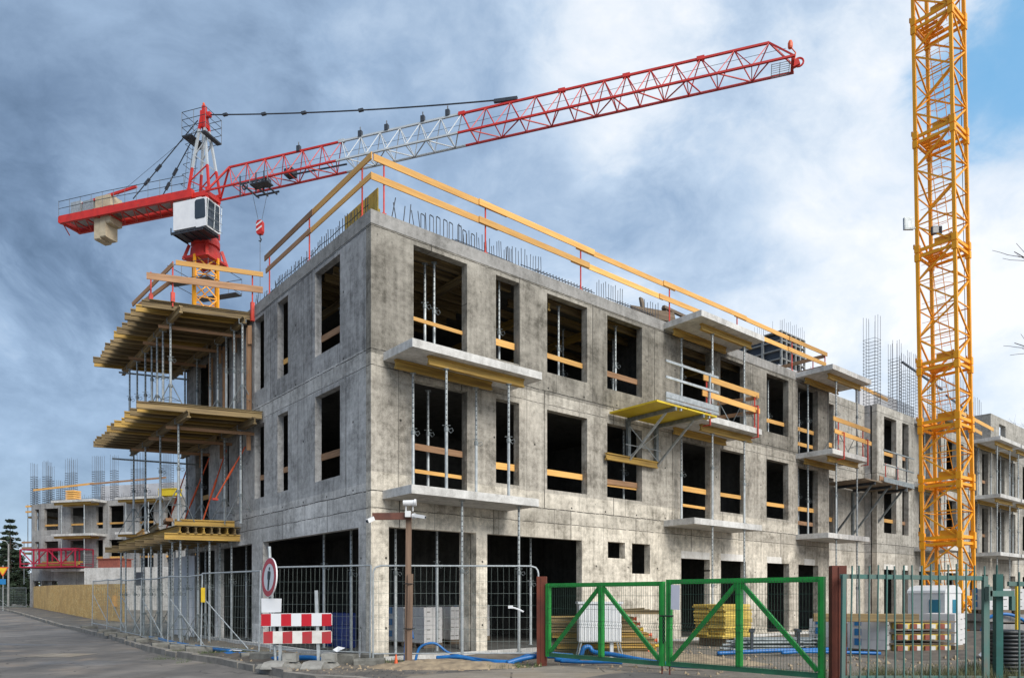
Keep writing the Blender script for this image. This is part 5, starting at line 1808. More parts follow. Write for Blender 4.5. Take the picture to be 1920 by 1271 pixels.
def jib(s0, s1, mat, name):
    mb = RC.mb()
    hb, wb = 1.62, .62
    zb0, zb1 = jib_node(s0), jib_node(s1)
    for y in (-wb, wb):
        mb.bar((s0, y, zb0), (s1, y, zb1), .10, .10)
    ts, te = max(s0, 1.9), min(s1, 35.2)
    hh = lambda s: hb - .25 * s / 36.6
    mb.bar((ts, 0, jib_node(ts) + hh(ts)), (te, 0, jib_node(te) + hh(te)), .105, .105)
    step = 1.36 if s0 < 30 else 1.72
    n = max(1, round((te - ts) / step))
    st = (te - ts) / n
    for k in range(n):
        a, b = ts + st * k, ts + st * (k + 1)
        m_ = (a + b) / 2
        top = (a if k else a + .02, 0, jib_node(a) + hh(a))
        top2 = (b, 0, jib_node(b) + hh(b))
        for y in (-wb, wb):
            bm_ = (m_, y, jib_node(m_))
            lat(mb, top, bm_, .045)
            lat(mb, bm_, top2, .045)
        y0 = wb if k % 2 else -wb
        lat(mb, (m_, y0, jib_node(m_)), (m_ + st, -y0, jib_node(m_ + st)) if k < n - 1 else (b, -y0, jib_node(b)), .05)
        lat(mb, (m_, -wb, jib_node(m_)), (m_, wb, jib_node(m_)), .045)
    if s0 < 1.9:
        for y in (-wb, wb):
            mb.bar((s0 + .05, y, zb0), (ts, 0, jib_node(ts) + hh(ts)), .10, .10)
    if s1 > 35.2:
        for y in (-wb, wb):
            mb.bar((te, 0, jib_node(te) + hh(te)), (s1, y * .6, zb1 + .15), .07, .07)
    # pinned joint swelling
    for e in (s0 if s0 > 2 else None,):
        if e:
            mb.box(e - .2, e + .2, -.09, .09, jib_node(e) + hh(e) - .09, jib_node(e) + hh(e) + .10)
    return RC.part(mb, name, mat)


for s0, s1, mt in ((.6, 10.3, RD), (10.3, 18.3, W_), (18.3, 24.3, RD), (24.3, 27.9, RD), (27.9, 31.8, RD), (31.8, 36.4, RD)):
    jib(s0, s1, mt, 'jib_section')
mb = RC.mb()
mb.bar((36.3, -.5, 28.35), (36.3, .5, 28.35), .14, .24)
mb.bar((36.3, 0, 28.3), (36.62, 0, 28.4), .2, .3)
mb.ring((36.6, 0, 28.38), .22, .05, 14, 'y')
RC.part(mb, 'jib_tip', RD)
mb = RC.mb()
for k in range(7):
    mb.bar((35.3, -.48 + .16 * k, 28.22), (36.15, -.48 + .16 * k, 28.22), .02, .02)
for s in (35.3, 35.7, 36.15):
    mb.bar((s, -.5, 28.22), (s, .5, 28.22), .03, .03)
RC.part(mb, 'tip_walkway', M['galv'])
mb = RC.mb()
mb.path([(36.4, 0, 28.5), (36.45, 0, 28.9), (36.25, 0, 29.2)], .03, 4)
mb.lathe([(.1, 29.18), (.12, 29.25), (.12, 29.45), (.08, 29.55)], (36.2, 0, 0), 8)
RC.part(mb, 'warning_lamp', M['orange_paint'])
mb = RC.mb()
for s in (7.2, 11.6, 13.4, 15.8, 17.4):
    zz = jib_node(s) + 1.55
    mb.box(s - .12, s + .12, -.1, .1, zz, zz + .35)
    mb.tube((s, 0, zz), (s, 0, zz + .6), .04, 4)
mb.tube((2.0, .1, 28.8), (36, .1, 29.3), .012, 4)
mb.box(6.3, 6.9, -.28, .28, jib_node(6) + .1, jib_node(6) + .5)
mb.tube((6.6, 0, jib_node(6) + .2), (10.6, .1, jib_node(10) + .15), .06, 6)
RC.part(mb, 'jib_fittings', M['steel_dark'])
# pendant bar from the head to the jib
mb = RC.mb()
P0, P1 = Vector((.3, 0, 33.3)), Vector((21.7, 0, jib_node(21.7) + 1.62))
sag = lambda f: P0.lerp(P1, f) + Vector((0, 0, -.22 * 4 * f * (1 - f)))
mb.path([sag(k / 16) for k in range(17)], .046, 6)
for f in (.06, .20, .34, .53):
    c = sag(f)
    mb.box(c.x - .16, c.x + .16, -.08, .08, c.z - .07, c.z + .07)
mb.bar(P1 + Vector((-1.4, 0, .12)), P1, .16, .18)
RC.part(mb, 'jib_pendant', M['steel_dark'])
# counter jib
mb = RC.mb()
CZ0, CZ1 = 27.85, 27.95
for y in (-.75, .75):
    mb.extrude([(-.09, -.26), (.09, -.26), (.09, .26), (-.09, .26)], (-.4, y, CZ0), (-11.9, y, CZ1))
for k in range(11):
    s = -1.2 - 1.05 * k
    zc = CZ0 + (CZ1 - CZ0) * (-s / 12.4)
    mb.bar((s, -.7, zc - .2), (s, .7, zc - .2), .08, .08)
    mb.bar((s, -.7, zc - .2), (s - 1.0, .7, zc - .25), .06, .06)
mb.bar((-11.9, -.85, CZ1), (-11.9, .85, CZ1), .12, .4)
CJ = RC.part(mb, 'counter_jib', RD)
mb = RC.mb()
mb.box(-11.6, -1.2, -.55, .55, 28.0, 28.03)
RC.part(mb, 'walkway', M['galv'], CJ)
mb = RC.mb()
for y in (-.85, .85):
    for dz in (.6, 1.1):
        mb.tube((-1.0, y, CZ0 + dz + .1), (-7.8, y, 28.1 + dz), .022, 4)
        mb.tube((-7.8, y, 28.1 + dz), (-11.9, y, 28.1 + dz), .022, 4)
    for k in range(12):
        s = -1.0 - .99 * k
        zc = CZ0 + (CZ1 - CZ0) * (-s / 12.4)
        mb.tube((s, y, zc + .2), (s, y, zc + 1.3), .02, 4)
RC.part(mb, 'railing', M['steel_dark'], CJ)
for k, (s0, s1, z0, z1, y0, y1) in enumerate(((-9.05, -8.55, 26.25, 28.5, -.5, .5), (-8.53, -8.02, 26.35, 28.5, -.5, .5), (-8.0, -7.6, 27.25, 28.5, -.5, .5))):
    mb = RC.mb()
    c = .06
    mb.extrude([(y0 + c, z0 - 27), (y1 - c, z0 - 27), (y1, z0 - 27 + c), (y1, z1 - 27 - c), (y1 - c, z1 - 27), (y0 + c, z1 - 27), (y0, z1 - 27 - c), (y0, z0 - 27 + c)], (s0, 0, 27), (s1, 0, 27))
    RC.part(mb, 'counterweight', M['weight'])
for s0, s1, z1, mt in ((-11.2, -10.3, 29.2, 'galv'), (-10.1, -9.15, 29.1, 'galv'), (-8.95, -7.6, 29.2, 'weight')):
    mb = RC.mb()
    mb.box(s0, s1, -.5, .5, 28.04, z1)
    RC.part(mb, 'machinery_cabinet', M[mt])
mb = RC.mb()
mb.bar((-10.2, -.4, 29.0), (-5.4, -.4, 29.35), .12, .16)
RC.part(mb, 'hoist_frame', RD)
mb = RC.mb()
for y, s, zz in ((-.5, -5.6, 28.5), (.5, -4.4, 28.5)):
    P, Q = Vector((-.5, y * .3, 33.0)), Vector((s, y, zz))
    mb.tube(P, Q, .035, 5)
    for f in (.6, .78):
        c = P.lerp(Q, f)
        d = (Q - P).normalized() * .45
        mb.path([c - d, c, c + d], .03, 6)
        mb.tube(c - d * .6, c + d * .6, .10, 6)
mb.tube((-.5, 0, 32.7), (-8.4, 0, 28.9), .014, 4)
RC.part(mb, 'counter_tie', M['steel_dark'])
# trolley, ropes, hook
mb = RC.mb()
TS = 4.3
zt_ = jib_node(TS)
for y in (-.75, .75):
    mb.bar((TS - .9, y, zt_ - .18), (TS + .9, y, zt_ - .18), .07, .10)
for s in (-.7, 0, .7):
    mb.bar((TS + s, -.8, zt_ - .3), (TS + s, .8, zt_ - .3), .08, .08)
for s in (-.9, .3, .9):
    mb.bar((TS + s, -.8, zt_ + .3), (TS + s, -.8, zt_ - 1.0), .06, .06)
mb.ring((TS - .5, -.85, zt_ - .45), .2, .05, 12, 'y')
mb.ring((TS + .5, -.85, zt_ - .45), .2, .05, 12, 'y')
mb.path([(TS + .3, -1.4, zt_ - .75), (TS + 1.6, -1.4, zt_ - .75), (TS + 1.6, -.8, zt_ - .75), (TS + .3, -.8, zt_ - .75)], .03, 4, closed=True)
for s in (.3, 1.6):
    mb.tube((TS + s, -1.4, zt_ - .75), (TS + s, -1.4, zt_ + .1), .03, 4)
mb.box(TS + .3, TS + 1.6, -1.4, -.8, zt_ - .8, zt_ - .77)
mb.box(TS + .5, TS + .85, -.5, .0, zt_ - .3, zt_ + .15)
RC.part(mb, 'trolley', M['steel_dark'])
HZ = 25.2
mb = RC.mb()
mb.tube((TS - .6, 0, zt_ - .4), (TS - .12, 0, HZ + .42), .016, 4)
mb.tube((TS + .6, 0, zt_ - .4), (TS + .12, 0, HZ + .42), .016, 4)
mb.tube((2, .1, 27.6), (36.3, .1, 28.0), .014, 4)
mb.tube((TS, 0, HZ - .6), (TS, 0, 12), .022, 4)
RC.part(mb, 'hoist_rope', M['steel_dark'])
mb = RC.mb()
mb.extrude([(-.23, -.28), (-.14, -.44), (.14, -.44), (.23, -.28), (.23, .3), (.14, .45), (-.14, .45), (-.23, .3)], (TS, -.12, HZ), (TS, .12, HZ))
HB = RC.part(mb, 'hook_block', RD)
mb = RC.mb()
for k in range(2):
    zc = HZ - .25 + .33 * k
    mb.face((TS - .22, -.125, zc), (TS + .22, -.125, zc + .22), (TS + .22, -.125, zc + .34), (TS - .22, -.125, zc + .12))
RC.part(mb, 'white_stripe', M['sign_white'], HB)
mb = RC.mb()
mb.path([(TS, 0, HZ - .42), (TS, 0, HZ - .65), (TS + .10, 0, HZ - .76), (TS + .03, 0, HZ - .9), (TS - .09, 0, HZ - .82)], .035, 6)
RC.part(mb, 'hook', M['black'], HB)

# ------------------------------------------------------------------ temporary mesh fence
def mesh_panel(p, q, z0, h, label, rounded=False, group='temporary mesh fence panels', brace=False, lean=0.0, sag=0.0, wire=.0027, wmat='fence_wire'):
    P, Q = Vector((p[0], p[1], 0)), Vector((q[0], q[1], 0))
    L = (Q - P).length
    d = (Q - P) / L
    nrm = Vector((-d.y, d.x, 0))
    t = Thing('mesh_fence', label, 'fence', (p[0], p[1], z0), 'W', group)

    def at(s, z, o=0.0):
        zz = z - sag * math.sin(math.pi * s / L) * (z / h)
        v = P + d * s + nrm * (o + lean * z)
        return (v.x, v.y, z0 + zz)
    mb = t.mb()
    r = .019
    if rounded:
        pts = [at(0, 0)]
        c = .16
        pts += [at(0, h - c), at(c * .1, h - c * .55), at(c * .35, h - c * .2), at(c, h), at(L - c, h), at(L - c * .35, h - c * .2), at(L - c * .1, h - c * .55), at(L, h - c), at(L, 0)]
        mb.path(pts, r, 6)
    else:
        mb.tube(at(0, 0), at(0, h), r, 6)
        mb.tube(at(L, 0), at(L, h), r, 6)
        mb.path([at(L * k / 6, h) for k in range(7)], r, 6)
    mb.tube(at(0, .12), at(L, .12), r * .8, 6)
    t.part(mb, 'frame', M['galv'])
    mb = t.mb()
    n = int(L / .118)
    for k in range(1, n):
        s = L * k / n
        w1, w2 = rnd.uniform(-.012, .012), rnd.uniform(-.012, .012)
        mb.path([at(s, .12), at(s + w1, h * .4, w2), at(s + w2, h * .75, w1), at(s, h)], wire, 3, caps=False)
    for k in range(1, 7):
        z = .12 + (h - .12) * k / 7.3
        mb.path([at(0, z), at(L / 3, z + rnd.uniform(-.006, .006), .006), at(2 * L / 3, z, -.006), at(L, z)], wire, 3, caps=False)
    t.part(mb, 'wire_mesh', M[wmat])
    if brace:
        mb = t.mb()
        mb.tube(at(.05, h * .68, .02), at(min(L * .75, 1.7), .1, .35), .015, 5)
        t.part(mb, 'brace', M['galv'])
    return t


FP = [(-5.78, 16.55), (-7.9, 18.4), (-9.55, 20.1), (-11.95, 23.3), (-14.1, 26.1), (-16.1, 28.8), (-18.2, 31.4)]
FL = ['slanting mesh fence panel with a yellow tag beside the round sign', 'mesh fence panel left of the one with the yellow tag', 'mesh fence panel before the white plastic sheet', 'mesh fence panel before the left half of the forest of props',
      'mesh fence panel before the near end of the board hoarding', 'farthest mesh fence panel along the road before the hoarding']
for k in range(6):
    mesh_panel(FP[k + 1], FP[k], [.13, .10, .10, .13, .2, .22][k], [1.92, 1.95, 1.95, 1.95, 1.95, 1.95][k] + (.03 if k == 0 else 0), FL[k], brace=True, lean=.02, sag=.03 if k else .0)
mesh_panel((-5.42, 16.25), (-2.98, 15.2), .2, 1.95, 'mesh fence panel behind the striped barrier left of the corner column', lean=.02)
mesh_panel((-2.86, 14.92), (.55, 15.1), .2, 1.93, 'mesh fence panel with rounded top corners between the corner column and rust gate post', rounded=True)
mb = MB((-7.78, 18.28, 1.5))
mb.box(-7.83, -7.73, 18.24, 18.26, 1.35, 1.72)
solo(mb, 'tag', M['yellow_paint'], 'yellow tag tied to a mesh fence post', 'tag')
mb = MB((.1, 15.05, 1.25))
mb.path([(-.05, 15.03, 1.28), (.08, 15.03, 1.25), (.24, 15.04, 1.18)], .018, 5)
mb.box(-.08, .02, 15.0, 15.02, 1.25, 1.31)
solo(mb, 'rag', M['sign_white'], 'white rag tied to the rounded mesh fence panel', 'rag')


def foot(x, y, rot, label, z=.09, mat='concrete_foot', sx=.62, group='concrete feet of the fence panels'):
    t_ = MB((0, 0, 0))
    t_.extrude([(-.11, 0), (.11, 0), (.11, .10), (.08, .145), (-.08, .145), (-.11, .10)], (-sx / 2, 0, 0), (sx / 2, 0, 0))
    t_.box(-.09, .09, -.115, .115, .03, .085)
    o = link('fence_block', t_.mesh('fence_block', M[mat]))
    o.location = (x, y, z + rise(x, y))
    o.rotation_euler = (rnd.uniform(-.03, .03), rnd.uniform(-.03, .03), rot)
    tag(o, label, 'fence block', group)


for (x, y, r_), lab in zip(((-2.92, 14.86, .1), (-5.85, 16.5, .5), (-7.9, 18.28, .5), (-8.75, 19.2, .6), (-9.6, 20.0, .6), (-11.2, 22.2, .7), (-12.0, 23.2, .7), (-13.3, 25.0, .7), (-14.3, 26.0, .7), (-15.6, 27.9, .7), (-18.2, 31.2, .7)),
                           ('concrete fence foot before the corner column', 'concrete fence foot left of the striped barrier', 'long concrete fence foot by the grass under the yellow tag', 'dark concrete fence foot left of the long one', 'concrete fence foot under the panel before the white sheet',
                            'third concrete fence foot along the kerb', 'fourth concrete fence foot along the kerb', 'fifth concrete fence foot along the kerb', 'sixth concrete fence foot along the kerb', 'seventh concrete fence foot along the kerb', 'farthest concrete fence foot along the kerb')):
    foot(x, y, r_, lab)

# ------------------------------------------------------------------ round sign and striped barrier
SGX, SGY = -4.78, 14.5
t = Thing('road_sign', 'round no pedestrians sign with red ring over a blank white plate', 'sign', (SGX, SGY, .1))
mb = t.mb()
mb.tube((SGX + .03, SGY + .06, .2), (SGX - .10, SGY + .07, 2.5), .03, 7)
t.part(mb, 'post', M['galv'])
nv = Vector((-math.sin(R(51)), -math.cos(R(51)), .05)).normalized()
sv = Vector((0, 0, 1)).cross(nv).normalized()
uv = nv.cross(sv)
tl = R(-5)
sv, uv = sv * math.cos(tl) + uv * math.sin(tl), uv * math.cos(tl) - sv * math.sin(tl)
SC_ = Vector((SGX - .08, SGY - .0, 1.88))


def disc(mb, c, r0, off0, off1, n=36, rin=None):
    ring = lambda r_, o_: mb.add([c + nv * o_ + (sv * math.cos(2 * math.pi * k / n) + uv * math.sin(2 * math.pi * k / n)) * r_ for k in range(n)])
    a = ring(r0, off0)
    b = ring(r0, off1)
    for k in range(n):
        mb.f.append((a + k, a + (k + 1) % n, b + (k + 1) % n, b + k))
    if rin:
        c1 = ring(rin, off1)
        c0 = ring(rin, off0)
        for k in range(n):
            mb.f.append((b + k, b + (k + 1) % n, c1 + (k + 1) % n, c1 + k))
            mb.f.append((c1 + k, c1 + (k + 1) % n, c0 + (k + 1) % n, c0 + k))
    else:
        mb.f.append(tuple(b + k for k in range(n)))
        mb.f.append(tuple(a + k for k in reversed(range(n))))


mb = t.mb()
disc(mb, SC_, .395, -.02, .006)
PLT = t.part(mb, 'plate', M['sign_white'])
mb = t.mb()
disc(mb, SC_, .385, .0075, .009, rin=.275)
t.part(mb, 'red_ring', M['sign_red'], PLT)
mb = t.mb()


def sp(x, y, o=.0095):
    return SC_ + nv * o + sv * x + uv * y


body = [(-.075, .125), (.062, .125), (.082, .09), (.080, -.03), (.058, -.05), (.050, -.255), (.0, -.262), (-.022, -.25), (-.042, -.06), (-.07, -.03), (-.085, .07)]
mb.face(*[sp(x, y) for x, y in body])
mb.face(*[sp(-.003 + .036 * math.cos(2 * math.pi * k / 14), .172 + .036 * math.sin(2 * math.pi * k / 14)) for k in range(14)])
t.part(mb, 'pedestrian_symbol', M['black'], PLT)
mb = t.mb()
c = .02
n2 = Vector((-.16, -.985, 0)).normalized()
s2 = Vector((0, 0, 1)).cross(n2).normalized() * -1
P = Vector((SGX - .02, SGY - .02, 1.31))
cs = [(-.215, -.135), (.195, -.125), (.205, .145), (-.22, .15)]
f0 = [P + s2 * -x + Vector((0, 0, y)) for x, y in cs]
i0 = mb.add([v + n2 * .012 for v in f0] + [v - n2 * .012 for v in f0])
mb.f += [(i0, i0 + 1, i0 + 2, i0 + 3), (i0 + 7, i0 + 6, i0 + 5, i0 + 4)] + [(i0 + k, i0 + (k + 1) % 4, i0 + 4 + (k + 1) % 4, i0 + 4 + k) for k in range(4)]
t.part(mb, 'blank_plate', M['sign_white'])

t = Thing('barrier', 'red and white striped two board barrier beside the round sign', 'barrier', (-4.3, 14.45, .1))
for bi, (zc, x0, x1, tl_, wm, rm) in enumerate(((1.03, -5.0, -3.585, .0, 'sign_white', 'sign_red'), (.685, -4.955, -3.59, .012, 'board_white', 'board_red'))):
    hh = .128
    yb = 14.42
    mb = t.mb()
    c = .03
    poly = [(x0 + c, zc - hh), (x1 - c, zc - hh + .01), (x1, zc - hh + c), (x1, zc + hh - c + .01), (x1 - c, zc + hh + .01), (x0 + c, zc + hh - tl_), (x0, zc + hh - c - tl_), (x0, zc - hh + c)]
    i0 = mb.add([(x, yb, z) for x, z in poly] + [(x, yb + .03, z) for x, z in poly])
    n = len(poly)
    mb.f.append(tuple(i0 + k for k in range(n)))
    mb.f.append(tuple(i0 + n + k for k in reversed(range(n))))
    mb.f += [(i0 + k, i0 + n + k, i0 + n + (k + 1) % n, i0 + (k + 1) % n) for k in range(n)]
    bd_ = t.part(mb, 'board', M[wm])
    W7 = (x1 - x0) / 7
    for k in range(0, 7, 2):
        mb = t.mb()
        a0, a1 = x0 + W7 * k + (.006 if k == 0 else 0), x0 + W7 * (k + 1) - (.006 if k == 6 else 0)
        mb.face((a0, yb - .002, zc - hh + .008), (a1, yb - .002, zc - hh + .01), (a1, yb - .002, zc + hh - .004), (a0, yb - .002, zc + hh - .008 - tl_))
        t.part(mb, 'red_stripe', M[rm], bd_)
for x0, ztop, ln in ((-4.63, .9, .01), (-3.86, 1.62, -.05)):
    mb = t.mb()
    mb.bar((x0, 14.475, .2), (x0 + ln, 14.475, ztop), .06, .045)
    t.part(mb, 'post', M['galv'])
for x0 in (-4.63, -3.86):
    mb = t.mb()
    mb.extrude([(-.42, 0), (.42, 0), (.42, .02), (.2, .12), (-.2, .12), (-.42, .02)], (x0 - .2, 14.3, .1), (x0 + .2, 14.3, .1))
    mb.extrude([(-.36, 0), (.36, 0), (.3, .07), (-.3, .07)], (x0, 14.05, .1), (x0, 14.75, .1))
    t.part(mb, 'foot', M['plastic_foot'])
    mb = t.mb()
    mb.box(x0 + .07, x0 + .34, 14.38, 14.6, .2, .36)
    mb.box(x0 + .15, x0 + .26, 14.372, 14.38, .25, .31)
    t.part(mb, 'ballast_block', M['plastic_foot'])

# ------------------------------------------------------------------ camera post
t = Thing('camera_post', 'brown wooden post with side arm carrying white cameras and a loudspeaker', 'post', (-2.1, 14.62, .1))
mb = t.mb()
mb.bar((-2.11, 14.62, .05), (-2.08, 14.62, 3.18), .105, .105, up=(0, 1, 0))
t.part(mb, 'upright', M['post_wood'])
mb = t.mb()
mb.bar((-2.06, 14.54, .1), (-2.035, 14.54, 1.95), .10, .06, up=(0, 1, 0))
t.part(mb, 'splint', M['post_wood'])
for z in (.85, 1.75):
    mb = t.mb()
    mb.ring((-2.07, 14.59, z), .11, .01, 10)
    t.part(mb, 'wire_tie', M['black'])
t.bar('arm', (-2.80, 14.54, 3.10), (-2.02, 14.54, 3.11), .05, .14, M['arm_brown'])
mb = t.mb()
mb.box(-2.13, -2.02, 14.42, 14.51, 3.08, 3.2)
t.part(mb, 'junction_box', M['white_plastic'])
mb = t.mb()
mb.tube((-2.12, 14.48, 3.2), (-2.12, 14.48, 3.34), .012, 5)
mb.tube((-1.98, 14.48, 3.2), (-1.98, 14.48, 3.34), .012, 5)
t.part(mb, 'bracket', M['white_plastic'])
mb = t.mb()
mb.path([(-2.17, 14.46, 3.36), (-2.14, 14.46, 3.36), (-2.0, 14.46, 3.365), (-1.94, 14.46, 3.37)], .056, 14)
mb.path([(-1.95, 14.46, 3.37), (-1.91, 14.46, 3.37)], .068, 14)
t.part(mb, 'loudspeaker', M['white_plastic'], smooth=False)
mb = t.mb()
mb.path([(-1.98, 14.47, 3.10), (-1.93, 14.45, 3.10)], .055, 10)
mb.bar((-1.94, 14.44, 3.11), (-1.72, 14.36, 3.065), .075, .065)
CC = t.part(mb, 'camera', M['white_plastic'])
mb = t.mb()
mb.bar((-1.722, 14.362, 3.066), (-1.714, 14.358, 3.064), .05, .045)
t.part(mb, 'lens', M['glass'], CC)
mb = t.mb()
mb.bar((-2.78, 14.52, 3.06), (-2.88, 14.42, 2.99), .08, .08)
CC = t.part(mb, 'camera', M['white_plastic'])
mb = t.mb()
mb.bar((-2.881, 14.419, 2.989), (-2.888, 14.412, 2.984), .05, .05)
t.part(mb, 'lens', M['glass'], CC)

# ------------------------------------------------------------------ green gate
def gate_leaf(p, q, z0, h, label, flip):
    P, Q = Vector((p[0], p[1], 0)), Vector((q[0], q[1], 0))
    L = (Q - P).length
    d = (Q - P) / L
    nr = Vector((d.y, -d.x, 0))
    t = Thing('gate_leaf', label, 'gate', (p[0], p[1], z0), 'W', 'leaves of the green site gate')

    def at(s, z, o=0.0):
        v = P + d * s + nr * o
        return (v.x, v.y, z0 + z)
    w_ = .085
    for nm, a, b, ww, mt in (('stile', at(w_ / 2, 0), at(w_ / 2, h), w_, 'gate_green'), ('stile', at(L - w_ / 2, 0), at(L - w_ / 2, h), w_, 'gate_green'), ('top_rail', at(w_, h - .04), at(L - w_, h - .04), .08, 'gate_green'),
                             ('bottom_rail', at(w_, .04), at(L - w_, .04), .08, 'gate_dull'), ('middle_stile', at(L / 2, .082), at(L / 2, h - .082), .09, 'gate_green')):
        mb = t.mb()
        mb.bar(a, b, .06 if 'rail' in nm else ww, ww, up=(d.x, d.y, 0) if 'stile' in nm else (0, 0, 1))
        if 'stile' in nm:
            pass
        t.part(mb, nm, M[mt])
    for s0, s1 in ((L / 2 - .05, w_ + .02), (L / 2 + .05, L - w_ - .02)):
        mb = t.mb()
        mb.bar(at(s0, h - .10), at(s1, .11), .05, .07)
        t.part(mb, 'diagonal', M['gate_green'])
    mb = t.mb()
    n = int((L - .1) / .05)
    zb = h * .46
    for k in range(n + 1):
        s = .06 + (L - .12) * k / n
        mb.path([at(s, .06, .05), at(s, zb - .05, .05), at(s, zb, .095), at(s, zb + .05, .05), at(s, h - .07, .05), at(s, h - .005, .075)], .0031, 3, caps=False)
    for z, o in ((.10, .05), (.33, .05), (zb - .06, .05), (zb, .095), (zb + .06, .05), (h * .66, .05), (h * .83, .05), (h - .06, .05)):
        mb.path([at(.05, z, o), at(L / 2, z + rnd.uniform(-.008, .008), o), at(L - .05, z, o)], .0034, 3, caps=False)
    t.part(mb, 'wire_mesh', M['mesh_green'])
    return t, at, L


g1, at1, L1 = gate_leaf((.72, 14.93), (2.70, 12.86), .265, 1.50, 'green mesh gate leaf hinged on the rust post left of the notice', 0)
g2, at2, L2 = gate_leaf((2.745, 12.81), (4.66, 10.80), .275, 1.52, 'green mesh gate leaf with a paper notice, nearer the palisade', 1)
mb = MB(at2(.2, 1.2))
for k in range(5):
    pass
i0 = mb.add([at2(.12, 1.43, .06), at2(.30, 1.42, .062), at2(.31, .99, .09), at2(.13, 1.0, .085), at2(.12, 1.43, .058), at2(.30, 1.42, .060), at2(.31, .99, .088), at2(.13, 1.0, .083)])
mb.f += [(i0, i0 + 1, i0 + 2, i0 + 3), (i0 + 7, i0 + 6, i0 + 5, i0 + 4)] + [(i0 + k, i0 + (k + 1) % 4, i0 + 4 + (k + 1) % 4, i0 + 4 + k) for k in range(4)]
solo(mb, 'paper_notice', M['paper'], 'blank white paper notice tied to the green gate mesh', 'notice')
mb = MB(at2(0, .9))
mb.ring((at2(-.02, 0)[0], at2(-.02, 0)[1], at2(0, .88)[2]), .12, .014, 12)
c0 = at2(-.02, .9, .09)
for k in range(13):
    z = c0[2] - .03 - .038 * k
    mb.ring((c0[0] + .006 * (k % 2), c0[1], z), .018, .0085, 7, 'y' if k % 2 else 'x', 4)
solo(mb, 'chain', M['black'], 'dark chain looped round the meeting stiles of the green gate', 'chain')
for k, s in enumerate((-.11, .05)):
    mb = MB(at2(s, -.12))
    mb.bar(at2(s, -.2), at2(s, .1), .022, .022)
    solo(mb, 'drop_bolt', M['rust_post'], '%s thin drop bolt under the meeting stiles of the green gate' % ('left' if k == 0 else 'right'), 'bolt')


def gate_post(x, y, wd, dp, ztop, rot, label):
    mb = MB((x, y, 0))
    mb.box(x - wd / 2, x + wd / 2, y - dp / 2, y + dp / 2, -.05, ztop)
    mb.box(x - wd * .08, x + wd * .08, y - dp / 2 - .012, y - dp / 2, 0, ztop - .02)
    o = solo(mb, 'gate_post', M['rust_post'], label, 'post', 'W', 'rust brown gate posts')
    o.rotation_euler = (0, 0, rot)


gate_post(.62, 15.02, .20, .12, 1.91, -.2, 'rust brown steel gate post at the left end of the green gate')
gate_post(4.80, 10.68, .215, .12, 1.95, .0, 'rust brown steel gate post between the green gate and the teal palisade')

# ------------------------------------------------------------------ teal palisade
def palisade(x0, x1, y, zr, label, step=.128, lead=True):
    t = Thing('palisade_fence', label, 'fence', (x0, y, .1), 'W', 'worn teal palisade panels')
    t.bar('rail', (x0, y, zr), (x1, y - .02, zr - .03), .04, .065, M['teal'])
    t.bar('rail', (x0, y, .32), (x1, y - .02, .32), .04, .065, M['teal'])
    if lead:
        mb = t.mb()
        mb.bar((x0 + .02, y - .03, .05), (x0 + .04, y - .03, zr + .03), .055, .055, up=(0, 1, 0))
        t.part(mb, 'end_upright', M['teal'])
        mb = t.mb()
        mb.bar((x1 - .03, y - .03, .05), (x1 - .03, y - .03, zr - .0), .06, .06, up=(0, 1, 0))
        mb.bar((x1 + .01, y - .03, .05), (x1 + .01, y - .03, zr - .12), .04, .04, up=(0, 1, 0))
        t.part(mb, 'end_upright', M['teal'])
    n = int((x1 - x0 - .15) / step)
    for k in range(n + 1):
        x = x0 + .15 + step * k
        mb = t.mb()
        l_ = rnd.uniform(-.025, .012)
        mb.tube((x - l_ * .6 - .02, y - .035, .05), (x + l_, y - .035, zr + .16 + rnd.uniform(-.02, .02)), .0135, 6)
        t.part(mb, 'picket', M['teal'])


palisade(4.755, 6.86, 10.5, 1.79, 'worn teal palisade panel between the rust post and the thick teal post')
palisade(7.12, 9.0, 10.4, 1.68, 'worn teal palisade panel right of the thick teal post at the picture edge', .145, False)
t = Thing('fence_post', 'thick square teal post carrying the palisade gate latch', 'post', (7.02, 10.45, .1))
mb = t.mb()
mb.box(6.965, 7.065, 10.42, 10.50, -.05, 1.82)
t.part(mb, 'post', M['teal_new'])
mb = t.mb()
mb.tube((7.0, 10.46, 1.82), (7.0, 10.46, 1.95), .012, 6)
t.part(mb, 'spike', M['teal_new'])
mb = t.mb()
mb.box(6.82, 7.16, 10.33, 10.375, 1.50, 1.58)
mb.box(6.80, 6.85, 10.33, 10.42, 1.44, 1.64)
mb.box(7.12, 7.17, 10.32, 10.39, 1.3, 1.5)
t.part(mb, 'latch', M['teal'])
mb = MB((6.93, 10.6, .8))
mb.box(6.925, 6.95, 10.6, 10.62, .25, .95)
solo(mb, 'orange_strip', M['orange_paint'], 'narrow orange strip standing beside the thick teal post', 'strip')
# coil of corrugated pipe
t = Thing('pipe_coil', 'upright coil of black corrugated pipe behind the right palisade panel', 'pipe coil', (8.0, 11.6, .1))
for k in range(13):
    mb = t.mb()
    z = .18 + .062 * k
    mb.ring((8.02 + rnd.uniform(-.012, .012), 11.75, z), .22, .034, 22, 'z', 8)
    t.part(mb, 'loop', M['black_pipe'], smooth=True)
mb = MB((9.6, 13.4, .1))
mb.bar((9.42, 13.5, .1), (9.42, 13.5, 1.75), .06, .06, up=(0, 1, 0))
mb.bar((9.42, 13.5, 1.72), (10.4, 13.5, 1.72), .06, .06)
mb.bar((10.4, 13.5, .1), (10.4, 13.5, 1.75), .06, .06, up=(0, 1, 0))
solo(mb, 'steel_gantry', M['yellow_paint'], 'yellow steel frame at the right picture edge behind the palisade', 'frame')

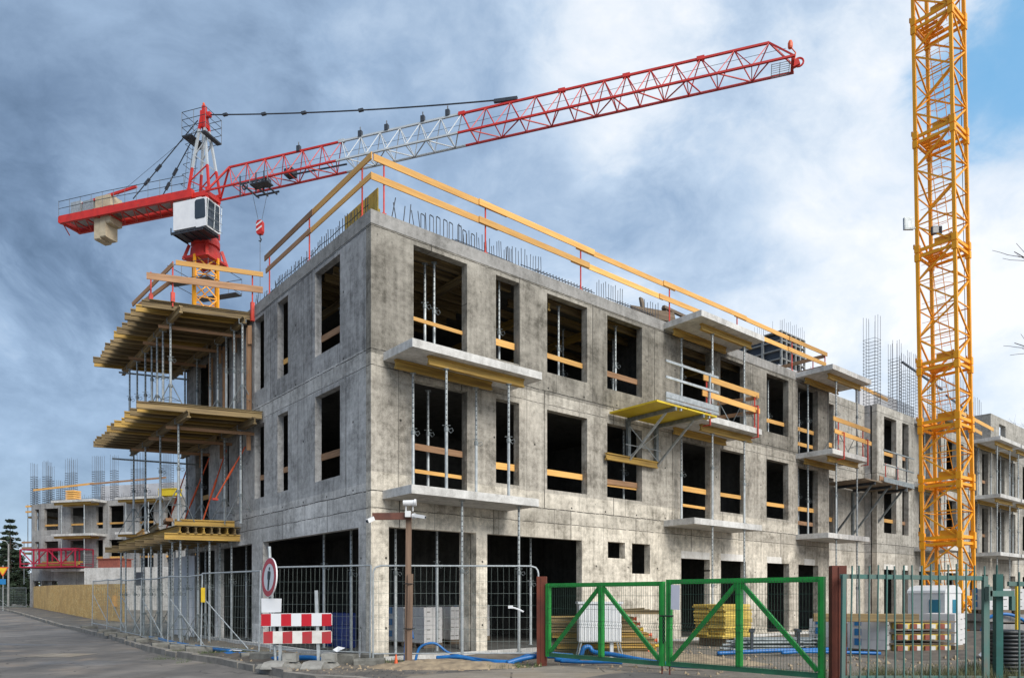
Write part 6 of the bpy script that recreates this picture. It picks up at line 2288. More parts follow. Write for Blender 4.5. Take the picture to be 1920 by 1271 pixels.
# ------------------------------------------------------------------ block pallets
def pallet_blocks(a, b, z, sa, sb, h, label, frame='B', blue=True, rot=None, group='pallets of wrapped white blocks'):
    t = Thing('block_pallet', label, 'pallet', (a, b, z), frame, group)
    mb = t.mb()
    for k in range(3):
        mb.box(a, a + sa, b + (sb - .1) * k / 2, b + (sb - .1) * k / 2 + .1, z, z + .1)
    mb.box(a, a + sa, b, b + sb, z + .1, z + .125)
    t.part(mb, 'pallet', M['pine_grey'])
    mb = t.mb()
    rows = max(3, round(h / .25))
    g = .004
    z0 = z + .13
    for k in range(rows):
        zz = z0 + h * k / rows
        j = [rnd.uniform(-.006, .006) for _ in range(4)]
        mb.box(a + .01 + j[0], a + sa * .5 - g, b + .01 + j[1], b + sb - .01 + j[2], zz, zz + h / rows - g)
        mb.box(a + sa * .5 + g, a + sa - .01 + j[3], b + .01 + j[1], b + sb - .01 + j[2], zz, zz + h / rows - g)
    t.part(mb, 'blocks', M['block'])
    if blue:
        for k in range(3):
            zz = z0 + h * (.12 + .34 * k)
            mb = t.mb()
            bb = b + sb * (.62 if k != 1 else .62)
            mb.face((a - .004, bb, zz), (a - .004, bb + .17, zz), (a - .004, bb + .17, zz + .17), (a - .004, bb, zz + .17))
            t.part(mb, 'blue_print', M['blue_print'])
    for k in range(rows):
        for sx in (.25, .75):
            zz = z0 + h * (k + .45) / rows
            mb = t.mb()
            mb.box(a + sa * sx - .05, a + sa * sx + .05, b - .001, b + .012, zz, zz + .022)
            t.part(mb, 'hand_grip', M['plastic_foot'])
    return t


pallet_blocks(2.30, 1.42, .165, .58, .93, .92, 'pallet of white wrapped blocks inside the first ground bay, nearer the front')
pallet_blocks(2.30, 2.42, .165, .58, .93, .92, 'pallet of white wrapped blocks inside the first ground bay, behind the front one')
pallet_blocks(3.25, 2.7, .165, .6, .95, .92, 'shaded pallet of blocks behind the second column of the right front')
pallet_blocks(4.9, 3.2, .165, .95, .6, .95, 'pallet of blocks deep inside the second ground bay', blue=True)
pallet_blocks(3.75, 2.3, .165, .3, .95, .92, 'narrow pinkish block stack right behind the second column', blue=False)
pallet_blocks(10.48, -6.54, .06, .6, .95, .72, 'pallet of white wrapped blocks behind the palisade, nearest the rust posts')
pallet_blocks(10.48, -5.52, .06, .6, .95, .72, 'pallet of white wrapped blocks behind the palisade, second from the palisade')
pallet_blocks(12.6, -7.35, .12, .6, .8, .80, 'pallet of white blocks before the portable toilet', blue=False)
pallet_blocks(13.3, -7.2, .12, .6, .8, .80, 'pallet of white blocks before the yellow mast foot', blue=False)
solo_bar('timber_beam', (7.45, 17.9, .98), (9.75, 17.4, .98), .16, .2, M['h20_old'], 'thick yellowish timber lying across the block pallets behind the palisade', 'beam')
# pile of banded formwork panels with red and white ends
t = Thing('panel_pile', 'pile of formwork panels with red, white and yellow ends beside the block pallets', 'pile', (9.8, 18.1, .1))
for k in range(3):
    z = .16 + .27 * k
    for j in range(4):
        y = 17.75 + .26 * j
        mb = t.mb()
        mb.box(9.40, 10.75, y, y + .22, z, z + .14)
        t.part(mb, 'panel', M['ply'])
    for j in range(4):
        x = 9.42 + .34 * j
        mb = t.mb()
        mb.box(x, x + .13, 17.70, 17.748, z + .01, z + .13)
        t.part(mb, 'red_end', M['brick_red'])
        mb = t.mb()
        mb.box(x + .14, x + .25, 17.705, 17.748, z + .02, z + .12)
        t.part(mb, 'white_end', M['board_white'])
    mb = t.mb()
    mb.box(9.3, 10.95, 17.8, 18.7, z + .16, z + .19)
    t.part(mb, 'spacer', M['pine_grey'])
# portable toilets
def toilet(x, y, rot, label):
    t = Thing('portable_toilet', label, 'toilet', (0, 0, 0), 'W', 'white portable toilets', rot=(0, 0, rot))
    t.o.location = (x, y, .1)
    mb = t.mb()
    mb.box(-.55, .55, -.55, .55, .05, 1.5)
    for k in range(5):
        zz = .3 + .25 * k
        mb.box(-.556, -.55, -.5, .5, zz, zz + .02)
    t.part(mb, 'cabin', M['white_plastic'])
    mb = t.mb()
    mb.extrude([(-.57, 1.5), (.57, 1.5), (.55, 1.58), (.38, 1.70), (0, 1.75), (-.38, 1.70), (-.55, 1.58)], (0, -.57, 0), (0, .57, 0))
    t.part(mb, 'roof', M['white_plastic'])
    mb = t.mb()
    mb.box(-.05, .24, -.565, -.55, .2, 1.30)
    DR = t.part(mb, 'door', M['teal_panel'])
    mb = t.mb()
    mb.box(.0, .03, -.58, -.565, .75, .85)
    t.part(mb, 'handle', M['black'], DR)
    mb = t.mb()
    mb.box(-.565, -.55, -.42, -.10, .2, 1.30)
    t.part(mb, 'side_panel', M['teal_panel'])


toilet(13.35, 22.9, .62, 'white portable toilet with blue door before the yellow mast')
# precast slabs and blocks at the right edge
for k, (x0, x1, z0, mt, lab) in enumerate(((14.9, 17.6, .42, 'conc_far', 'lower grey precast slab stacked at the right edge behind the palisade'), (14.8, 17.4, .72, 'conc_far', 'upper grey precast slab stacked at the right edge behind the palisade'))):
    mb = MB((x0, 23.0, z0))
    mb.box(x0, x1, 22.4 + .1 * k, 24.0, z0, z0 + .22)
    mb.box(x0 + .2, x0 + .4, 22.5, 23.9, z0 - .3 if k == 0 else z0 - .08, z0)
    mb.box(x1 - .4, x1 - .2, 22.5, 23.9, z0 - .3 if k == 0 else z0 - .08, z0)
    solo(mb, 'precast_slab', M[mt], lab, 'slab', 'W', 'precast slabs behind the palisade')
for k, x in enumerate((14.9, 15.75, 16.6)):
    pallet_blocks(x, 22.7, .95, .75, .8, .66, 'white block stack on the grey precast slabs, %s one' % ('left', 'middle', 'right')[k], 'W', blue=(k == 0))
# electrical cabinet
t = Thing('power_cabinet', 'white ribbed site power cabinet on splayed legs behind the green gate', 'cabinet', (2.0, 16.3, .1))
mb = t.mb()
mb.box(1.50, 2.45, 16.2, 16.75, .48, 1.33)
CB = t.part(mb, 'body', M['white_plastic'])
mb = t.mb()
mb.box(1.47, 2.48, 16.16, 16.79, 1.33, 1.38)
t.part(mb, 'lid', M['white_plastic'])
for x0, x1 in ((1.52, 1.97), (1.98, 2.43)):
    mb = t.mb()
    mb.box(x0, x1, 16.185, 16.199, .5, 1.31)
    for j in range(6):
        xx = x0 + .03 + (x1 - x0 - .06) * j / 5
        mb.box(xx - .012, xx + .012, 16.175, 16.185, .53, 1.28)
    t.part(mb, 'door', M['white_plastic'], CB)
for x, y, dx in ((1.56, 16.24, -.1), (2.40, 16.24, .1), (1.56, 16.7, -.1), (2.40, 16.7, .1)):
    mb = t.mb()
    mb.tube((x + dx, y - .05, .06), (x, y, .5), .018, 5)
    t.part(mb, 'leg', M['galv'])
mb = t.mb()
mb.bar((2.24, 16.3, .1), (2.24, 16.3, .5), .08, .08)
t.part(mb, 'cable_duct', M['white_plastic'])
# pile of yellow beams behind it
GBP = 'yellow beams piled behind the green gate'
dirp = Vector((.995, .10, 0))
for lay in range(7):
    for j in range(4):
        x0 = 1.00 + rnd.uniform(-.06, .06) + (.05 * lay if lay < 3 else -.03 * lay)
        ln = 2.35 + rnd.uniform(-.12, .22) - .05 * lay
        y0 = 17.0 + .24 * j
        z = .20 + .128 * lay
        p = Vector((x0, y0, z))
        q = p + dirp * ln
        solo_bar('timber_beam', p, q, .11, .10, M['h20' if rnd.random() < .45 else 'h20_old'], 'yellow timber beam in the layered pile behind the green gate', 'beam', 'W', GBP, True)
        if j == 0 or rnd.random() < .3:
            mb = MB(q)
            mb.tube(q, q + dirp * .05, .03, 8)
            mb.tube(q + dirp * .05, q + dirp * .07, .05, 8)
            solo(mb, 'plastic_plug', M['orange_paint' if rnd.random() < .75 else 'yellow_paint'], 'orange or yellow plastic cap at the right end of the beam pile', 'cap', 'W', 'plastic caps at the beam pile')
for k in range(5):
    p = Vector((2.5 + rnd.uniform(-.2, .2), 17.0 + .2 * k, 1.13))
    q = p + Vector((.9, .1, rnd.uniform(-.05, .05)))
    solo_bar('timber_beam', p, q, .08, .09, M['h20_old'], 'short dark beam lying loose on top of the beam pile', 'beam', 'W', 'loose beams on the beam pile', True)
# yellow panel stack
t = Thing('panel_stack', 'tall ragged stack of yellow shuttering panels against the right front', 'stack', (9.6, -2.5, .1), 'B')
for k in range(20):
    z = .32 + .048 * k
    for j in range(2):
        b0 = -2.55 + .52 * j
        mb = t.mb()
        o1, o2 = rnd.uniform(-.09, .07) - (.06 if k > 17 else 0), rnd.uniform(-.05, .05)
        lean_ = -.05 * math.sin(k / 19 * 3.1)
        mb.box(9.62 + o1, 10.95 + o2, b0 + lean_ + rnd.uniform(-.02, .02), b0 + .5 + lean_, z, z + .04)
        t.part(mb, 'panel', M['ply'])
mb = t.mb()
mb.box(9.8, 9.95, -2.5, -1.6, .1, .31)
mb.box(10.6, 10.75, -2.5, -1.6, .1, .31)
t.part(mb, 'bearer', M['pine_grey'])
# rack of steel props lying down
t = Thing('prop_rack', 'rack of steel props lying in a heap before the yellow panel stack', 'rack', (6.6, 18.6, .1))
for k in range(22):
    lay, j = divmod(k, 6)
    x0 = 5.45 + rnd.uniform(-.12, .12) + .1 * lay
    y0 = 18.25 + .11 * j + .05 * (lay % 2)
    z = .16 + .085 * lay
    mb = t.mb()
    mb.tube((x0, y0, z), (x0 + 1.75, y0 + .1, z + rnd.uniform(-.02, .02)), .036, 7)
    mb.tube((x0 + 1.75, y0 + .1, z), (x0 + 2.05 + rnd.uniform(-.1, .1), y0 + .1, z), .028, 7)
    mb.box(x0 + 2.1, x0 + 2.112, y0 + .04, y0 + .16, z - .06, z + .06)
    t.part(mb, 'steel_prop', M['galv_dark'])
for x, y in ((6.0, 18.15), (7.2, 18.2), (6.3, 19.0), (7.45, 19.0)):
    mb = t.mb()
    mb.bar((x, y, .08), (x, y, .62), .06, .06, up=(0, 1, 0))
    mb.box(x - .06, x + .06, y - .04, y + .04, .6, .66)
    t.part(mb, 'stanchion', M['steel_dark'])

# ------------------------------------------------------------------ blue hoses and pipes
def smooth_path(pts, n=8):
    P = [Vector(p) for p in pts]
    res = []
    for i in range(len(P) - 1):
        p0, p1, p2, p3 = P[max(i - 1, 0)], P[i], P[i + 1], P[min(i + 2, len(P) - 1)]
        for k in range(n):
            t_ = k / n
            res.append(.5 * ((2 * p1) + (p2 - p0) * t_ + (2 * p0 - 5 * p1 + 4 * p2 - p3) * t_ ** 2 + (3 * p1 - p0 - 3 * p2 + p3) * t_ ** 3))
    res.append(P[-1])
    return res


def hose(pts, r, label, mat='blue_pipe'):
    mb = MB(pts[0])
    mb.path(smooth_path(pts), r, 8)
    solo(mb, 'hose', M[mat], label, 'hose', 'W', 'blue hoses lying along the site fence', smooth=True)


hose([(-2.05, 15.35, .12), (-1.95, 15.4, .42), (-1.65, 15.45, .5), (-1.35, 15.45, .30), (-.95, 15.3, .22), (-.5, 15.15, .17), (.0, 15.1, .15), (.2, 15.1, .15)], .028, 'thin blue hose arching beside the camera post')
hose([(-2.3, 15.5, .12), (-2.28, 15.48, .5), (-2.18, 15.4, .95), (-2.1, 15.4, .6)], .022, 'dark blue hose looped behind the camera post', 'blue_pipe')
hose([(-1.6, 15.35, .2), (-1.1, 15.3, .22), (-.6, 15.2, .13), (-.1, 15.05, .12), (.05, 15.0, .12)], .045, 'blue pipe lying in the sand before the second column')
hose([(-.1, 15.0, .12), (.2, 15.1, .2), (.55, 15.2, .25), (.9, 15.3, .24)], .055, 'thick blue pipe running under the left rust gate post')
hose([(.0, 15.15, .12), (.3, 15.2, .26), (.7, 15.4, .3), (1.3, 15.5, .24)], .035, 'thin blue pipe beside the thick one at the left gate post')
hose([(.9, 15.2, .18), (1.25, 15.1, .16), (1.42, 15.1, .25), (1.5, 15.12, .42), (1.62, 15.15, .44), (1.72, 15.1, .34), (2.1, 14.9, .30), (2.6, 14.6, .22), (3.2, 14.3, .15), (3.7, 14.1, .14)], .050, 'blue corrugated pipe bending up before the white cabinet')
hose([(1.0, 15.0, .16), (1.5, 14.9, .15), (2.0, 14.8, .16), (2.25, 14.8, .14)], .035, 'short blue pipe on the ground behind the left gate leaf')
hose([(4.9, 17.3, .14), (5.6, 17.35, .17), (6.4, 17.4, .2), (7.3, 17.6, .2), (8.3, 18.0, .2)], .052, 'straight blue pipe lying before the prop rack')
hose([(6.4, 17.2, .16), (7.0, 17.3, .18), (7.8, 17.4, .16), (8.8, 17.3, .14)], .04, 'second blue pipe lying before the prop rack toward the palisade')
hose([(-12.2, 24.1, .14), (-11.0, 22.6, .16), (-10.0, 21.2, .16), (-9.0, 20.1, .14), (-8.0, 19.1, .13), (-7.0, 18.0, .13)], .06, 'long blue pipe lying under the props behind the mesh fence')
hose([(-6.9, 17.3, .12), (-6.4, 16.9, .15), (-5.8, 16.4, .17), (-5.2, 15.7, .15), (-4.7, 15.2, .2), (-4.2, 15.1, .22), (-3.8, 14.95, .15)], .055, 'blue pipe passing behind the feet of the striped barrier')
hose([(14.6, 22.6, .2), (14.75, 22.5, .8), (15.3, 22.4, .95), (15.9, 22.4, .7), (16.2, 22.5, .3)], .05, 'blue hose arching at the foot of the yellow mast')
hose([(16.4, 20.2, .5), (16.9, 20.1, .6), (17.6, 20.0, .55)], .05, 'blue hose end at the right picture edge')
# drums
for k, (a, b) in enumerate(((.95, 3.1), (1.05, 3.85))):
    mb = MB((a, b, .16))
    mb.lathe([(.28, .16), (.29, .2), (.29, .45), (.30, .47), (.29, .49), (.29, .75), (.30, .77), (.29, .79), (.29, 1.03), (.27, 1.06)], (a, b, 0), 18)
    solo(mb, 'drum', M['drum_blue'], 'dark blue plastic drum in the shaded bay, %s one' % ('right' if k == 0 else 'left'), 'drum', 'B', 'blue drums inside the left front')
# loose kerb blocks and planks by the barrier
for k, (x, y, sx, sy, sz, r_, mt, lab) in enumerate(((-3.55, 15.15, .62, .3, .22, .25, 'concrete_foot', 'dark concrete block behind the barrier, right one'), (-4.15, 15.35, .66, .25, .2, .2, 'concrete_foot', 'concrete block behind the barrier, middle one'),
                                                     (-5.35, 15.85, .7, .3, .2, .3, 'concrete_foot', 'concrete block beside the sign post'), (-3.0, 15.55, .4, .3, .2, .4, 'concrete_foot', 'broken concrete lump at the foot of the corner column'))):
    mb = MB((x, y, .08))
    c = .02
    mb.extrude([(-sy / 2, 0), (sy / 2, 0), (sy / 2, sz - c), (sy / 2 - c, sz), (-sy / 2 + c, sz), (-sy / 2, sz - c)], (x - sx / 2, y, .08), (x + sx / 2, y, .08))
    o = solo(mb, 'concrete_block', M[mt], lab, 'block', 'W', 'loose concrete blocks behind the barrier')
    o.rotation_euler = (0, 0, -r_)
for k in range(6):
    p = Vector((-5.7 + .05 * k, 16.05 + .03 * k, .16 + .03 * (k % 3)))
    solo_bar('timber_offcut', p, p + Vector((.75, -.45 + .05 * k, .05 - .02 * k)), .07, .03, M['pine_old' if k % 2 else 'board_white'], 'pale board in the small heap beside the sign', 'board', 'W', 'boards heaped beside the sign')
mb = MB((-2.2, 14.2, .1))
mb.lathe([(.05, .12), (.04, .16), (.012, .36)], (-2.28, 14.25, 0), 8)
solo(mb, 'marker', M['orange_paint'], 'small orange marker stuck in the sand bank', 'marker')

# ------------------------------------------------------------------ board hoarding along the road
HP = [(-46.0, 69.6), (-36.0, 56.6), (-29.5, 48.6), (-24.2, 41.9), (-20.0, 37.6)]
t = Thing('hoarding', 'orange particle board hoarding along the road before the far building', 'hoarding', (-24.2, 41.9, 0))
for p, q in zip(HP, HP[1:]):
    L = math.hypot(q[0] - p[0], q[1] - p[1])
    n = max(1, round(L / 2.5))
    for k in range(n):
        a = (p[0] + (q[0] - p[0]) * k / n, p[1] + (q[1] - p[1]) * k / n)
        b = (p[0] + (q[0] - p[0]) * (k + 1) / n, p[1] + (q[1] - p[1]) * (k + 1) / n)
        z = rise(*a) + .05
        mb = t.mb()
        mb.bar((a[0], a[1], z + 1.02), (b[0] - (b[0] - a[0]) * .003, b[1] - (b[1] - a[1]) * .003, rise(*b) + .05 + 1.02), .025, 2.04)
        t.part(mb, 'board', M['osb'])
mb = MB((-21.3, 38.7, 1.0))
mb.box(-21.35, -21.1, 38.72, 38.76, .95, 1.55)
mb.box(-21.35, -21.1, 38.68, 38.72, .95, 1.0)
solo(mb, 'wooden_block', M['pine'], 'small wooden block on the hoarding near its right end', 'block')
for k, (p, q) in enumerate((((-52.0, 72.5), (-47.6, 71.0)), ((-57.0, 74.0), (-52.2, 72.6)))):
    mesh_panel(p, q, rise(*p) + .05, 1.95, ('mesh fence panel at the left end of the board hoarding', 'mesh fence panel at the left picture edge beyond the hoarding')[k], brace=True, wire=.008)

# ------------------------------------------------------------------ far building across the site
FB = (-44.3, 68.2)
FD = Vector((-28.0 + 44.3, 63.4 - 68.2, 0))
FLn = FD.length
FD.normalize()
FR_ = math.atan2(FD.y, FD.x)
FBT = Thing('far_building', 'grey concrete shell with a rounded corner farther along the road', 'building', (0, 0, 0), 'W', rot=(0, 0, FR_))
FBT.o.location = (FB[0], FB[1], .2)


def fpx(px, v=0.0):
    """distance along the far front (v metres behind it) seen at a photo column"""
    k = (px - 960) / 1358.6
    x0, y0 = FB[0] - v * FD.y, FB[1] + v * FD.x
    return (k * y0 - x0) / (FD.x - k * FD.y)


fh = []
FWIN = [(83, 109, 0), (132, 159, 1), (180, 193, 0), (204.5, 231.7, 0), (261, 288, 1), (310, 322, 0)]
for x0, x1, d in FWIN:
    u0, u1 = round(fpx(x0), 2), round(fpx(x1), 2)
    fh += [(u0, u1, 7.0 if d else 7.5, 9.52), (u0, u1, 3.85 if d else 4.3, 6.45)]
fh += [(fpx(78), fpx(108), 0, 2.75), (fpx(180), fpx(200), .2, 2.6)]
mb = wall(FBT.mb(), lambda u, w_, z: (u, w_, z), 0, 22, -.3, 10.0, fh, .28)
FBT.part(mb, 'front_wall', M['conc_far'])
# chamfered corner: three facets turning back
cp = [(0, 0), (-1.55, .35), (-2.75, 1.3), (-3.6, 3.0), (-4.0, 9.0)]
for k in range(4):
    p, q = Vector((*cp[k + 1], 0)), Vector((*cp[k], 0))
    d = (q - p)
    L = d.length
    d.normalize()
    nr = Vector((-d.y, d.x, 0))
    hh = [(L * .3, L * .75, 7.5, 9.52), (L * .3, L * .75, 4.3, 6.45), (.1, L - .1, -.2, 2.75)] if k in (0, 2) else [(.1, L - .1, -.2, 2.75)]
    mb = wall(FBT.mb(), lambda u, w_, z: tuple(p + d * u + nr * w_ + Vector((0, 0, z))), 0, L - .002, -.3, 10.0, hh, .25)
    FBT.part(mb, 'corner_wall', M['conc_far'])
for z0, z1 in ((-.3, 0.0), (3.6, 3.83), (6.75, 6.97), (9.75, 9.98)):
    mb = FBT.mb()
    mb.prism([(.0, .29), (-1.4, .62), (-2.5, 1.5), (-3.3, 3.1), (-3.7, 9), (21.9, 9), (21.9, .29)], z0, z1)
    FBT.part(mb, 'floor_slab', M['conc_in_shaded'])
mb = FBT.mb()
mb.box(.6, 21.9, 5.0, 5.2, 0.002, 3.59)
mb.box(.6, 21.9, 5.0, 5.2, 3.84, 6.74)
mb.box(.2, 21.9, 5.0, 5.2, 6.98, 9.74)
FBT.part(mb, 'inner_wall', M['conc_in_shaded'])
for x in (-3.3, -1.5, .3):
    mb = FBT.mb()
    mb.box(x, x + .5, 1.6 if x < -1 else .4, 2.1 if x < -1 else .9, .002, 3.59)
    FBT.part(mb, 'column', M['conc_far'])
FBAL = [(97, 176), (217, 298)]
for j, (x0, x1) in enumerate(FBAL):
    u0, u1 = fpx(x0, -1.4), fpx(x1, -1.4)
    for z in (10.0, 6.95, 3.75):
        if z < 4 and j:
            continue
        mb = FBT.mb()
        mb.box(u0, u1, -1.5, -.003, z - .2, z)
        FBT.part(mb, 'balcony_slab', M['conc_slab'])
# parts on the roof: pale block walls
mb = FBT.mb()
mb.box(1.8, 14, 5, 5.3, 10.0, 12.3)
mb.box(6.5, 9.2, 3, 3.3, 10.0, 11.9)
mb.box(12, 21, 4, 4.3, 10.0, 12.4)
FBT.part(mb, 'upper_wall', M['block_wall'])
# paler ground storey wall built forward
mb = FBT.mb()
mb.box(fpx(158, -4.2), 21, -4.2, -.3, -.2, 3.70)
FBT.part(mb, 'annex_wall', M['conc_slab'])
mb = FBT.mb()
mb.box(fpx(255, -4.2), fpx(272, -4.2), -4.21, -4.0, 2.2, 3.3)  # solid dark panel painted in place of a shaded wall opening
FBT.part(mb, 'annex_shade_panel', M['tower_dark'])


def fw(u, v, z):
    c, s = math.cos(FR_), math.sin(FR_)
    return (FB[0] + u * c - v * s, FB[1] + u * s + v * c, z + .2)


def fthing(mb, name, mat, label, cat, group=None):
    o = link(name, mb.mesh(name, M[mat]))
    o.location = fw(*mb.o)
    o.rotation_euler = (0, 0, FR_)
    return tag(o, label, cat, group)


GFC = 'column cages on the far building'
FCL = ['short dense', 'tall dense', 'thin bent', 'tall narrow', 'short stubby', 'broad', 'broad second', 'narrow', 'wide', 'last wide']
for k, (px, wd, h, v) in enumerate(((41, .5, 2.9, 1.8), (48, .4, 4.3, 1.2), (56, .5, 4.2, 2.5), (76, .65, 4.2, .5), (89, .5, 2.4, 1.2), (121.5, .98, 4.3, .5), (172.5, 1.0, 4.4, .5), (201, .5, 4.4, .6), (247, 1.3, 4.6, .6), (301, 1.0, 4.7, .6))):
    u = fpx(px)
    if px < 60:
        u = fpx(px) - .6
    if k == 0:
        pass
    mb = MB((u, v, 10.0))
    nx = 5 if wd > .6 else 3
    for i in range(nx):
        for j in range(2):
            x, y = u - wd / 2 + wd * i / (nx - 1), v + .4 * j
            mb.tube((x, y, 9.9), (x, y, 10 + h * rnd.uniform(.95, 1)), .016, 4)
    zz = 10.1
    while zz < 10 + h * .66:
        mb.path([(u - wd / 2 - .06, v, zz), (u + wd / 2 + .06, v, zz + .03), (u + wd / 2 + .06, v + .4, zz), (u - wd / 2 - .06, v + .4, zz)], .016, 4, closed=True)
        zz += .21
    fthing(mb, 'rebar_cage', 'rebar', '%s steel column cage on the far building, number %s from its left corner' % (FCL[k], ('one', 'two', 'three', 'four', 'five', 'six', 'seven', 'eight', 'nine', 'ten')[k]), 'steel cage', GFC)
mb = MB((6, -.1, 10.2))
for k in range(60):
    x = -.2 + .25 * k
    mb.tube((x, .3, 10), (x, .3, 10.5 + .1 * (k % 3)), .012, 4)
mb.tube((-.2, .3, 10.35), (14.8, .3, 10.35), .014, 4)
fthing(mb, 'rebar_cage', 'rebar', 'low row of steel bars along the far building roof edge', 'steel cage')
solo_bar('timber_board', fw(-1.2, .2, 11.35), fw(6.4, -.2, 11.6), .04, .18, M['pine'], 'orange guard board across the far building roof, left half', 'board')
solo_bar('timber_board', fw(6.0, -.25, 11.55), fw(14.5, -.3, 11.75), .04, .16, M['pine_old'], 'weathered guard board across the far building roof, right half', 'board')
t = Thing('board_stack', 'orange stack of boards on the upper balcony of the far building', 'stack', (0, 0, 0), rot=(0, 0, FR_))
t.o.location = fw(4.5, -.6, 10.0)
for k in range(5):
    mb = t.mb()
    mb.box(-.5 + .03 * (k % 2), .45, -.4, .4, .2 * k, .2 * k + .15)
    t.part(mb, 'board', M['pine'])
u = fpx(328)
mb = MB((u, -.6, 10.1))
mb.box(u - .85, u + .9, -1.0, -.2, 10.05, 10.6)
mb.box(u - .9, u + .95, -1.05, -.15, 10.6, 10.66)
fthing(mb, 'yellow_bin', 'yellow_deck', 'yellow trough on the far building roof edge by the near decks', 'trough')
for j, (x0, x1) in enumerate(FBAL):
    u0, u1 = fpx(x0, -1.4), fpx(x1, -1.4)
    for z in (9.7, 6.65):
        for v, sd in ((-1.2, 'front'), (-.3, 'back')):
            solo_bar('timber_beam', fw(u0 + .1, v, z), fw(u1 - .6, v, z), .12, .2, M['h20'], 'yellow beam under the %s of the far building %s %s balcony' % (sd, 'left' if j == 0 else 'right', 'top' if z > 9 else 'middle'), 'beam')
    for z0, z1 in ((6.96, 9.55), (3.78, 6.5)):
        for q_, uu in (('left', u0 + .9), ('right', u1 - 1.3)):
            mb = MB((uu, -1.2, z0))
            mb.tube((uu, -1.2, z0), (uu, -1.2, z1), .045, 6)
            mb.tube((uu, -1.2, z0 + 1.3), (uu, -1.2, z0 + 1.45), .075, 6)
            fthing(mb, 'steel_prop', 'galv', 'thin steel prop at the %s of the far building %s balcony, %s storey' % (q_, 'left' if j == 0 else 'right', 'top' if z0 > 6 else 'middle'), 'prop', 'steel props on the far building')
for k, (x0, x1, d) in enumerate(FWIN):
    u0, u1 = fpx(x0), fpx(x1)
    for fl, z in ((3, 7.95), (2, 4.85)):
        if fl == 2 and k < 2:
            continue
        solo_bar('guard_plank', fw(u0, .12, z), fw(u1, .12, z), .03, .17, M['pine'], 'guard plank across the far building %s opening from the left, %s floor' % (('first', 'second', 'third', 'fourth', 'fifth', 'sixth')[k], 'top' if fl == 3 else 'middle'), 'plank', 'W', 'guard planks on the far building')
# magenta steel cage platform
t = Thing('cage_platform', 'magenta red steel cage platform carrying beams on the far building', 'platform', (0, 0, 0), rot=(0, 0, FR_))
t.o.location = fw(0, 0, 0)
u0, u1 = fpx(38, -2.2), fpx(141, -2.2)
mb = t.mb()
for v in (-2.2, -.3):
    for z in (3.95, 4.25, 5.55):
        mb.bar((u0, v, z), (u1, v, z), .1, .1)
    for k in range(5):
        x = u0 + (u1 - u0) * k / 4
        mb.bar((x, v, 3.95), (x, v, 5.55), .09, .09)
        if k < 4 and v < -2:
            x2 = u0 + (u1 - u0) * (k + 1) / 4
            mb.bar((x, v, 4.2 if k % 2 else 5.5), (x2, v, 5.5 if k % 2 else 4.2), .07, .07)
for k in range(5):
    x = u0 + (u1 - u0) * k / 4
    for z in (3.95, 5.55):
        mb.bar((x, -2.2, z), (x, -.3, z), .08, .08)
t.part(mb, 'cage', M['pink_red'])
mb = t.mb()
mb.box(u0, u1, -2.1, -.35, 3.85, 3.92)
t.part(mb, 'floor', M['pink_red'])
for k in range(3):
    mb = MB((0, 0, 0))
    mb.box(u0 + 1.6, u1 - .2, -2.0 + .3 * k, -1.8 + .3 * k, 4.0 + .16 * k, 4.15 + .16 * k)
    o = link('timber_beam', mb.mesh('timber_beam', M['h20']))
    o.location = fw(0, 0, 0)
    o.rotation_euler = (0, 0, FR_)
    tag(o, 'yellow beam lying in the magenta cage platform', 'beam', 'beams in the magenta cage platform')
mb = MB((10, -3.0, 2.9))
u0 = fpx(184, -3.6)
u1 = fpx(222, -3.6)
mb.box(u0, u1, -3.6, -2.2, 3.72, 4.45)
mb.box(u0 - .1, u1 + .1, -3.7, -2.1, 4.45, 4.52)
fthing(mb, 'skip_bin', 'brick_red', 'dull red steel bin on the annex roof of the far building', 'bin')
mb = MB((6.5, -2.5, 2.8))
u0 = fpx(160, -3.0)
for k in range(14):
    mb.tube((u0 + .09 * k, -3.0, 3.71), (u0 + .09 * k, -3.0, 4.9), .018, 4)
for k in range(7):
    mb.tube((u0 - .1, -3.0, 3.8 + .16 * k), (u0 + 1.3, -3.0, 3.8 + .16 * k), .018, 4)
fthing(mb, 'rebar_mat', 'rebar', 'upright mat of steel bars on the annex roof of the far building', 'steel mat')
# side balcony with boards left of the far building
t = Thing('side_platform', 'small boarded platform at the left corner of the far building', 'platform', (0, 0, 0), rot=(0, 0, FR_))
t.o.location = fw(0, 0, 0)
for z, w_ in ((9.1, 1.9), (5.5, 2.4)):
    mb = t.mb()
    mb.box(-3.3 - w_, -3.2, 3.0, 6.0, z, z + .2)
    t.part(mb, 'deck', M['h20_old'])
    for dz in (.55, 1.1):
        mb = t.mb()
        mb.box(-3.3 - w_ - .3, -3.3, 2.95, 3.0, z + dz, z + dz + .18)
        t.part(mb, 'guard_board', M['pine' if z > 9 else 'pine_old'])
    for x in (-3.4 - w_, -4.2):
        mb = t.mb()
        mb.tube((x, 3.05, z - 3 if x < -4.5 else z), (x, 3.05, z + 1.4), .04, 5)
        t.part(mb, 'post', M['galv_dark'])

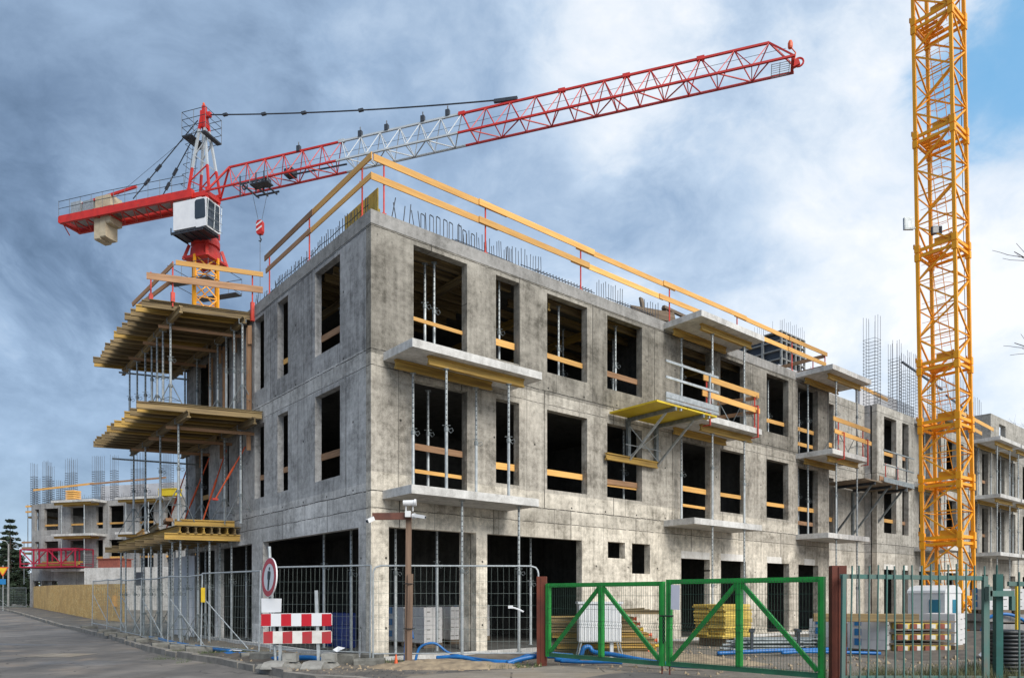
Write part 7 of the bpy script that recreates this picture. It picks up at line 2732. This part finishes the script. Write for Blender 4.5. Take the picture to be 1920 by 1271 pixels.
# ------------------------------------------------------------------ tower block on the skyline
def tower():
    X0, Y0 = 85.5, 230.0
    t = Thing('tower_block', 'dark unfinished high rise frame on the skyline above the roof rail', 'building', (0, 0, 0), rot=(0, 0, TH))
    t.o.location = (X0, Y0, 0)
    WA, WBb, H = 15.0, 26.0, 86.0
    st = 2.9
    mb = t.mb()
    mb.box(1.0, WA - .5, 1.0, WBb - .5, 0, H - 1)
    t.part(mb, 'core', M['tower_dark'])
    mb = t.mb()
    k = 0
    z = H
    while z > 30:
        mb.box(-.0, WA, -.0, WBb, z - .35, z)
        z -= st
    t.part(mb, 'floor_edge', M['tower_conc'])
    mb = t.mb()
    for i in range(6):
        a = (WA - .6) * i / 5
        mb.box(a, a + .6, -.06, .5, 0, H - .36)
    for i in range(1, 5):
        b = (WBb - .8) * i / 4
        mb.box(-.06, .5, b, b + .8, 0, H - .36)
    t.part(mb, 'columns', M['tower_conc'])
    mb = t.mb()
    for i in range(13):
        for j in range(2):
            a = WA * i / 12
            mb.tube((a, .4 + j * 8, H), (a, .4 + j * 8, H + 3.2 + (i % 3) * .5), .05, 4)
    for i in range(8):
        mb.tube((.4, WBb * i / 8, H), (.4, WBb * i / 8, H + 3.0 + (i % 2) * .7), .05, 4)
    t.part(mb, 'starter_bar', M['rebar_far'])


tower()

# ------------------------------------------------------------------ trees
def crown(name, parent, blobs, n, size, mat, seed, flat=.5):
    r_ = random.Random(seed)
    mb = MB()
    for (cx, cy, cz, rx, ry, rz) in blobs:
        k = int(n * rx * rz)
        for _ in range(k):
            while True:
                u, v, w_ = r_.uniform(-1, 1), r_.uniform(-1, 1), r_.uniform(-1, 1)
                if u * u + v * v + w_ * w_ < 1:
                    break
            nz = mnoise.noise(Vector((cx + u * rx, cy + v * ry, cz + w_ * rz)) * .9 + Vector((seed, 0, 0)))
            if nz < -.12:
                continue
            c = Vector((cx + u * rx, cy + v * ry, cz + w_ * rz))
            s = size * r_.uniform(.6, 1.4)
            a = Vector((r_.uniform(-1, 1), r_.uniform(-1, 1), r_.uniform(-flat, flat))).normalized() * s
            b = Vector((r_.uniform(-1, 1), r_.uniform(-1, 1), r_.uniform(-1, 1))).normalized() * s * .6
            mb.face(c - a, c + b, c + a, c - b)
    o = link(name, mb.mesh(name, M[mat]))
    o.parent = parent
    return o


def limb(mb, p, d, ln, r0, depth, r_, spread=.55, drop=0.0):
    pts = [p]
    c = p.copy()
    dd = d.copy()
    for k in range(4):
        dd = (dd + Vector((r_.uniform(-.2, .2), r_.uniform(-.2, .2), r_.uniform(-.12, .16) - drop))).normalized()
        c = c + dd * ln / 4
        pts.append(c.copy())
    mb.path(pts, r0, 5 if r0 > .02 else 4, r2=r0 * .55)
    if depth:
        for k in range(3 if depth > 1 else 4):
            i = r_.choice((2, 3, 4))
            nd = (dd + Vector((r_.uniform(-spread, spread) * 1.4, r_.uniform(-spread, spread) * 1.4, r_.uniform(-spread * .6, spread)))).normalized()
            limb(mb, pts[i], nd, ln * r_.uniform(.5, .75), r0 * .5, depth - 1, r_, spread, drop)


def leafy(x, y, h, w_, mat, label, seed, conifer=False):
    t = Thing('fir_tree' if conifer else 'leafy_tree', label, 'tree', (0, 0, 0), group='trees at the left edge')
    t.o.location = (x, y, rise(x, y))
    r_ = random.Random(seed)
    mb = MB()
    mb.path([(0, 0, -.3), (.05, .05, h * .4), (0, 0, h * .92)], .16, 7, r2=.03)
    blobs = []
    if conifer:
        for k in range(14):
            z = h * (.12 + .063 * k)
            rr = w_ * (1 - k / 15.5)
            for j in range(5):
                a = 1.257 * j + k * .7
                mb.tube((0, 0, z), (math.cos(a) * rr, math.sin(a) * rr, z - rr * .25), .03, 4)
                blobs.append((math.cos(a) * rr * .6, math.sin(a) * rr * .6, z - rr * .18, rr * .48, rr * .48, max(.2, rr * .22)))
    else:
        for k in range(9):
            a = k * 2.4
            z = h * r_.uniform(.35, .85)
            rr = w_ * r_.uniform(.3, .8)
            mb.tube((0, 0, z * .75), (math.cos(a) * rr, math.sin(a) * rr, z), .05, 5)
            blobs.append((math.cos(a) * rr, math.sin(a) * rr, z, w_ * .45, w_ * .45, w_ * .38))
    tr = link('trunk', mb.mesh('trunk', M['bark']))
    tr.parent = t.o
    crown('crown', t.o, blobs, 1100 if conifer else 260, .15, mat, seed, .3 if conifer else .8)


leafy(-57.5, 83.0, 10.5, 2.8, 'leaf_dark', 'dark fir tree rising tallest at the left picture edge', 3, True)
leafy(-61.0, 88.0, 9.6, 2.6, 'leaf_dark', 'dark fir tree cut by the left picture edge behind the tallest one', 5, True)
leafy(-54.5, 86.0, 7.0, 2.4, 'leaf_olive', 'olive bushy tree beside the fir trees', 7)
leafy(-58.5, 80.0, 4.5, 2.2, 'leaf_olive', 'low olive bush before the fir trees', 9)
leafy(-50.5, 84.0, 5.5, 2.4, 'leaf_olive', 'yellowish tree seen through the open ground floor of the far building', 12)
# bare tree outside the frame on the right whose twigs reach in
t = Thing('bare_tree', 'bare twigs of a leafless tree reaching in from the right edge', 'tree', (0, 0, 0))
t.o.location = (22.4, 26.4, .1)
r_ = random.Random(21)
mb = MB()
mb.path([(0, 0, -.2), (.1, 0, 3), (-.1, .1, 6.5), (.1, 0, 10), (0, 0, 13.5)], .24, 8, r2=.07)
t.part(mb, 'trunk', M['bark'])
mb = MB()
for z, dx, ln in ((9.0, -1, 3.1), (12.0, -1, 2.9), (9.8, .8, 3.0), (12.5, .9, 2.6), (7.4, .5, 3.0)):
    limb(mb, Vector((0, 0, z)), Vector((dx, r_.uniform(-.3, .3), .28)), ln, .05, 2, r_, .5)
t.part(mb, 'branch', M['bark'])
for k, (x, y, h) in enumerate(((39.5, 56, 15.5), (41.5, 58, 16.5))):
    t = Thing('bare_tree', 'pale leafless tree above the far end of the wing, %s one' % ('left' if k == 0 else 'right'), 'tree', (0, 0, 0), group='leafless trees behind the wing')
    t.o.location = (x, y, 0)
    r_ = random.Random(40 + k)
    mb = MB()
    mb.path([(0, 0, 0), (.1, 0, h * .4), (0, .1, h * .8)], .2, 6, r2=.07)
    t.part(mb, 'trunk', M['bark'])
    mb = MB()
    for j in range(9):
        a = 2.4 * j
        limb(mb, Vector((0, .05, h * (.5 + .035 * j))), Vector((math.cos(a), math.sin(a), .9)).normalized(), 3.0, .04, 3, r_, .5)
    t.part(mb, 'branch', M['bark'])

# street lamp and warning sign at the left edge
t = Thing('street_lamp', 'slim concrete street lamp post before the fir trees', 'lamp', (0, 0, 0))
t.o.location = (-52.5, 75.5, .34)
mb = MB()
mb.tube((0, 0, 0), (.05, 0, 6.6), .11, 8, r2=.07)
t.part(mb, 'pole', M['conc_far'])
mb = MB()
mb.path([(.05, 0, 6.5), (-.1, -.2, 6.9), (-.7, -.5, 7.0)], .04, 6)
t.part(mb, 'arm', M['galv'])
mb = MB()
mb.extrude([(-.12, -.05), (.12, -.05), (.08, .07), (-.08, .07)], (-.65, -.48, 7.0), (-1.1, -.72, 7.02))
t.part(mb, 'lamp_head', M['galv'])
t = Thing('warning_sign', 'orange yellow triangular warning sign cut by the left picture edge', 'sign', (0, 0, 0))
t.o.location = (-42.6, 60.6, .2)
mb = MB()
mb.tube((0, .05, 0), (0, .05, 3.9), .04, 7)
t.part(mb, 'post', M['galv'])
mb = MB()
for o_, s_, mt in ((0, .5, None),):
    mb.extrude([(-.5, 3.75), (.5, 3.75), (0, 2.95)], (0, .0, 0), (0, .03, 0))
t.part(mb, 'plate', M['orange_paint'])
mb = MB()
mb.extrude([(-.36, 3.67), (.36, 3.67), (0, 3.1)], (0, -.006, 0), (0, -.001, 0))
t.part(mb, 'yellow_field', M['yellow_paint'])
mb = MB()
mb.box(-.25, .25, .0, .03, 2.3, 2.75)
t.part(mb, 'small_plate', M['blue_print'])

# ------------------------------------------------------------------ grass
def tufts(name, spots, n, h, mat, seed):
    r_ = random.Random(seed)
    mb = MB()
    for (x0, x1, y0, y1, dens) in spots:
        k = int(n * dens)
        for _ in range(k):
            cx, cy = r_.uniform(x0, x1), r_.uniform(y0, y1)
            if mnoise.noise(Vector((cx * 1.6, cy * 1.6, seed))) < -.05:
                continue
            z = gz(cx, cy) - .01
            for b in range(5):
                a = r_.uniform(0, 6.28)
                hh = h * r_.uniform(.4, 1.2)
                le = r_.uniform(.1, .55) * hh
                w_ = .0042
                bx, by = cx + r_.uniform(-.05, .05), cy + r_.uniform(-.05, .05)
                ox, oy = math.cos(a + 1.57) * w_, math.sin(a + 1.57) * w_
                tx, ty = math.cos(a) * le, math.sin(a) * le
                m1 = (bx + tx * .35, by + ty * .35, z + hh * .6)
                mb.face((bx - ox, by - oy, z), (bx + ox, by + oy, z), (m1[0] + ox * .7, m1[1] + oy * .7, m1[2]), (m1[0] - ox * .7, m1[1] - oy * .7, m1[2]))
                mb.face((m1[0] - ox * .7, m1[1] - oy * .7, m1[2]), (m1[0] + ox * .7, m1[1] + oy * .7, m1[2]), (bx + tx, by + ty, z + hh))
    o = link(name, mb.mesh(name, M[mat]))
    tag(o, kind='stuff', label={'grass': 'short green grass along the fence feet and pavement cracks', 'dry_grass': 'long dry grass before the teal palisade'}[name])


tufts('grass', [(-8.9, -6.9, 17.2, 19.0, 1.0), (-7.6, -5.8, 16.2, 17.6, .9), (-.9, -.1, 14.0, 14.5, .06), (.0, .6, 14.2, 14.6, .05), (-3.3, -2.6, 15.0, 15.6, .12), (-2.6, -2.2, 14.9, 15.3, .08), (-56, -46, 70, 76, .8)], 700, .14, 'grass', 4)
tufts('dry_grass', [(4.9, 9.5, 9.7, 11.3, 1.0), (5.6, 9.5, 11.0, 12.4, .6)], 2600, .36, 'grass_dry', 8)
# loose stones and clods trodden along the site edge
def stones(name, label, spots, mat, seed):
    r_ = random.Random(seed)
    mb = MB()
    for (x0, x1, y0, y1, n, s0, s1) in spots:
        for _ in range(n):
            x, y = r_.uniform(x0, x1), r_.uniform(y0, y1)
            s = s0 + (s1 - s0) * r_.random() ** 3
            z = gz(x, y) + s * .25
            if -8.3 < x < 1 and y < 16.9 and not pol_in(x, y, KERB + LEFTEDGE + NEAR):
                z = max(z, .10 + s * .2)
            pts = [Vector((x, y, z)) + Vector(d) * s * r_.uniform(.6, 1.25) for d in ((1, 0, -.2), (-.4, .9, -.2), (-.5, -.8, -.2), (.1, .2, .7), (.2, -.1, -.6))]
            for f in ((0, 1, 3), (1, 2, 3), (2, 0, 3), (1, 0, 4), (2, 1, 4), (0, 2, 4)):
                mb.face(*[pts[k] for k in f])
    o = link(name, mb.mesh(name, M[mat]))
    tag(o, label, kind='stuff')


stones('rubble', 'small stones and clods trodden along the site edge and yard', [(-9.5, -5.0, 15.6, 20.0, 500, .012, .06), (-4.5, .6, 13.6, 15.6, 700, .008, .05), (-3.5, 3.0, 12.4, 14.0, 260, .006, .02), (.8, 9.0, 13.0, 20.0, 900, .012, .07), (8.0, 17.0, 15.0, 24.0, 900, .015, .11),
                 (-16, -9, 18.0, 27.0, 400, .01, .05)], 'rubble', 77)
stones('gravel', 'dark grit scattered on the road along the kerb', [(-6.5, -3.0, 11.8, 14.8, 500, .005, .018), (-10.5, -6.0, 15.0, 19.0, 500, .005, .022), (-16.0, -9.5, 19.0, 27.0, 500, .006, .03)], 'mud', 78)
# scraps of litter on the mud
for k, (x, y, s_, mt, lab) in enumerate(((10.6, 16.2, .16, 'sheet_white', 'crumpled white plastic scrap on the mud behind the palisade'), (11.2, 16.3, .1, 'sheet_white', 'small white plastic scrap right of the larger one'), (-3.6, 15.0, .12, 'sheet_white', 'white paper scrap on the concrete block by the barrier'), (-6.7, 17.6, .2, 'sheet_white', 'white plastic scrap in the grass behind the mesh fence'))):
    mb = MB((x, y, .2))
    z = gz(x, y) + (.08 if k != 2 else .3)
    r_ = random.Random(60 + k)
    pts = [Vector((x + math.cos(a) * s_ * r_.uniform(.6, 1.3), y + math.sin(a) * s_ * r_.uniform(.6, 1.3), z + r_.uniform(-.02, .07))) for a in [j * .785 for j in range(8)]]
    c = Vector((x, y, z + .1))
    for j in range(8):
        mb.face(pts[j], pts[(j + 1) % 8], c)
    o = solo(mb, 'litter', M[mt], lab, 'litter')
